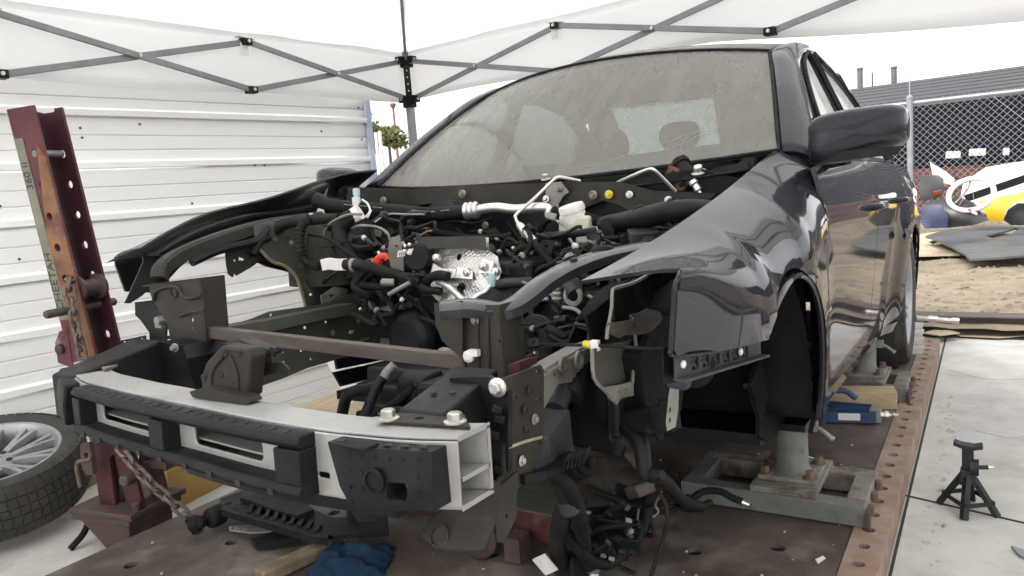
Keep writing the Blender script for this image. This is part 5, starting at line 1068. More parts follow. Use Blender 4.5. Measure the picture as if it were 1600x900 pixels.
for i in range(26):
    x = rnd.uniform(-.4, .62); y = rnd.uniform(.0, .28); z = rnd.uniform(.46, .78); m = MB()
    if -.18 < x < .25 and y < .14: y += .14
    if i % 2: m.box((x, y, z), (rnd.uniform(.03, .08), rnd.uniform(.03, .06), rnd.uniform(.03, .07)), rot=(rnd.uniform(-.4, .4), rnd.uniform(-.4, .4), rnd.uniform(-.6, .6)))
    else: m.lathe((x, y, z), (rnd.uniform(-1, 1), -1, rnd.uniform(-.5, .6)), [(.02, -.03), (.024, 0), (.024, .02), (.016, .026), (.012, .05), (0, .05)], 12)
    m.build('connector', rnd.choice((BM, PL, MT['plastic_grey'], RB)), eng, 30, bevel=.003)
for i in range(30):
    m = MB(); m.lathe((rnd.uniform(-.4, .62), rnd.uniform(-.02, .2), rnd.uniform(.45, .78)), (rnd.uniform(-.4, .4), -1, rnd.uniform(-.2, .5)), [(.006, -.006), (.007, .002), (.004, .008), (0, .008)], 7); m.build('stud', MT[rnd.choice(('galv', 'brass', 'zinc'))], eng)
# spring-like fitting, sensor ring and pipes left of the middle post
q = cp(871, 455, 1, -.02); m = MB(); m.lathe(q, (0, 0, 1), [(.012, .024), (.016, .018), (.012, .012), (.016, .006), (.012, 0), (.016, -.006), (.012, -.012), (.016, -.018), (.010, -.026)], 12); m.build('pipe_fitting', G_, car)
m = MB(); q = cp(897, 462, 1, -.05); m.tube([q+V((.02*math.cos(2*pi*k/16), -.004, .02*math.sin(2*pi*k/16))) for k in range(16)], .007, 6, 1, closed=True); m.build('pipe_ring', G_, car)
hose('coolant_hose', path((900, 460, -.05), (890, 440, -.03), (872, 432, .02)), .022, MT['plastic_grey'])
hose('thin_pipe', path((880, 480, -.05), (900, 484, -.06), (915, 500, -.08), (925, 515, -.1)), .005, G_)
hose('thin_pipe', path((920, 462, -.06), (938, 475, -.1), (936, 495, -.12), (950, 505, -.14)), .004, G_)
hose('thin_pipe', path((825, 465, -.05), (845, 467, -.05), (855, 466, -.05)), .006, MT['alu_pipe'])
for k in range(5): hose('hose_bundle', path((815+k*4, 505-k*3, -.1), (838+k*4, 512-k*3, -.12), (846+k*4, 530-k*2, -.14), (842+k*5, 560, -.16)), .0055, RB)
m = MB(); m.box(cp(873, 503, 1, -.06), (.022, .02, .03)); m.build('blue_connector', MT['car_blue'], car, 0, bevel=.004)
m = MB(); m.box(cp(804, 485, 1, -.38), (.03, .02, .02)); m.box(cp(808, 492, 1, -.38), (.022, .01, .03)); m.build('silver_clip', MT['alu_pipe'], car, 0, bevel=.003)
pxplate('gearbox_mount', [(690, 560), (705, 540), (722, 545), (724, 560), (716, 570), (700, 572)], 1, -.32, MT['olive'], .03, [ph(700, 558, 3)])
m = MB(); m.lathe(cp(697, 556, 1, -.36), (-.2, -1, .2), [(.018, 0), (.018, .012), (.010, .014), (.008, .004), (0, .004)], 16); m.build('mount_bush', G_, car)
hose('shift_rod', path((785, 530, -.40), (800, 523, -.38), (812, 520, -.36)), .008, G_)
# torn inner wing behind the lamp opening
tw = pxplate('torn_inner_wing', [(955, 452), (985, 443), (1012, 430), (1040, 420), (1058, 432), (1060, 520), (1062, 640), (1030, 690), (1010, 640), (1002, 560), (988, 530), (958, 530), (950, 500)], 0, .66, MT['liner'], .006, [ph(1022, 455, 2)], relief=.03, step=.035)  # liner black on the wing: shade of the lamp opening put into its colour
for pts in ([(1010, 431), (990, 442), (962, 450), (957, 456), (956, 480), (950, 515), (948, 530)], [(990, 512), (994, 545), (990, 570), (988, 600)], [(925, 545), (928, 590), (945, 610), (955, 622)]):
    m = MB(); m.tube([cp(x, y, 0, .672) for x, y in pts], .0035, 6, 3); m.build('torn_edge', MT['galv'], tw)
wp_ = pxplate('crushed_sheet', [(952, 505), (975, 495), (995, 488), (1000, 482), (1014, 490), (1000, 512), (990, 522), (960, 528), (952, 520)], 0, .675, MT['rust_bar'], .003, [], tw, relief=.05, step=.010)
hb_ = pxplate('hanging_bracket', [(928, 545), (990, 530), (988, 600), (985, 618), (965, 626), (945, 612), (930, 590)], 0, .655, MT['ecoat_green'], .004, [ph(976, 564, 4), ph(934, 600, 2)], relief=.012, step=.03)
pxplate('bracket_foot', [(945, 605), (985, 595), (986, 618), (968, 622), (956, 632), (946, 622)], 0, .665, G_, .004, [ph(960, 612, 1.5), ph(972, 608, 1.5)], hb_, relief=.03, step=.02)
hose('release_cable', path((845, 538, -.42), (900, 539, -.42), (960, 541, -.42), (1010, 545, -.42), (1052, 545, -.45)), .003, RB)
m = MB(); a, b = cp(912, 537, 1, -.42), cp(922, 539, 1, -.42); m.lathe(a, b-a, [(.006, 0), (.007, .004), (.007, .016), (.005, .018)], 10); m.build('cable_ferrule', MT['yellow_cap'], car)
m = MB(); m.box(cp(930, 540, 1, -.42), (.016, .012, .02)); m.box(cp(929, 545, 1, -.42), (.008, .01, .016)); m.build('cable_clip', MT['white_plastic'], car, 0, bevel=.002)
# wheel housing liner and lower panels on the left
m = MB(); n = 30
m.add([V((x, .372*math.cos(a)*s_, .33+.372*math.sin(a)*s_)) for x, s_ in ((.50, .93), (.60, .97), (.75, .99), (.865, .985)) for a in [R(-6+130*k/n) for k in range(n+1)]], [(j*(n+1)+k, (j+1)*(n+1)+k, (j+1)*(n+1)+k+1, j*(n+1)+k+1) for j in range(3) for k in range(n)]); wl = m.build('wheel_liner', MT['liner'], car, 60, solid=.004)
m = MB(); m.plate([(.345*math.cos(R(a)), .33+.345*math.sin(R(a))) for a in range(0, 171, 10)], [], lambda u, v: V((.50, u, v)), .006, nrm=(1, 0, 0)); m.build('inner_wheelhouse', MT['liner'], car, 30)
m = MB(); m.lathe(cp(1165, 603, 1, .28), (.2, -1, 0), [(.007, 0), (.007, .003), (0, .005)], 10); m.build('push_clip', MT['plastic_grey'], car)
vs = pxplate('vertical_strut', [(1049, 592), (1060, 588), (1058, 640), (1054, 668), (1042, 674), (1040, 660), (1044, 620)], 1, -.46, G_, .006, [ph(1046, 641, 2, 5), ph(1046, 657, 2, 5)], relief=.003, step=.02)
m = MB(); m.box(cp(1062, 583, 1, -.46), (.035, .03, .05), rot=(0, .1, 0)); m.build('strut_clamp', MT['plastic_grey'], vs, 0, bevel=.006)
m = MB(); q = cp(1085, 572, 1, -.40); m.lathe(q, (0, -1, .2), [(.036, 0), (.037, .004), (.03, .008), (0, .008)], 24); m.build('horn_disc', PL, car)
# inside the front arch: hub-side bits and studs
for x, y, r_, mt in ((1264, 574, .010, 'galv'), (1263, 568, .006, 'zinc'), (1255, 616, .016, 'white_plastic'), (1262, 538, .010, 'galv'), (1232, 538, .010, 'rubber'), (1259, 598, .008, 'rubber')):
    m = MB(); q = cp(x, y, 0, .80); m.lathe(q, (1, -.35, 0), [(r_, 0), (r_, .008), (r_*.55, .010), (r_*.5, .002), (0, .002)], 14); m.build('stud_nut', MT[mt], car)
pxplate('rear_splash', [(1196, 540), (1218, 520), (1226, 590), (1230, 660), (1200, 690), (1185, 680), (1180, 600)], 0, .76, MT['liner'], .01, relief=.02, step=.04)
pxplate('arch_bracket', [(1235, 560), (1258, 540), (1268, 560), (1272, 600), (1250, 600), (1240, 590)], 0, .78, BM, .02, [], relief=.02, step=.03)
pxplate('jack_tab', [(1232, 628), (1258, 632), (1256, 645), (1250, 646), (1240, 640), (1236, 650)], 0, .80, G_, .005, [ph(1244, 639, 3)])
# control arm, strut leg, sway bar, tie rod
m = MB(); m.lathe(cp(962, 600, 1, -.30), (0, 0, -1), [(.020, 0), (.020, .10), (.012, .105), (.012, .14), (0, .14)], 14); m.build('strut_leg', BM, car)
m = MB(); m.sweep(cat_rom(path((930, 640, -.15), (965, 648, -.22), (1000, 652, -.30), (1036, 655, -.36)), 4), [(-.035, -.02), (-.035, .014), (0, .022), (.035, .014), (.035, -.02)]); m.build('control_arm', BM, car, 40)
m = MB(); m.lathe(cp(1038, 672, 1, -.38), (0, 0, 1), [(.020, 0), (.024, .004), (.024, .04), (.018, .044), (.010, .046), (.010, .055), (0, .055)], 18); m.build('arm_bush', MT['liner'], car, 30)
hose('sway_bar', path((900, 640, -.1), (940, 655, -.2), (975, 668, -.3), (1000, 690, -.36), (1006, 730, -.38), (1010, 745, -.38)), .015, BM, n=12)
hose('tie_rod', path((940, 665, -.15), (965, 690, -.25), (1000, 728, -.33)), .010, MT['rust_bar'])
m = MB(); m.lathe(cp(1022, 742, 1, -.38), (1, -.3, .2), [(.010, -.02), (.015, -.008), (.015, .008), (.009, .02), (0, .02)], 14); m.build('ball_joint', BM, car)
m = MB(); m.box(cp(975, 590, 1, -.25), (.10, .12, .16), rot=(.2, 0, .2)); m.lathe(cp(930, 610, 1, -.2), (.3, -1, .2), [(.06, -.05), (.065, 0), (.05, .05), (0, .055)], 18); m.box(cp(925, 660, 1, -.2), (.12, .10, .09), rot=(.1, .2, .3)); m.build('knuckle', MT['liner'], car, 30, bevel=.012)  # knuckle coloured darker than its metal to stand in for under-fender shade
hose('bellows', path((868, 640, -.42), (880, 612, -.38), (894, 585, -.34)), .020, MT['plastic_grey'], n=12)
hose('bellows', path((893, 620, -.38), (900, 600, -.35), (908, 575, -.3)), .022, RB, rib=.1, ribstep=.016)
# --- angular grey washer duct hanging under the rail
pxplate('washer_duct', [(824, 712), (856, 682), (880, 640), (898, 690), (904, 705), (880, 722), (860, 738), (826, 755)], 0, .585, MT['plastic_grey'], .05, [], relief=.02, step=.05, smooth=10)
pxplate('washer_duct_lip', [(820, 742), (860, 735), (900, 712), (910, 708), (906, 722), (868, 744), (822, 758)], 0, .61, PL, .03)
m = MB(); q = cp(912, 728, 1, -.46); m.lathe(q, (.5, -.4, .3), [(.016, -.04), (.022, -.036), (.022, .0), (.018, .004), (.018, .02), (.010, .026), (.008, .045), (0, .046)], 16); pbo = m.build('pump_body', MT['liner'], car, 30)
for k in range(6):
    m = MB(); m.box(cp(886+k*6, 722-k*2, 1, -.50), (.004, .03, .02), rot=(.2, .3, .2)); m.build('cooling_fin', PL, pbo, 0)
# pipes and drive parts seen low between the posts
hose('cooler_pipe', path((535, 645, -.35), (541, 622, -.36), (552, 612, -.36), (580, 606, -.36), (596, 604, -.35)), .014, BM, n=12)
hose('cooler_pipe', path((570, 650, -.40), (580, 625, -.38), (588, 605, -.36), (598, 592, -.34)), .012, BM, n=12)
hose('cooler_pipe', path((598, 592, -.34), (606, 580, -.33), (616, 570, -.32)), .011, MT['galv'], n=12)
hose('cooler_pipe', path((560, 648, -.33), (600, 640, -.32), (640, 612, -.30), (650, 600, -.3)), .010, BM)
hose('cooler_pipe', path((648, 645, -.33), (652, 615, -.33), (668, 592, -.32), (690, 580, -.3)), .009, BM)
m = MB(); m.box(cp(660, 620, 1, -.25), (.22, .08, .06)); m.box(cp(620, 640, 1, -.30), (.14, .06, .03)); m.lathe(cp(690, 610, 1, -.25), (1, 0, 0), [(.05, -.10), (.055, 0), (.05, .1), (0, .1)], 20); m.box(cp(720, 625, 1, -.4), (.10, .16, .10)); m.box(cp(640, 585, 1, -.2), (.2, .1, .05)); m.build('intercooler_bracket', BM, car, 30, bevel=.01)
# --- lower bracket under the beam end
lb = MB()
def lowb(u, v):
    z = lerp(.448, .345, v); return V((.55+(u-.5)*lerp(.13, .10, v)-.03*max(0, v-.6)*(1-u)*2, -.715-.02*math.sin(pi*u)-.05*max(0, v-.6)*1.6+.02, z))
lb.grid(lowb, 12, 14); l_ = lb.build('tow_bracket', E_, car, 60, solid=.004)
m = MB(); q = lowb(.35, .85); m.lathe(q-V((0, .006, 0)), (0, -1, .5), [(.018, 0), (.018, .003), (.015, .004), (.014, -.002), (0, -.002)], 20); m.build('pressed_ring', E_, l_)
m = MB(); a = V((.47, -.70, .43)); m.lathe(a, (.2, -1, 0), [(.028, -.01), (.028, .008), (.012, .012), (.010, .0), (0, 0)], 20); m.build('tow_eye_boss', BM, l_)
m = MB(); a = V((.605, -.70, .43)); m.plate([(0, 0), (.07, .01), (.06, -.06), (.02, -.09), (.0, -.08)], [circ(.03, -.05, .004, 8)], frame(a, (0, 1, 0), (0, 0, 1)), .004, nrm=(1, 0, 0)); m.build('side_gusset', E_, l_, 0)
# lower support crossmember behind and below the beam
m = MB(); P = [V((-.12+.55*k/12, -.70-.02*math.sin(pi*k/12), .40)) for k in range(13)]; m.sweep(P, [(-.03, -.03), (-.03, .02), (-.01, .03), (.03, .02), (.03, -.03)]); m.build('lower_crossmember', BM, car, 40)

# left inner apron and strut tower under the fender
m = MB(); m.plate([(-.34, .52), (.36, .45), (.40, .80), (.1, .76), (-.2, .69), (-.34, .65)], [], lambda u, v: V((.60+.02*math.sin(u*12)*math.sin(v*15), u, v)), .006, step=.06, nrm=(1, 0, 0)); m.build('inner_apron', MT['liner'], car, 40)
m = MB(); m.lathe((.58, .16, .50), (0, 0, 1), [(.13, 0), (.125, .18), (.115, .26), (.09, .285), (.04, .29), (0, .29)], 28); m.build('strut_tower', BM, car, 40)

# --- dense small clutter of the bay: looms, clips, brackets, plugs at measured depths
rnd = random.Random(99)
zones = [((480, 345, 660, 470), (-.02, .16), 34), ((780, 365, 950, 520), (-.06, .20), 40), ((560, 440, 700, 500), (-.06, .06), 16), ((780, 500, 900, 590), (-.22, -.04), 16), ((590, 345, 860, 380), (.16, .28), 12)]
for (x0_, y0_, x1_, y1_), (d0, d1), n_ in zones:
    for i in range(n_):
        x, y = rnd.uniform(x0_, x1_), rnd.uniform(y0_, y1_); v = rnd.uniform(d0, d1); sl = rnd.choice((-1, 1)); P = [(x, y, v)]; ang = rnd.uniform(-.5, 1.3)*sl
        for k in range(rnd.randint(2, 4)):
            L_ = rnd.uniform(10, 34); ang += rnd.uniform(-.7, .7); P.append((P[-1][0]+L_*math.cos(ang), P[-1][1]+L_*math.sin(ang)*.9, P[-1][2]+rnd.uniform(-.02, .02)))
        P = [(min(x1_+20, max(x0_-20, a)), min(y1_+10, max(y0_-10, b)), c) for a, b, c in P]
        r_ = rnd.choice((.0025, .003, .004, .005, .007, .010)); mt = rnd.choice((RB, RB, PL, BM, BM, MT['plastic_grey'], MT['galv'] if r_ < .005 else RB))
        q = path(*P); o = hose('loom', q, r_, mt, n=7, sm=5, rib=.14 if r_ >= .005 and i % 3 == 0 else 0, ribstep=.009)
        if i % 2 == 0:
            m = MB(); a, b = q[1], q[min(2, len(q)-1)]; d_ = (b-a); d_ = d_ if d_.length > 1e-4 else V((1, 0, 0)); m.lathe(a, d_, [(r_*1.15, -.006), (r_*1.5, -.004), (r_*1.5, .004), (r_*1.15, .006)], 8); m.build('tape_band', rnd.choice((MT['galv'], MT['plastic_grey'], MT['paper'] if i % 7 == 0 else RB)), o)
        if i % 3 == 0:
            m = MB(); a = q[-1]; m.box(a, (rnd.uniform(.012, .026), rnd.uniform(.012, .02), rnd.uniform(.010, .022)), rot=(rnd.uniform(-.6, .6), rnd.uniform(-.8, .8), rnd.uniform(-.6, .6))); m.build('plug', rnd.choice((PL, BM, MT['plastic_grey'])), o, 0, bevel=.003)
    for i in range(n_//3):
        x, y = rnd.uniform(x0_, x1_), rnd.uniform(y0_, y1_); v = rnd.uniform(d0, d1)+.02; w, h_ = rnd.uniform(8, 22), rnd.uniform(8, 20); k = rnd.uniform(-.4, .4)
        pts = [(x+a*w*math.cos(k)-b*h_*math.sin(k), y+a*w*math.sin(k)+b*h_*math.cos(k)) for a, b in ((-.5, -.5), (.3, -.5), (.5, -.2), (.5, .5), (-.1, .5), (-.5, .2))]
        pxplate('bracket', pts, 1, v, rnd.choice((BM, E_, E_, MT['galv'])), .004, [ph(x, y, min(w, h_)*.16)], relief=.01, step=.02)
# bolts and rivets along the frame sheets
for x, y, ax, v, n_ in ((560, 500, 0, -.466, (1, 0, 0)), (640, 520, 0, -.466, (1, 0, 0)), (520, 520, 0, -.466, (1, 0, 0)), (420, 520, 0, -.466, (1, 0, 0)), (500, 400, 0, -.58, (1, 0, 0)), (520, 440, 0, -.58, (1, 0, 0)), (455, 380, 0, -.58, (1, 0, 0)), (430, 375, 0, -.58, (1, 0, 0)), (835, 655, 0, .603, (1, 0, 0)), (815, 720, 0, .603, (1, 0, 0)), (742, 500, 1, -.504, (0, -1, 0)), (765, 590, 1, -.504, (0, -1, 0)), (290, 560, 1, -.504, (0, -1, 0)), (305, 590, 1, -.504, (0, -1, 0))):
    bolt(cp(x, y, ax, v), n_, .006, rnd.choice(('galv', 'zinc', 'bolt_rust')), h=.005)
# ------------------------------------------------------------------ red pulling tower
TX, TY = -1.31, -.235
tw_ = thing('pulling_tower', 'worn maroon and orange pulling tower bolted to the rack edge', 'pulling tower', (TX, TY, GZ))
ZT_ = 1.415; WPL = .13; DP = .10; ZL = .34
# front plate (towards the camera), back plate, web: a channel open towards the car
ux = V((.985, .17, 0)).normalized(); uy = V((-.17, .985, 0)).normalized(); uz = V((0, 0, 1))
tb = V((TX, TY, 0))-ux*WPL/2+ux*.03
ut = (uz-ux*.135)
def TF(o_): return lambda a, b: o_+ux*a+ut*b
hz = [1.26-.105*i for i in range(9)]
m = MB(); m.plate([(0, ZL), (WPL, ZL), (WPL, ZT_), (0, ZT_)], [circ(WPL*.62, z, .014, 12) for z in hz], TF(tb), .010, nrm=-uy); fp = m.build('front_plate', MT['tower_red'], tw_, 0, bevel=.0015)
m = MB(); m.plate([(.05, ZL+.12), (WPL+.001, ZL+.02), (WPL+.001, ZT_-.17), (WPL-.025, ZT_-.12), (WPL*.36, ZT_-.42), (WPL*.36, .8)], [circ(WPL*.62, z, .0138, 12) for z in hz if ZL+.12 < z < ZT_-.3], TF(tb-uy*.0022), .0015, nrm=-uy); m.build('worn_panel', MT['tower_orange'], fp, 0)
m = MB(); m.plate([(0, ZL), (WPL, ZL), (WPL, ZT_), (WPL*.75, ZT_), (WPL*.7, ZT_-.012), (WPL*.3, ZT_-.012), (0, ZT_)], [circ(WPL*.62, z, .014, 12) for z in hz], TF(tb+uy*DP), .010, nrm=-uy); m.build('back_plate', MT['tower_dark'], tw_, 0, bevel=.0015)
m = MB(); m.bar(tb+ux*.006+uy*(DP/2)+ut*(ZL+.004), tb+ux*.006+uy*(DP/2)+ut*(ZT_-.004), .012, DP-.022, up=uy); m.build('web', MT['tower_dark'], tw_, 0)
# label strip with printed words reading upwards
m = MB(); m.plate([(.006, .70), (.046, .70), (.046, ZT_-.10), (.006, ZT_-.10)], [], TF(tb-uy*.0022), .0014, nrm=-uy); lb_ = m.build('label_plate', MT['label'], tw_, 0)
rot = Matrix((( -uz.x, ux.x*0+0, 0), (0, 0, 0), (0, 0, 0)))
def lblm(zc, s_=1):      # text runs down the tower (rotated), letters face the camera
    X_, Y_ = ut.normalized(), -ux; Zn = -uy
    return Matrix(((X_.x, Y_.x, Zn.x, 0), (X_.y, Y_.y, Zn.y, 0), (X_.z, Y_.z, Zn.z, 0), (0, 0, 0, 1)))
for txt, zc, sz in (('360 II', 1.19, .042), ('CHEETAH', .83, .046)):
    mm = Matrix.Translation(tb+ux*.026-uy*.0026+ut*zc) @ lblm(zc); text_mb(txt, sz, mm).build('lettering', MT['ink'], lb_, 0)
# pins and side lug
m = MB(); q = tb+ux*WPL*.62+ut*hz[5]; m.lathe(q-uy*.10, uy, [(.012, 0), (.014, .005), (.014, .26), (.010, .265)], 14); m.build('pin', MT['rust_bar'], tw_)
m = MB(); q = tb+ux*WPL*.62+ut*hz[0]; m.lathe(q+uy*.0, uy, [(.012, 0), (.012, DP)], 12); m.build('pin', MT['steel_grey'], tw_)
m = MB(); q = tb+ut*.60; m.plate([(-.05, -.05), (.02, -.07), (.02, .07), (-.02, .06), (-.05, .02)], [], frame(q-uy*.004, ux, uz), .016, nrm=-uy); lg = m.build('side_lug', MT['tower_red'], tw_, 0, bevel=.003)
m = MB(); m.lathe(q-ux*.02-uy*.004, -uy, [(.018, -.02), (.018, .012), (.012, .016), (0, .016)], 12); m.build('lug_pin', MT['tower_base'], lg)
m = MB(); m.plate([(0, 0), (.06, -.05), (.06, 0), (0, .06)], [], frame(tb+ux*(WPL)+uy*(DP)+ut*.43, ux, uz), .012, nrm=-uy); m.build('gusset', MT['tower_red'], tw_, 0)
# roller block where the chain passes
m = MB(); q = tb+ux*(WPL-.02)+uy*(DP/2)+ut*.80; m.lathe(q-uy*.045, uy, [(.045, 0), (.045, .01), (.03, .02), (.03, .07), (.045, .08), (.045, .09)], 18); m.build('chain_roller', MT['tower_base'], tw_)
# lower leg: A-shaped plates, base plates, side taper below the deck
base = V((TX, TY, 0))
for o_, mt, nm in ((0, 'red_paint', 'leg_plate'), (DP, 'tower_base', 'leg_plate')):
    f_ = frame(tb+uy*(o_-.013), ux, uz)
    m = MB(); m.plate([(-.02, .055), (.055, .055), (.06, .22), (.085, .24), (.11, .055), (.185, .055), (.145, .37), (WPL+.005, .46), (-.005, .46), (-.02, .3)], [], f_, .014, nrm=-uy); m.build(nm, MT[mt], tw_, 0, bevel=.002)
m = MB(); m.box(tb+ux*.02+uy*(DP/2)+uz*.2, (.07, DP-.03, .28), rot=(0, 0, math.atan2(ux.y, ux.x))); m.build('leg_column', MT['tower_base'], tw_, 0)
m = MB(); q = tb+ux*.15-uy*.013+uz*.16; m.lathe(q, -uy, [(.020, -.03), (.020, .03), (.014, .036), (0, .036)], 14); m.build('leg_pin', MT['rust_bar'], tw_)
rz = math.atan2(ux.y, ux.x)
m = MB(); m.box(tb+ux*.045+uy*.05+uz*.044, (.29, .24, .020), rot=(0, 0, rz)); m.build('base_plate', MT['tower_base'], tw_, 0, bevel=.003)
m = MB(); m.box(tb+ux*.035+uy*.05+uz*.020, (.27, .225, .022), rot=(0, 0, rz)); m.build('base_plate', MT['tower_base'], tw_, 0, bevel=.003)
m = MB(); A = [tb+ux*a+uy*b for a, b in ((-.08, -.05), (.15, -.05), (.15, .14), (-.08, .14))]; B = [tb+ux*a+uy*b for a, b in ((.04, -.05), (.15, -.05), (.15, .12), (.04, .12))]
m.add([q+uz*.008 for q in A]+[q+uz*(GZ+.002) for q in B], [(0, 1, 2, 3), (7, 6, 5, 4), (0, 4, 5, 1), (1, 5, 6, 2), (2, 6, 7, 3), (3, 7, 4, 0)]); m.build('clamp_body', MT['tower_base'], tw_, 0, bevel=.003)
m = MB(); m.lathe(tb+ux*.175-uy*.03+uz*.05, uz, [(.014, 0), (.014, .03), (.010, .034), (0, .034)], 12); m.build('stop_peg', MT['tower_base'], tw_)
m = MB(); a = tb+ux*.13+uy*.10+uz*.17; m.add([a+ux*x+uy*y+uz*z for z in (0, .02) for x, y in ((0, -.05), (.11, -.05), (.11, .05), (0, .05))], [(3, 2, 1, 0), (4, 5, 6, 7), (0, 1, 5, 4), (1, 2, 6, 5), (2, 3, 7, 6), (3, 0, 4, 7)])
m.bar(a+ux*.0-uy*.05+uz*.01, a+ux*.04-uy*.05+uz*.15, .01, .02); m.bar(a+ux*.11-uy*.05, a+ux*.09-uy*.05+uz*.15, .01, .02); m.build('chain_bin', MT['tower_base'], tw_, 0, bevel=.003)
# chains: real interlocked links
def link_mesh():
    b = MB(); P = []
    for i in range(20):
        a = 2*pi*i/20; x = .0135*math.cos(a); y = .0135*math.sin(a)+(.014 if math.sin(a) > 0 else -.014); P.append((x, y, 0))
    b.tube(P, .0062, 8, 1, closed=True); return b
def make_chain(name, pts, label, pitch=.0405, group=None):
    root = thing(name, label, 'chain', tuple(pts[0])); P = cat_rom(pts, 10); L = [0]
    for a, c in zip(P, P[1:]): L.append(L[-1]+(c-a).length)
    def at(t):
        t = max(0, min(L[-1], t)); k = 0
        while k < len(P)-2 and L[k+1] < t: k += 1
        return P[k].lerp(P[k+1], (t-L[k])/max(1e-6, L[k+1]-L[k]))
    first = None
    for i in range(int(L[-1]/pitch)):
        a, b = at(i*pitch), at((i+1)*pitch); d = (b-a).normalized(); q = Quaternion((0, 1, 0), 0) @ d.to_track_quat('Y', 'Z')
        if i % 2: q = q @ Quaternion((0, 1, 0), pi/2)
        q = q @ Quaternion((0, 1, 0), random.uniform(-.25, .25))
        if first is None:
            bm2 = link_mesh(); ORG[root.name] = V((0, 0, 0)); first = bm2.build('link', MT['chain'], root, 60); o = first; ORG[root.name] = root.location.copy()
        else: o = first.copy(); COL.objects.link(o)
        o.location = (a+b)/2-V(pts[0]); o.rotation_mode = 'QUATERNION'; o.rotation_quaternion = q
    return root
cy_ = TY+.01
c0 = tb+ux*(WPL-.02)+uy*.02
make_chain('hanging_chain', [c0+ut*.845-ux*.02, c0+ut*.82+ux*.018-uy*.05, c0+ut*.72+ux*.02-uy*.06, c0+ut*.58+ux*.012-uy*.06, c0+ut*.44-ux*.012-uy*.055, c0+ut*.36-ux*.03-uy*.05, c0+ut*.27-ux*.04-uy*.05], 'rusty chain hanging down the front of the red tower')
make_chain('loose_chain', [tb+ux*.14+uy*.02+uz*.27-uy*.05, tb+ux*.20+uz*.235-uy*.05, tb+ux*.27+uz*.16-uy*.04, tb+ux*.32+uz*.10-uy*.02, tb+ux*.36+uz*.045, tb+ux*.38+uz*.014+uy*.04], 'rusty chain running from the tower foot onto the deck')
hk = thing('chain_hook', 'dark rusty grab hook at the bottom of the tower chain', 'hook', tuple(tb-ux*.03-uy*.06+uz*.20))
q = tb+ux*.055-uy*.075+uz*.24
m = MB(); m.tube([q+uz*.02, q+uz*.0-ux*.01, q-ux*.06-uz*.01, q-ux*.075-uz*.03, q-ux*.075-uz*.08, q-ux*.072-uz*.10], .007, 8, 4); m.build('hook_bar', MT['chain'], hk)
m = MB(); m.plate([(-.045, .05), (0, .06), (.0, .0), (-.005, -.055), (-.04, -.06), (-.055, -.02)], [circ(-.02, .01, .012, 10)], frame(q, ux, uz), .02, nrm=-uy); m.build('hook_body', MT['tower_base'], hk, 0, bevel=.006)
m = MB(); m.tube([tb-ux*.10+uz*(-.02), tb-ux*.105+uz*(-.06)-uy*.03, tb-ux*.11+uz*(GZ+.01)-uy*.08], .011, 8, 4); _tag(m.build('air_hose', MT['rubber'], None, 60, loc=tuple(tb-ux*.1+uz*GZ)), 'black hose end hanging by the foot of the tower', 'hose')
# ------------------------------------------------------------------ loose wheel lying at the left
wh = thing('spare_tyre', 'silver multi-spoke wheel lying flat on the floor at far left', 'wheel', (-2.05, .05, GZ))
wax = V((.20, -.10, .97)).normalized(); make_wheel(wh, wp(-8, 742, 2, .12), wax, .305, .215, .222)
m = MB(); m.box(wp(30, 790, 2, GZ)+V((-.08, .12, .035)), (.42, .36, .07), rot=(0, 0, .4)); _tag(m.build('timber_block', MT['old_wood'], None, 0, bevel=.006, loc=(-1.98, .16, GZ)), 'dark timber propping the loose wheel', 'timber')
# ------------------------------------------------------------------ orange carton with black trim pieces behind the tower
ca = thing('orange_carton', 'open orange carton on the floor behind the tower', 'carton', (-1.42, .17, GZ))
p0, p1 = V((-1.40, .03, GZ)), V((-1.45, .33, GZ)); e = (p1-p0); nn = V((-1, -.18, 0)).normalized(); Hc = .16
for a, b in ((p0, p1), (p0+nn*.26, p1+nn*.26), (p0, p0+nn*.26), (p1, p1+nn*.26)):
    m = MB(); d = (b-a).normalized(); k = d.cross(Z); pr = [(0, 0), ((b-a).length, 0), ((b-a).length, Hc), ((b-a).length*.62, Hc), ((b-a).length*.5, Hc*.62), ((b-a).length*.36, Hc), (0, Hc)]; m.plate(pr, [], frame(a, d, Z), .005, nrm=k); m.build('side', MT['carton'], ca, 0)
m = MB(); m.add([p0+Z*.004, p1+Z*.004, p1+nn*.26+Z*.004, p0+nn*.26+Z*.004], [(0, 1, 2, 3)]); m.build('bottom', MT['carton'], ca, 0, solid=.004)
m = MB(); m.plate([(0, 0), (.09, .03), (.14, .0), (.30, .05), (.34, .16), (.2, .2), (.05, .14)], [rrect(.16, .05, .24, .07, .006, 2)], lambda u, v: p0+e.normalized()*(u*.85)+nn*(v*.9)+Z*(Hc+.012+.03*math.sin(u*9)), .006, step=.03, nrm=(0, 0, 1)); _tag(m.build('trim_piece', MT['black_metal'], None, 30, loc=tuple(p0+Z*Hc)), 'black plastic trim piece lying on the orange carton', 'trim')
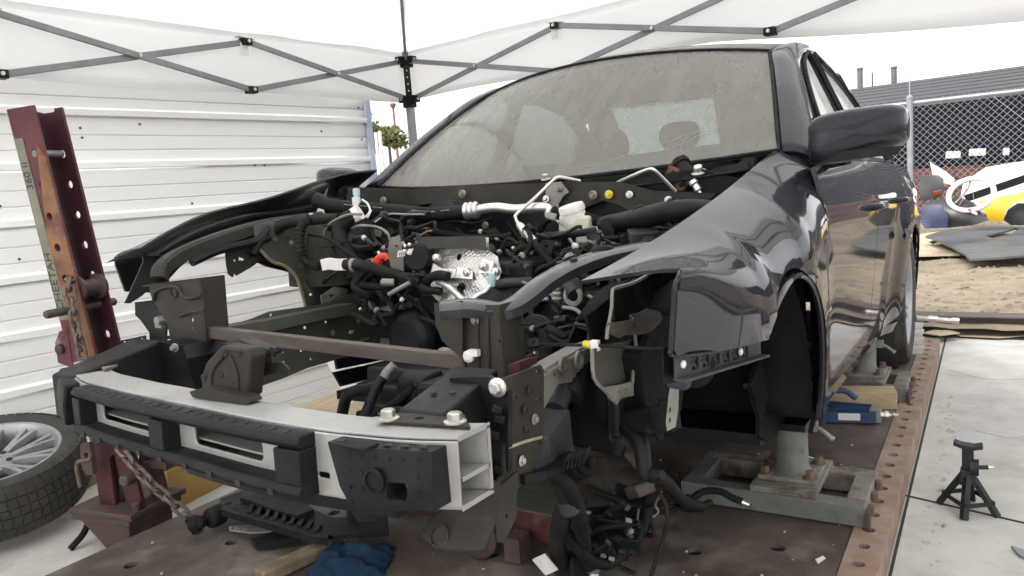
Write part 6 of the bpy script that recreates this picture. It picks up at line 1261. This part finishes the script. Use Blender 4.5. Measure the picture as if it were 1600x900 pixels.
# ------------------------------------------------------------------ white panels standing inside, seen through the bay
m = MB(); a = wp(525, 650, 1, 1.05); 
pl = [wp(508, 562, 1, .80), wp(538, 553, 1, .80), wp(566, 618, 1, .72), wp(545, 632, 1, .72)]
m.add(pl+[q+V((-.01, .03, 0)) for q in pl], [(0, 1, 2, 3), (7, 6, 5, 4), (0, 4, 5, 1), (1, 5, 6, 2), (2, 6, 7, 3), (3, 7, 4, 0)]); _tag(m.build('siding_offcut', MT['white_metal'], None, 0, loc=tuple(pl[3])), 'white sheet panel leaning inside the engine bay opening', 'panel')
m = MB(); b0, b1, b2, b3 = wp(536, 570, 1, .78), wp(566, 560, 1, .78), wp(592, 608, 1, .72), wp(566, 612, 1, .72)
def cor(u, v): q = b0.lerp(b1, u).lerp(b3.lerp(b2, u), v); return q+V((0, -1, 0))*(.012*math.sin(u*pi*6))
m.grid(cor, 36, 4); _tag(m.build('tin_sheet', MT['alu_pipe'], None, 60, solid=.001, loc=tuple(b3)), 'shiny corrugated tin sheet beside the white panel', 'sheet')
m = MB(); m.plate([(-2.05, .75), (-1.15, .75), (-1.15, 2.3), (-2.0, 2.3)], [], lambda u, v: V((u, v, GZ+.012)), .012, nrm=(0, 0, 1)); _tag(m.build('plywood_sheet', MT['plywood'], None, 0, loc=(-1.6, 1.5, GZ)), 'tan plywood sheet on the floor between wall and rack', 'plywood')
# ------------------------------------------------------------------ clamp stands under the sill
def make_stand(label, front_left, y0, tall):
    root = thing('clamp_stand', label, 'stand', (.70, y0+.2, 0), 'clamp stands under the sill')
    x0, x1, dy, h = (.42 if y0 < 1 else .52), .955, .30, .062; S = MT['stand_green']; SR = MT['stand_rusty']; y1 = y0+dy
    for nm, c, d, mt in (('front_rail', ((x0+x1)/2, y0+.03, h/2+.003), (x1-x0, .055, h), S), ('rear_rail', ((x0+x1)/2, y1-.03, h/2+.003), (x1-x0, .055, h), SR), ('end_rail', (x0+.03, (y0+y1)/2, h/2+.0035), (.055, dy-.116, h-.001), S), ('end_rail', (x1-.03, (y0+y1)/2, h/2+.0035), (.055, dy-.116, h-.001), SR)):
        m = MB(); m.box(c, d); m.build(nm, mt, root, 0, bevel=.004)
    cx, cy = (.73 if y0 < 1 else .775), (y0+y1)/2
    m = MB(); m.box((cx, cy, h+.012), (.19, dy-.01, .018)); bp = m.build('cross_plate', SR, root, 0, bevel=.003)
    m = MB(); m.box((cx, cy, h+.028), (.17, .18, .014)); m.build('cross_plate', SR, root, 0, bevel=.003)
    for a, b in ((-.066, -.066), (.066, -.066), (-.066, .066), (.066, .066)):
        m = MB(); m.hexbolt((cx+a, cy+b, h+.035), (0, 0, 1), .014, .018); m.build('bolt', MT['bolt_rust'], bp)
    m = MB(); zc = h+.035; m.lathe((cx, cy, zc), (0, 0, 1), [(.056, 0), (.052, .008), (.048, .012), (.048, tall), (.043, tall+.006), (.0, tall+.006)], 32); m.build('column', S, root, 50)
    m = MB(); m.box((cx+.01, cy-.005, zc+tall+.03), (.08, .07, .045), rot=(0, 0, .2)); m.build('clamp_head', SR, root, 0, bevel=.006)
    for a, b in ((.02, .005), (.05, .018), (.025, .034), (.055, .044)):
        m = MB(); m.lathe((cx+a-.01, cy-.036, zc+tall+b), (.35, -1, 0), [(.011, -.01), (.011, .022), (.008, .026), (0, .026)], 8); m.build('brass_bolt', MT['brass'], root)
    m = MB(); m.plate([(-.03, 0), (.04, -.01), (.05, .07), (.035, .10), (-.02, .11), (-.03, .06)], [circ(.015, .085, .009, 10)], frame((cx+.02, cy+.0, zc+tall+.035), (.9, .4, 0), (0, 0, 1)), .010); m.build('clamp_jaw', S, root, 0, bevel=.002)
    m = MB(); m.lathe((cx-.05, cy-.02, zc+tall+.005), (-.6, -.8, 0), [(.034, -.03), (.036, 0), (.033, .025), (.015, .028), (0, .028)], 20); m.build('clamp_drum', MT['tower_base'], root)
    m = MB(); q = V((cx+.06, cy+.01, zc+tall-.02)); m.box(q, (.03, .03, .03)); m.tube([q, q+V((.03, -.01, -.01)), q+V((.055, -.015, -.028))], .007, 8, 2); m.lathe(q+V((.055, -.015, -.028)), (.6, 0, -.5), [(.009, 0), (.009, .01), (0, .01)], 8); m.build('hose_fitting', MT['galv'], root, 30)
    for yy2, zz in ((y0+.06, .035), (y0+.15, .04), (y0+.24, .04)):
        m = MB(); m.box((x1+.008, yy2, zz), (.016, .022, .03)); m.build('lug', MT['bolt_rust'], root, 0, bevel=.003)
    m = MB(); m.box((x1+.006, y0+.01, .027), (.010, .04, .056)); m.build('end_tab', MT['tower_base'], root, 0)
    return root
make_stand('grey-green clamp stand nearest the camera, under the front of the sill', None, .605, .16)
make_stand('rear grey-green clamp stand, partly behind the blue jack, by the rear tyre', None, 1.88, .14)
# ------------------------------------------------------------------ scissor jack on a timber block
sj = thing('scissor_jack', 'blue scissor jack lying on the deck under the sill', 'jack', (.74, 1.58, 0))
B_ = MT['jack_blue']
a, b = wp(1277, 648, 2, .03), wp(1372, 650, 2, .03); d = (b-a).normalized(); k = d.cross(Z).normalized()
def chan(p, q, w, h, nm):
    m = MB(); dd = (q-p).normalized(); m.sweep([p, q], [(-w/2, -h/2), (-w/2, h/2), (-w/2+.004, h/2), (-w/2+.004, -h/2+.004), (w/2-.004, -h/2+.004), (w/2-.004, h/2), (w/2, h/2), (w/2, -h/2)]); return m.build(nm, B_, sj, 0)
L_ = (b-a).length; mid = a+d*L_*.15
chan(a-k*-.0+Z*0, a+d*L_*.95, .05, .045, 'lower_arm'); chan(a+Z*.012-k*.075+d*.02, a+d*L_*.90-k*.03+Z*.012, .045, .04, 'upper_arm')
chan(a-d*.10+k*.02, a+d*.04, .045, .045, 'lower_arm'); chan(a-d*.10-k*.06+Z*.01, a+d*.05-k*.075+Z*.012, .045, .04, 'upper_arm')
m = MB(); m.plate(rrect(-.04, -.014, .04, .014, .003, 1), [], frame(a+d*L_*.52+k*.0265+Z*.002, d, Z), .001); m.build('paper_label', MT['paper'], sj, 0)
m = MB(); q = a+d*L_*.97; m.box(q-k*.015, (.04, .05, .05)); m.lathe(q-k*.015, d, [(.013, 0), (.013, .03), (.017, .032), (.017, .045), (.008, .047), (.008, .055), (0, .055)], 12); m.tube([q-k*.015+d*.06, q-k*.015+d*.075, q-k*.03+d*.08, q-k*.035+d*.065], .005, 6, 4); m.build('screw_end', MT['zinc'], sj, 30, bevel=.003)
m = MB(); m.box(a+d*.01+Z*0, (.05, .07, .065)); m.box(a+d*.02-k*.08+Z*.012, (.05, .05, .05)); m.build('pivot_block', B_, sj, 0, bevel=.006)
m = MB(); q = a-k*.06+Z*.05+d*.03; m.tube([q+d*.0+k*.0, q+d*.03+Z*.03, q+d*.08+Z*.03-k*.01, q+d*.12-Z*.0-k*.01], .012, 8, 4); m.build('saddle', B_, sj)
m = MB(); q = wp(1330, 622, 2, .05); m.box(q+V((.01, .07, -.015)), (.30, .10, .075), rot=(0, 0, math.atan2(d.y, d.x))); _tag(m.build('timber_block', MT['wood'], None, 0, bevel=.004, loc=tuple(V((q.x, q.y, 0)))), 'pale timber block behind the blue scissor jack', 'timber')
# ------------------------------------------------------------------ jack stand on the concrete
js = thing('jack_stand', 'small black jack stand on the pale concrete', 'jack stand', tuple(wp(1512, 800, 2, GZ)))
J = MT['jackstand']; feet = [wp(1467, 786, 2, GZ), wp(1506, 813, 2, GZ), wp(1560, 808, 2, GZ)]
f4 = feet[0]+(feet[2]-feet[1]); feet.append(f4); cen = sum(feet, V((0, 0, 0)))/4; topz = .24
hx = wp(1515, 765, 1, cen.y)
tp = cen+Z*.118
for f in feet:
    m = MB(); t_ = tp+(f-cen)*.16; d = (t_-f).normalized(); out = V((f.x-cen.x, f.y-cen.y, 0)).normalized(); s2 = out.cross(Z)
    m.sweep([f+Z*.002, t_], [(-.012, -.010), (.012, -.010), (.012, .004), (0, .010), (-.012, .004)], up=out); m.build('leg', J, js, 0, bevel=.001)
for i in range(4):
    a, b = feet[i], feet[(i+1) % 4]; m = MB(); m.bar(a.lerp(cen, .12)+Z*.04, b.lerp(cen, .12)+Z*.04, .004, .014); m.build('brace', J, js, 0)
m = MB(); m.box(tp+Z*-.005, (.05, .05, .05), taper=.8); m.build('collar', J, js, 0, bevel=.004)
m = MB(); m.box(tp+Z*.045, (.032, .026, .09)); m.build('ratchet_post', J, js, 0, bevel=.003)
m = MB(); m.lathe(tp+V((.018, -.006, .028)), (1, 0, 0), [(.026, -.012), (.026, .012)], 18); m.tube([tp+V((.03, -.006, .029)), tp+V((.055, -.004, .032))], .007, 8, 0); m.build('release_cam', J, js, 30)
m = MB(); m.lathe(tp+V((.055, -.004, .032)), (1, .1, .1), [(.006, 0), (.006, .014), (0, .016)], 8); m.build('lever_tip', MT['zinc'], js)
m = MB(); m.sweep([tp+V((-.038, 0, .102)), tp+V((-.018, 0, .095)), tp+V((.018, 0, .092)), tp+V((.04, 0, .098))], [(-.02, -.006), (-.02, .006), (.02, .006), (.02, -.006)]); m.build('saddle', J, js, 0, bevel=.002)
# ------------------------------------------------------------------ things lying on the deck below the nose
ut = thing('undertray', 'black plastic undertray lying on the deck below the bumper beam', 'undertray', (-.6, .05, 0))
def deckpoly(name, pts, z, mt, t=.006, parent=None, relief=0, holes=(), step=0):
    O = [tuple(wp(x, y, 2, z).xy) for x, y in pts]; H = [[tuple(wp(x, y, 2, z).xy) for x, y in h] for h in holes]
    if sum(a[0]*b[1]-b[0]*a[1] for a, b in zip(O, O[1:]+O[:1])) < 0: O = O[::-1]
    m = MB(); m.plate(O, H, lambda u, v: V((u, v, z+relief*noise.noise(V((u*7, v*7, 3))))), t, nrm=(0, 0, 1), step=step, subdiv=step); return m.build(name, mt, parent, 30, bevel=0, **({} if parent is not None else {'loc': (O[0][0], O[0][1], z)}))
deckpoly('tray_panel', [(345, 775), (390, 762), (480, 790), (520, 810), (600, 800), (600, 825), (520, 838), (480, 828), (400, 808), (340, 790)], .075, PL, .012, ut, .02, step=.05)
deckpoly('tray_rib', [(380, 765), (480, 786), (490, 796), (465, 806), (375, 778)], .095, PL, .016, ut, .01, step=.05)
deckpoly('tray_edge', [(350, 788), (500, 828), (512, 836), (512, 842), (490, 838), (345, 796)], .082, PL, .022, ut)
for k in range(9):
    deckpoly('tray_web', [(392+k*13, 785+k*4), (398+k*13, 786+k*4), (392+k*13, 800+k*3.6), (386+k*13, 799+k*3.6)], .089, PL, .012, ut)
deckpoly('end_bracket', [(540, 790), (602, 786), (606, 812), (560, 816)], .10, MT['black_metal'], .05, ut)
for x, y in ((571, 792), (588, 795)):
    m = MB(); m.hexbolt(wp(x, y, 2, .10), (0, -.6, .8), .009, .010); m.build('bracket_bolt', MT['galv'], ut)
m = MB(); a, b = wp(325, 812, 2, .05), wp(350, 800, 2, .05); m.lathe(a, b-a, [(.028, 0), (.034, .01), (.034, .05), (.026, .055), (.026, .09), (0, .09)], 16); m.lathe(wp(308, 818, 2, .045), (.9, .3, .1), [(.022, -.02), (.026, -.016), (.026, .01), (.020, .014), (.012, .03), (0, .03)], 14); m.lathe(wp(300, 812, 2, .045), (.4, -.9, .2), [(.014, -.02), (.014, .02), (.006, .022), (0, .015)], 12); _tag(m.build('bump_stop', MT['rubber'], None, 30, bevel=.006, loc=tuple(V((a.x, a.y, 0)))), 'black rubber mount lying on the deck by the undertray', 'mount')
_tag(deckpoly('steel_strip', [(357, 822), (412, 818), (440, 822), (425, 830), (390, 832), (358, 828)], .03, MT['galv'], .004, None, 0, [ph(364, 825, 2), ph(377, 826, 2), ph(390, 827, 2)]), 'perforated grey steel strip on the deck below the beam', 'strip')
_tag(deckpoly('plastic_strip', [(392, 842), (440, 826), (470, 830), (468, 840), (400, 850)], .03, PL, .02), 'flat black plastic strip on the deck below the beam', 'strip')
m = MB(); a, b = wp(405, 902, 2, .02), wp(530, 845, 2, .02); m.bar(a, b, .055, .035); _tag(m.build('plank', MT['old_wood'], None, 0, bevel=.006, loc=tuple(a)), 'weathered wooden plank beside the blue towel', 'plank')
# towel: heaped cloth
tc_ = wp(548, 872, 2, .02)
def cloth(u, v):
    x, y = (u-.5)*.235, (v-.5)*.175; e = max(abs(u-.5), abs(v-.5))*2
    h = .07*(1-e**3)*(.55+.45*noise.noise(V((u*2.3, v*2.3, 5))))+.020*math.sin(u*9+v*14)*(1-e)+.016*noise.noise(V((u*7, v*7, 1)))*(1-e*.6)
    return tc_+V((x*.85-y*.5+.012*noise.noise(V((v*6, u*3, 0))), x*.45+y*.9+.012*noise.noise(V((u*6, v*3, 9))), max(0, h)-.016))
m = MB(); m.grid(cloth, 60, 50); tw2 = m.build('towel', MT['towel'], None, 180, solid=.006, loc=tuple(tc_)); _tag(tw2, 'crumpled blue shop towel on the deck', 'towel')
# red steel pulling beam under the car
rb = thing('red_beam', 'dark red steel box beam lying on the deck under the nose', 'beam', (.15, .16, 0))
a, b = V((-.42, .20, .085)), V((.47, .165, .085)); m = MB(); m.bar(a, b, .13, .085); m.build('tube', MT['red_paint'], rb, 0, bevel=.004)
m = MB(); m.bar(a+Z*.0435, b+Z*.0435, .126, .003); m.build('dirty_top', MT['ecoat_green'], rb, 0)
m = MB(); m.lathe((.03, .06, .055), (.3, -1, 0), [(.05, -.03), (.055, 0), (.052, .035), (.02, .045), (0, .045)], 22); m.box((.14, .07, .04), (.05, .06, .07)); m.build('end_roller', MT['tower_base'], rb, 40)
# bits scattered on the deck
rnd = random.Random(21); gb = MB()
for i in range(260):
    x = rnd.uniform(-1.05, .9); y = rnd.uniform(-.6, 2.6); r_ = rnd.uniform(.0015, .006)
    gb.lathe((x, y, .0005), (rnd.uniform(-.5, .5), rnd.uniform(-.5, .5), 1), [(r_, 0), (r_*.7, r_*.6), (0, r_*.7)], 5)
_tag(gb.build('grit', MT['stone'], None, 0), 'grit and flakes scattered over the steel deck', 'grit', None, 'stuff')
for i, (x, y, mt, lab) in enumerate(((795, 855, 'zinc', 'small metal cone standing on the deck at bottom centre'), (928, 896, 'white_plastic', 'white plastic stub on the deck at the bottom edge'))):
    q = wp(x, y+8, 2, 0); m = MB(); m.lathe(q, (.15, 0, 1), [(.012, 0), (.013, .01), (.007, .02), (.005, .045), (0, .047)], 12); _tag(m.build('nozzle', MT[mt], None, 40, loc=tuple(q)), lab, 'nozzle')
_tag(deckpoly('chip', [(1262, 712), (1282, 718), (1280, 721), (1262, 716)], .006, MT['paper'], .003), 'thin white splinter on the deck between the two stands', 'splinter')
for i, (x, y, lab) in enumerate(((1275, 825, ''),)):
    _tag(deckpoly('chip', [(1278, 880), (1290, 872), (1286, 868), (1274, 874)], .004, MT['paper'], .002), 'pale paint chip on the deck in front of the near stand', 'chip')
# ------------------------------------------------------------------ wiring loom hanging out of the left front corner
lo_ = thing('wiring_harness', 'bundle of black wiring loom hanging from the car onto the deck', 'wiring', (.40, .10, 0))
def lpts(*P): return [wp(x, y, 1, v) for x, y, v in P]
def loom(nm, P, r, mt=RB, **kw): m = MB(); m.tube(lpts(*P), r, kw.pop('n', 9), 7, **kw); return m.build(nm, mt, lo_, 60)
loom('main_conduit', [(862, 735, -.42), (876, 750, -.40), (884, 775, -.36), (880, 800, -.32), (874, 830, -.26), (872, 862, -.18), (880, 895, -.1), (900, 905, -.05)], .019, rib=.12, ribstep=.011)
loom('taped_bundle', [(850, 730, -.44), (872, 740, -.42), (890, 765, -.38), (900, 790, -.34), (906, 820, -.28), (912, 850, -.2), (915, 890, -.1)], .017)
loom('branch', [(876, 822, -.28), (890, 840, -.25), (915, 870, -.2), (945, 882, -.15), (965, 872, -.1), (985, 850, -.05), (1000, 835, -.02), (1010, 815, 0), (1012, 790, 0)], .013, rib=.08)
loom('branch', [(1012, 790, 0), (1010, 775, .02), (1000, 770, .05), (985, 775, .08)], .011)
loom('branch', [(940, 805, .05), (975, 795, .1), (1010, 790, .15), (1050, 786, .2), (1064, 782, .25)], .007)
loom('branch', [(950, 818, .02), (1000, 800, .12), (1040, 800, .18), (1062, 790, .22), (1075, 775, .3)], .006)
loom('thin_wire', [(1030, 770, -.1), (1040, 790, -.1), (1042, 815, -.1), (1034, 850, -.12), (1022, 885, -.15), (1015, 905, -.16)], .0045)
loom('lying_conduit', [(1066, 790, .30), (1080, 780, .35), (1100, 768, .40), (1125, 768, .42), (1145, 778, .42), (1160, 784, .42)], .010, rib=.1)
loom('lying_conduit', [(1030, 745, -.2), (1048, 760, -.05), (1062, 778, .1), (1080, 788, .2), (1095, 792, .25)], .014)
loom('lying_conduit', [(1060, 788, .2), (1075, 795, .22), (1095, 792, .3), (1110, 785, .35)], .010)
for k in range(14):
    rnd = random.Random(k+40); x, y = rnd.uniform(895, 1000), rnd.uniform(790, 880); P = [(x, y, rnd.uniform(-.15, .1))]
    for j in range(4): P.append((P[-1][0]+rnd.uniform(-30, 34), min(895, P[-1][1]+rnd.uniform(-22, 24)), P[-1][2]+rnd.uniform(-.02, .03)))
    loom('loose_wire', P, rnd.choice((.003, .004, .006, .008)), RB if k % 4 else MT['galv'], n=6)
for k, (x, y, v, sx, sy, sz) in enumerate(((945, 815, .02, .10, .07, .06), (975, 840, -.05, .09, .07, .05), (930, 860, -.12, .08, .06, .05), (985, 785, .06, .09, .07, .045), (900, 880, -.12, .05, .05, .05), (1000, 765, .0, .07, .05, .03))):
    m = MB(); m.box(wp(x, y, 1, v), (sx, sy, sz), rot=(random.uniform(-.5, .5), random.uniform(-.5, .5), random.uniform(-.8, .8))); m.build('fuse_box', PL if k != 5 else MT['rust_bar'], lo_, 0, bevel=.006)
for k in range(16):
    m = MB(); m.box(wp(random.uniform(895, 1010), random.uniform(785, 880), 1, -.14), (random.uniform(.008, .02), .01, random.uniform(.006, .014)), rot=(random.random(), random.random(), random.random())); m.build('plug', random.choice((PL, MT['plastic_grey'], MT['galv'], RB)), lo_, 0, bevel=.002)
m = MB(); q = wp(852, 882, 1, -.22); m.box(q, (.035, .004, .05), rot=(.3, -.5, .2)); m.build('paper_tag', MT['paper'], lo_, 0)
m = MB(); m.lathe(wp(1160, 784, 1, .42), (1, 0, -.3), [(.008, 0), (.006, .02), (0, .022)], 8); m.build('foil_end', MT['zinc'], lo_)
m = MB(); m.lathe(wp(885, 778, 1, -.36), (.1, .3, -1), [(.021, 0), (.022, .01), (.021, .03)], 14); m.build('tape_wrap', MT['plastic_grey'], lo_)
# offcut on concrete at right edge
_tag(deckpoly('steel_offcut', [(1580, 852), (1612, 862), (1612, 874), (1592, 866)], GZ+.01, MT['steel_grey'], .008), 'grey steel offcut at the right edge of the concrete', 'offcut')
# ------------------------------------------------------------------ cardboard and tools beyond the rack
_tag(deckpoly('cardboard', [(1470, 515), (1525, 505), (1560, 508), (1600, 515), (1612, 524), (1560, 527), (1500, 524)], GZ+.02, MT['cardboard'], .005, None, .02, step=.1), 'tan cardboard sheet on the concrete near the dirt', 'cardboard')
_tag(deckpoly('cardboard', [(1440, 520), (1470, 512), (1500, 520), (1468, 524)], GZ+.05, MT['cardboard'], .005), 'small piece of cardboard beside the rear end of the rack', 'cardboard')
m = MB(); a, b = wp(1432, 497, 1, 3.62), wp(1487, 501, 1, 3.62); m.tube([a, b], .016, 8, 0); m.lathe(a.lerp(b, .35), b-a, [(.022, 0), (.022, .05)], 10); m.lathe(b, b-a, [(.02, 0), (.02, .04), (0, .04)], 10); _tag(m.build('wrench', MT['zinc'], None, 40, loc=tuple(a)), 'steel bar tool lying behind the rear tyre', 'tool')
# ------------------------------------------------------------------ heap of body panels on the dirt
GD = -.02
def panel_thing(name, pts, Y, mt, label, cat, tilt=.25, bulge=.12, t=.012, holes=(), step=.06, lean=0):
    O = [(wp(x, y, 1, Y).x, wp(x, y, 1, Y).z) for x, y in pts]; H = [[(wp(x, y, 1, Y).x, wp(x, y, 1, Y).z) for x, y in h] for h in holes]
    if sum(a[0]*b[1]-b[0]*a[1] for a, b in zip(O, O[1:]+O[:1])) < 0: O = O[::-1]
    zb = min(q[1] for q in O); zt = max(q[1] for q in O); xb = sum(q[0] for q in O)/len(O); hw_ = max(abs(q[0]-xb) for q in O)
    m = MB(); m.plate(O, H, lambda u, v: V((u, Y+(v-zb)*tilt+(u-xb)*lean-bulge*(1-((u-xb)/hw_)**2)*math.sin(pi*min(1, max(0, (v-zb)/(zt-zb)))*.9+.1)+.03*noise.noise(V((u*5, v*6, Y)))+.012*noise.noise(V((u*16, v*18, Y))), v)), t, step=step, subdiv=step, nrm=(0, -1, 0)); o = m.build(name, mt, None, 50, loc=(xb, Y, zb)); return _tag(o, label, cat)
wpan = panel_thing('car_door_panel', [(1500, 310), (1505, 285), (1540, 262), (1580, 255), (1620, 250), (1620, 340), (1560, 335), (1510, 330)], 8.3, MT['car_white'], 'long white car panel leaning on the heap at right', 'panel', .35, .10, holes=[])
m = MB(); a, b = wp(1508, 310, 1, 8.12), wp(1620, 272, 1, 8.12); m.bar(a, b, .03, .07); m.bar(a+V((0, .0, -.035)), b+V((0, 0, -.035)), .05, .02); m.build('rubber_moulding', MT['rubber'], wpan, 0)
panel_thing('white_fender', [(1452, 252), (1460, 258), (1478, 268), (1492, 280), (1490, 290), (1470, 285), (1458, 276)], 8.4, MT['car_white'], 'white pointed fender sticking up by the fence post', 'fender', .2, .03)
yfen = panel_thing('yellow_fender', [(1530, 315), (1560, 308), (1600, 300), (1620, 296), (1620, 345), (1612, 322), (1598, 314), (1582, 318), (1572, 330), (1567, 346), (1545, 345), (1538, 330)], 7.7, MT['car_yellow'], 'bright yellow fender with wheel arch cutout on the heap', 'fender', .3, .03)
yl = panel_thing('fender_liner', [(1568, 344), (1575, 328), (1590, 318), (1605, 318), (1620, 325), (1620, 352), (1580, 352)], 7.82, MT['plastic_grey'], 'grey wheel liner inside the yellow fender', 'liner', .2, .05)
yl.parent = yfen; yl.location = yl.location-yfen.location
for k_ in ('label', 'category'): del yl[k_]
gbp = panel_thing('grey_bumper', [(1436, 274), (1465, 274), (1473, 280), (1475, 300), (1470, 308), (1444, 315), (1438, 312)], 7.9, MT['bumper_grey'], 'dark grey bumper corner with small red reflector', 'bumper', .1, .03, .12)
m = MB(); q = wp(1465, 301, 1, 7.84); m.box(q, (.085, .03, .045), rot=(0, -.12, 0)); m.build('reflector', MT['reflector'], gbp, 0, bevel=.006)
bbp = panel_thing('black_bumper', [(1445, 318), (1475, 310), (1500, 310), (1522, 318), (1535, 335), (1546, 344), (1520, 352), (1480, 356), (1450, 350)], 7.3, MT['car_black'], 'black crumpled bumper cover in the middle of the heap', 'bumper', .6, .09, .03)
m = MB(); q = wp(1523, 333, 1, 7.2); m.box(q, (.05, .01, .022), rot=(0, .45, 0)); m.build('side_marker', MT['white_plastic'], bbp, 0, bevel=.003)
m = MB(); q = wp(1515, 328, 1, 7.2); m.box(q, (.03, .01, .022), rot=(0, .45, 0)); m.build('side_marker', MT['red_plastic'], bbp, 0, bevel=.003)
panel_thing('blue_panel', [(1440, 322), (1470, 320), (1475, 330), (1482, 340), (1480, 356), (1445, 357), (1438, 345)], 7.15, MT['car_blue'], 'dark blue car panel low in the heap beside the car', 'panel', .3, .025, .06)
rg = thing('white_hoop', 'white plastic hoop standing on the heap', 'hoop', tuple(wp(1518, 330, 1, 7.4)))
q = wp(1517, 304, 1, 7.35); P = [q+V((.195*math.cos(2*pi*k/40), .05*math.sin(2*pi*k/40), .155*math.sin(2*pi*k/40)+.02*math.cos(2*pi*k/40))) for k in range(40)]
m = MB(); m.tube(P, .026, 10, 1, closed=True); m.build('ring', MT['white_plastic'], rg, 60)
m = MB(); m.tube([P[10], P[10]+V((-.03, .0, -.1)), q+V((-.12, 0, -.06)), q+V((-.17, 0, -.09))], .008, 6, 4); m.tube([P[11], q+V((-.06, 0, -.02)), q+V((-.1, 0, -.1))], .005, 6, 4); m.tube([P[10], q+V((.02, 0, 0)), q+V((.03, 0, -.12))], .003, 5, 4); m.build('cables', MT['galv'], rg)
# plywood and the silver hood lying flat
_tag(deckpoly('plywood_sheet', [(1400, 370), (1505, 357), (1500, 362), (1450, 378), (1500, 397), (1420, 399), (1380, 399)], .015, MT['plywood'], .018), 'plywood sheet under the silver hood on the dirt', 'plywood')
def hood_pt(x, y): return wp(x, y, 2, .10)
hd = thing('silver_hood', 'dull silver car hood with vent lying on the dirt', 'hood', tuple(wp(1530, 385, 2, 0)))
O = [tuple(hood_pt(*q).xy) for q in ((1446, 372), (1480, 362), (1520, 352), (1560, 348), (1620, 352), (1640, 385), (1600, 392), (1560, 396), (1515, 398), (1508, 392), (1485, 384))]
if sum(a[0]*b[1]-b[0]*a[1] for a, b in zip(O, O[1:]+O[:1])) < 0: O = O[::-1]
Hh = [tuple(hood_pt(*q).xy) for q in ((1540, 375), (1580, 366), (1586, 362), (1592, 366), (1580, 372), (1550, 377))]
m = MB(); m.plate(O, [Hh], lambda u, v: V((u, v, .06+.05*math.sin((u-.5)*2.2)+.05*math.cos(v*1.5))), .02, step=.1, subdiv=.1, nrm=(0, 0, 1)); m.build('skin', MT['car_silver'], hd, 50)
m = MB(); m.plate([tuple(hood_pt(*q).xy) for q in ((1536, 378), (1592, 360), (1598, 368), (1552, 380))][::-1], [], lambda u, v: V((u, v, .05)), .01, nrm=(0, 0, 1)); m.build('vent_mesh', MT['dark'], hd, 0)
# ------------------------------------------------------------------ far bush, bollards and lamp seen past the wall
def bush(name, label, c, rx, rz, n, seed):
    root = thing(name, label, 'shrub', (c.x, c.y, GZ)); rn = random.Random(seed)
    m = MB(); m.tube([V((c.x, c.y, GZ)), c], .05, 6, 0, r2=.02)
    for k in range(6): m.tube([V((c.x, c.y, c.z-rz*.9)), c+V((rn.uniform(-rx, rx), rn.uniform(-rx, rx), rn.uniform(-rz, rz)*.7))], .018, 5, 0, r2=.006)
    m.build('trunk', MT['bark'], root); m = MB(); cl = [V((rn.gauss(0, .45), rn.gauss(0, .45), rn.gauss(0, .45))) for _ in range(22)]
    for k in range(n):
        q = rn.choice(cl)+V((rn.gauss(0, .16), rn.gauss(0, .16), rn.gauss(0, .16))); p_ = c+V((q.x*rx, q.y*rx, q.z*rz)); d = V((rn.uniform(-1, 1), rn.uniform(-1, 1), rn.uniform(-.6, 1))).normalized(); s2 = d.orthogonal().normalized(); l = rn.uniform(.05, .10)
        m.add([p_, p_+d*l*.5+s2*l*.28, p_+d*l, p_+d*l*.5-s2*l*.28], [(0, 1, 2, 3)])
    m.build('crown', MT['leaf'], root, 0)
bush('shrub', 'green yellow shrub seen far off beside the windscreen', wp(607, 216, 1, 9), .34, .16, 1500, 4)
bush('shrub', 'small green shrub behind the end of the white wall', wp(580, 216, 1, 8), .11, .26, 900, 8)
for x in (589, 595):
    a = wp(x, 232, 1, 7); m = MB(); m.bar(V((a.x, a.y, GZ)), wp(x-2, 205+2*(x == 589), 1, 7), .035, .035); _tag(m.build('white_post', MT['white_plastic'], None, 0, loc=(a.x, a.y, GZ)), {589: 'thin white post left of its pair beyond the wall end', 595: 'thin white post right of its pair beyond the wall end'}[x], 'post')
lp_ = thing('lamp_post', 'thin brown lamp post far off beside the canopy leg', 'lamp post', (wp(617, 205, 1, 20).x, 20, GZ)); a, b = wp(618, 210, 1, 20), wp(614, 166, 1, 20)
m = MB(); m.tube([V((a.x, 20, GZ)), b], .05, 8, 0, r2=.04); m.build('pole', MT['pole_red'], lp_)
m = MB(); m.lathe(b, Z, [(.04, -.1), (.12, .05), (.1, .1), (0, .12)], 10); m.build('lamp_head', MT['pole_red'], lp_); m = MB(); m.box(wp(617, 203, 1, 20), (.18, .18, .3)); m.build('control_box', MT['pole_red'], lp_, 0)
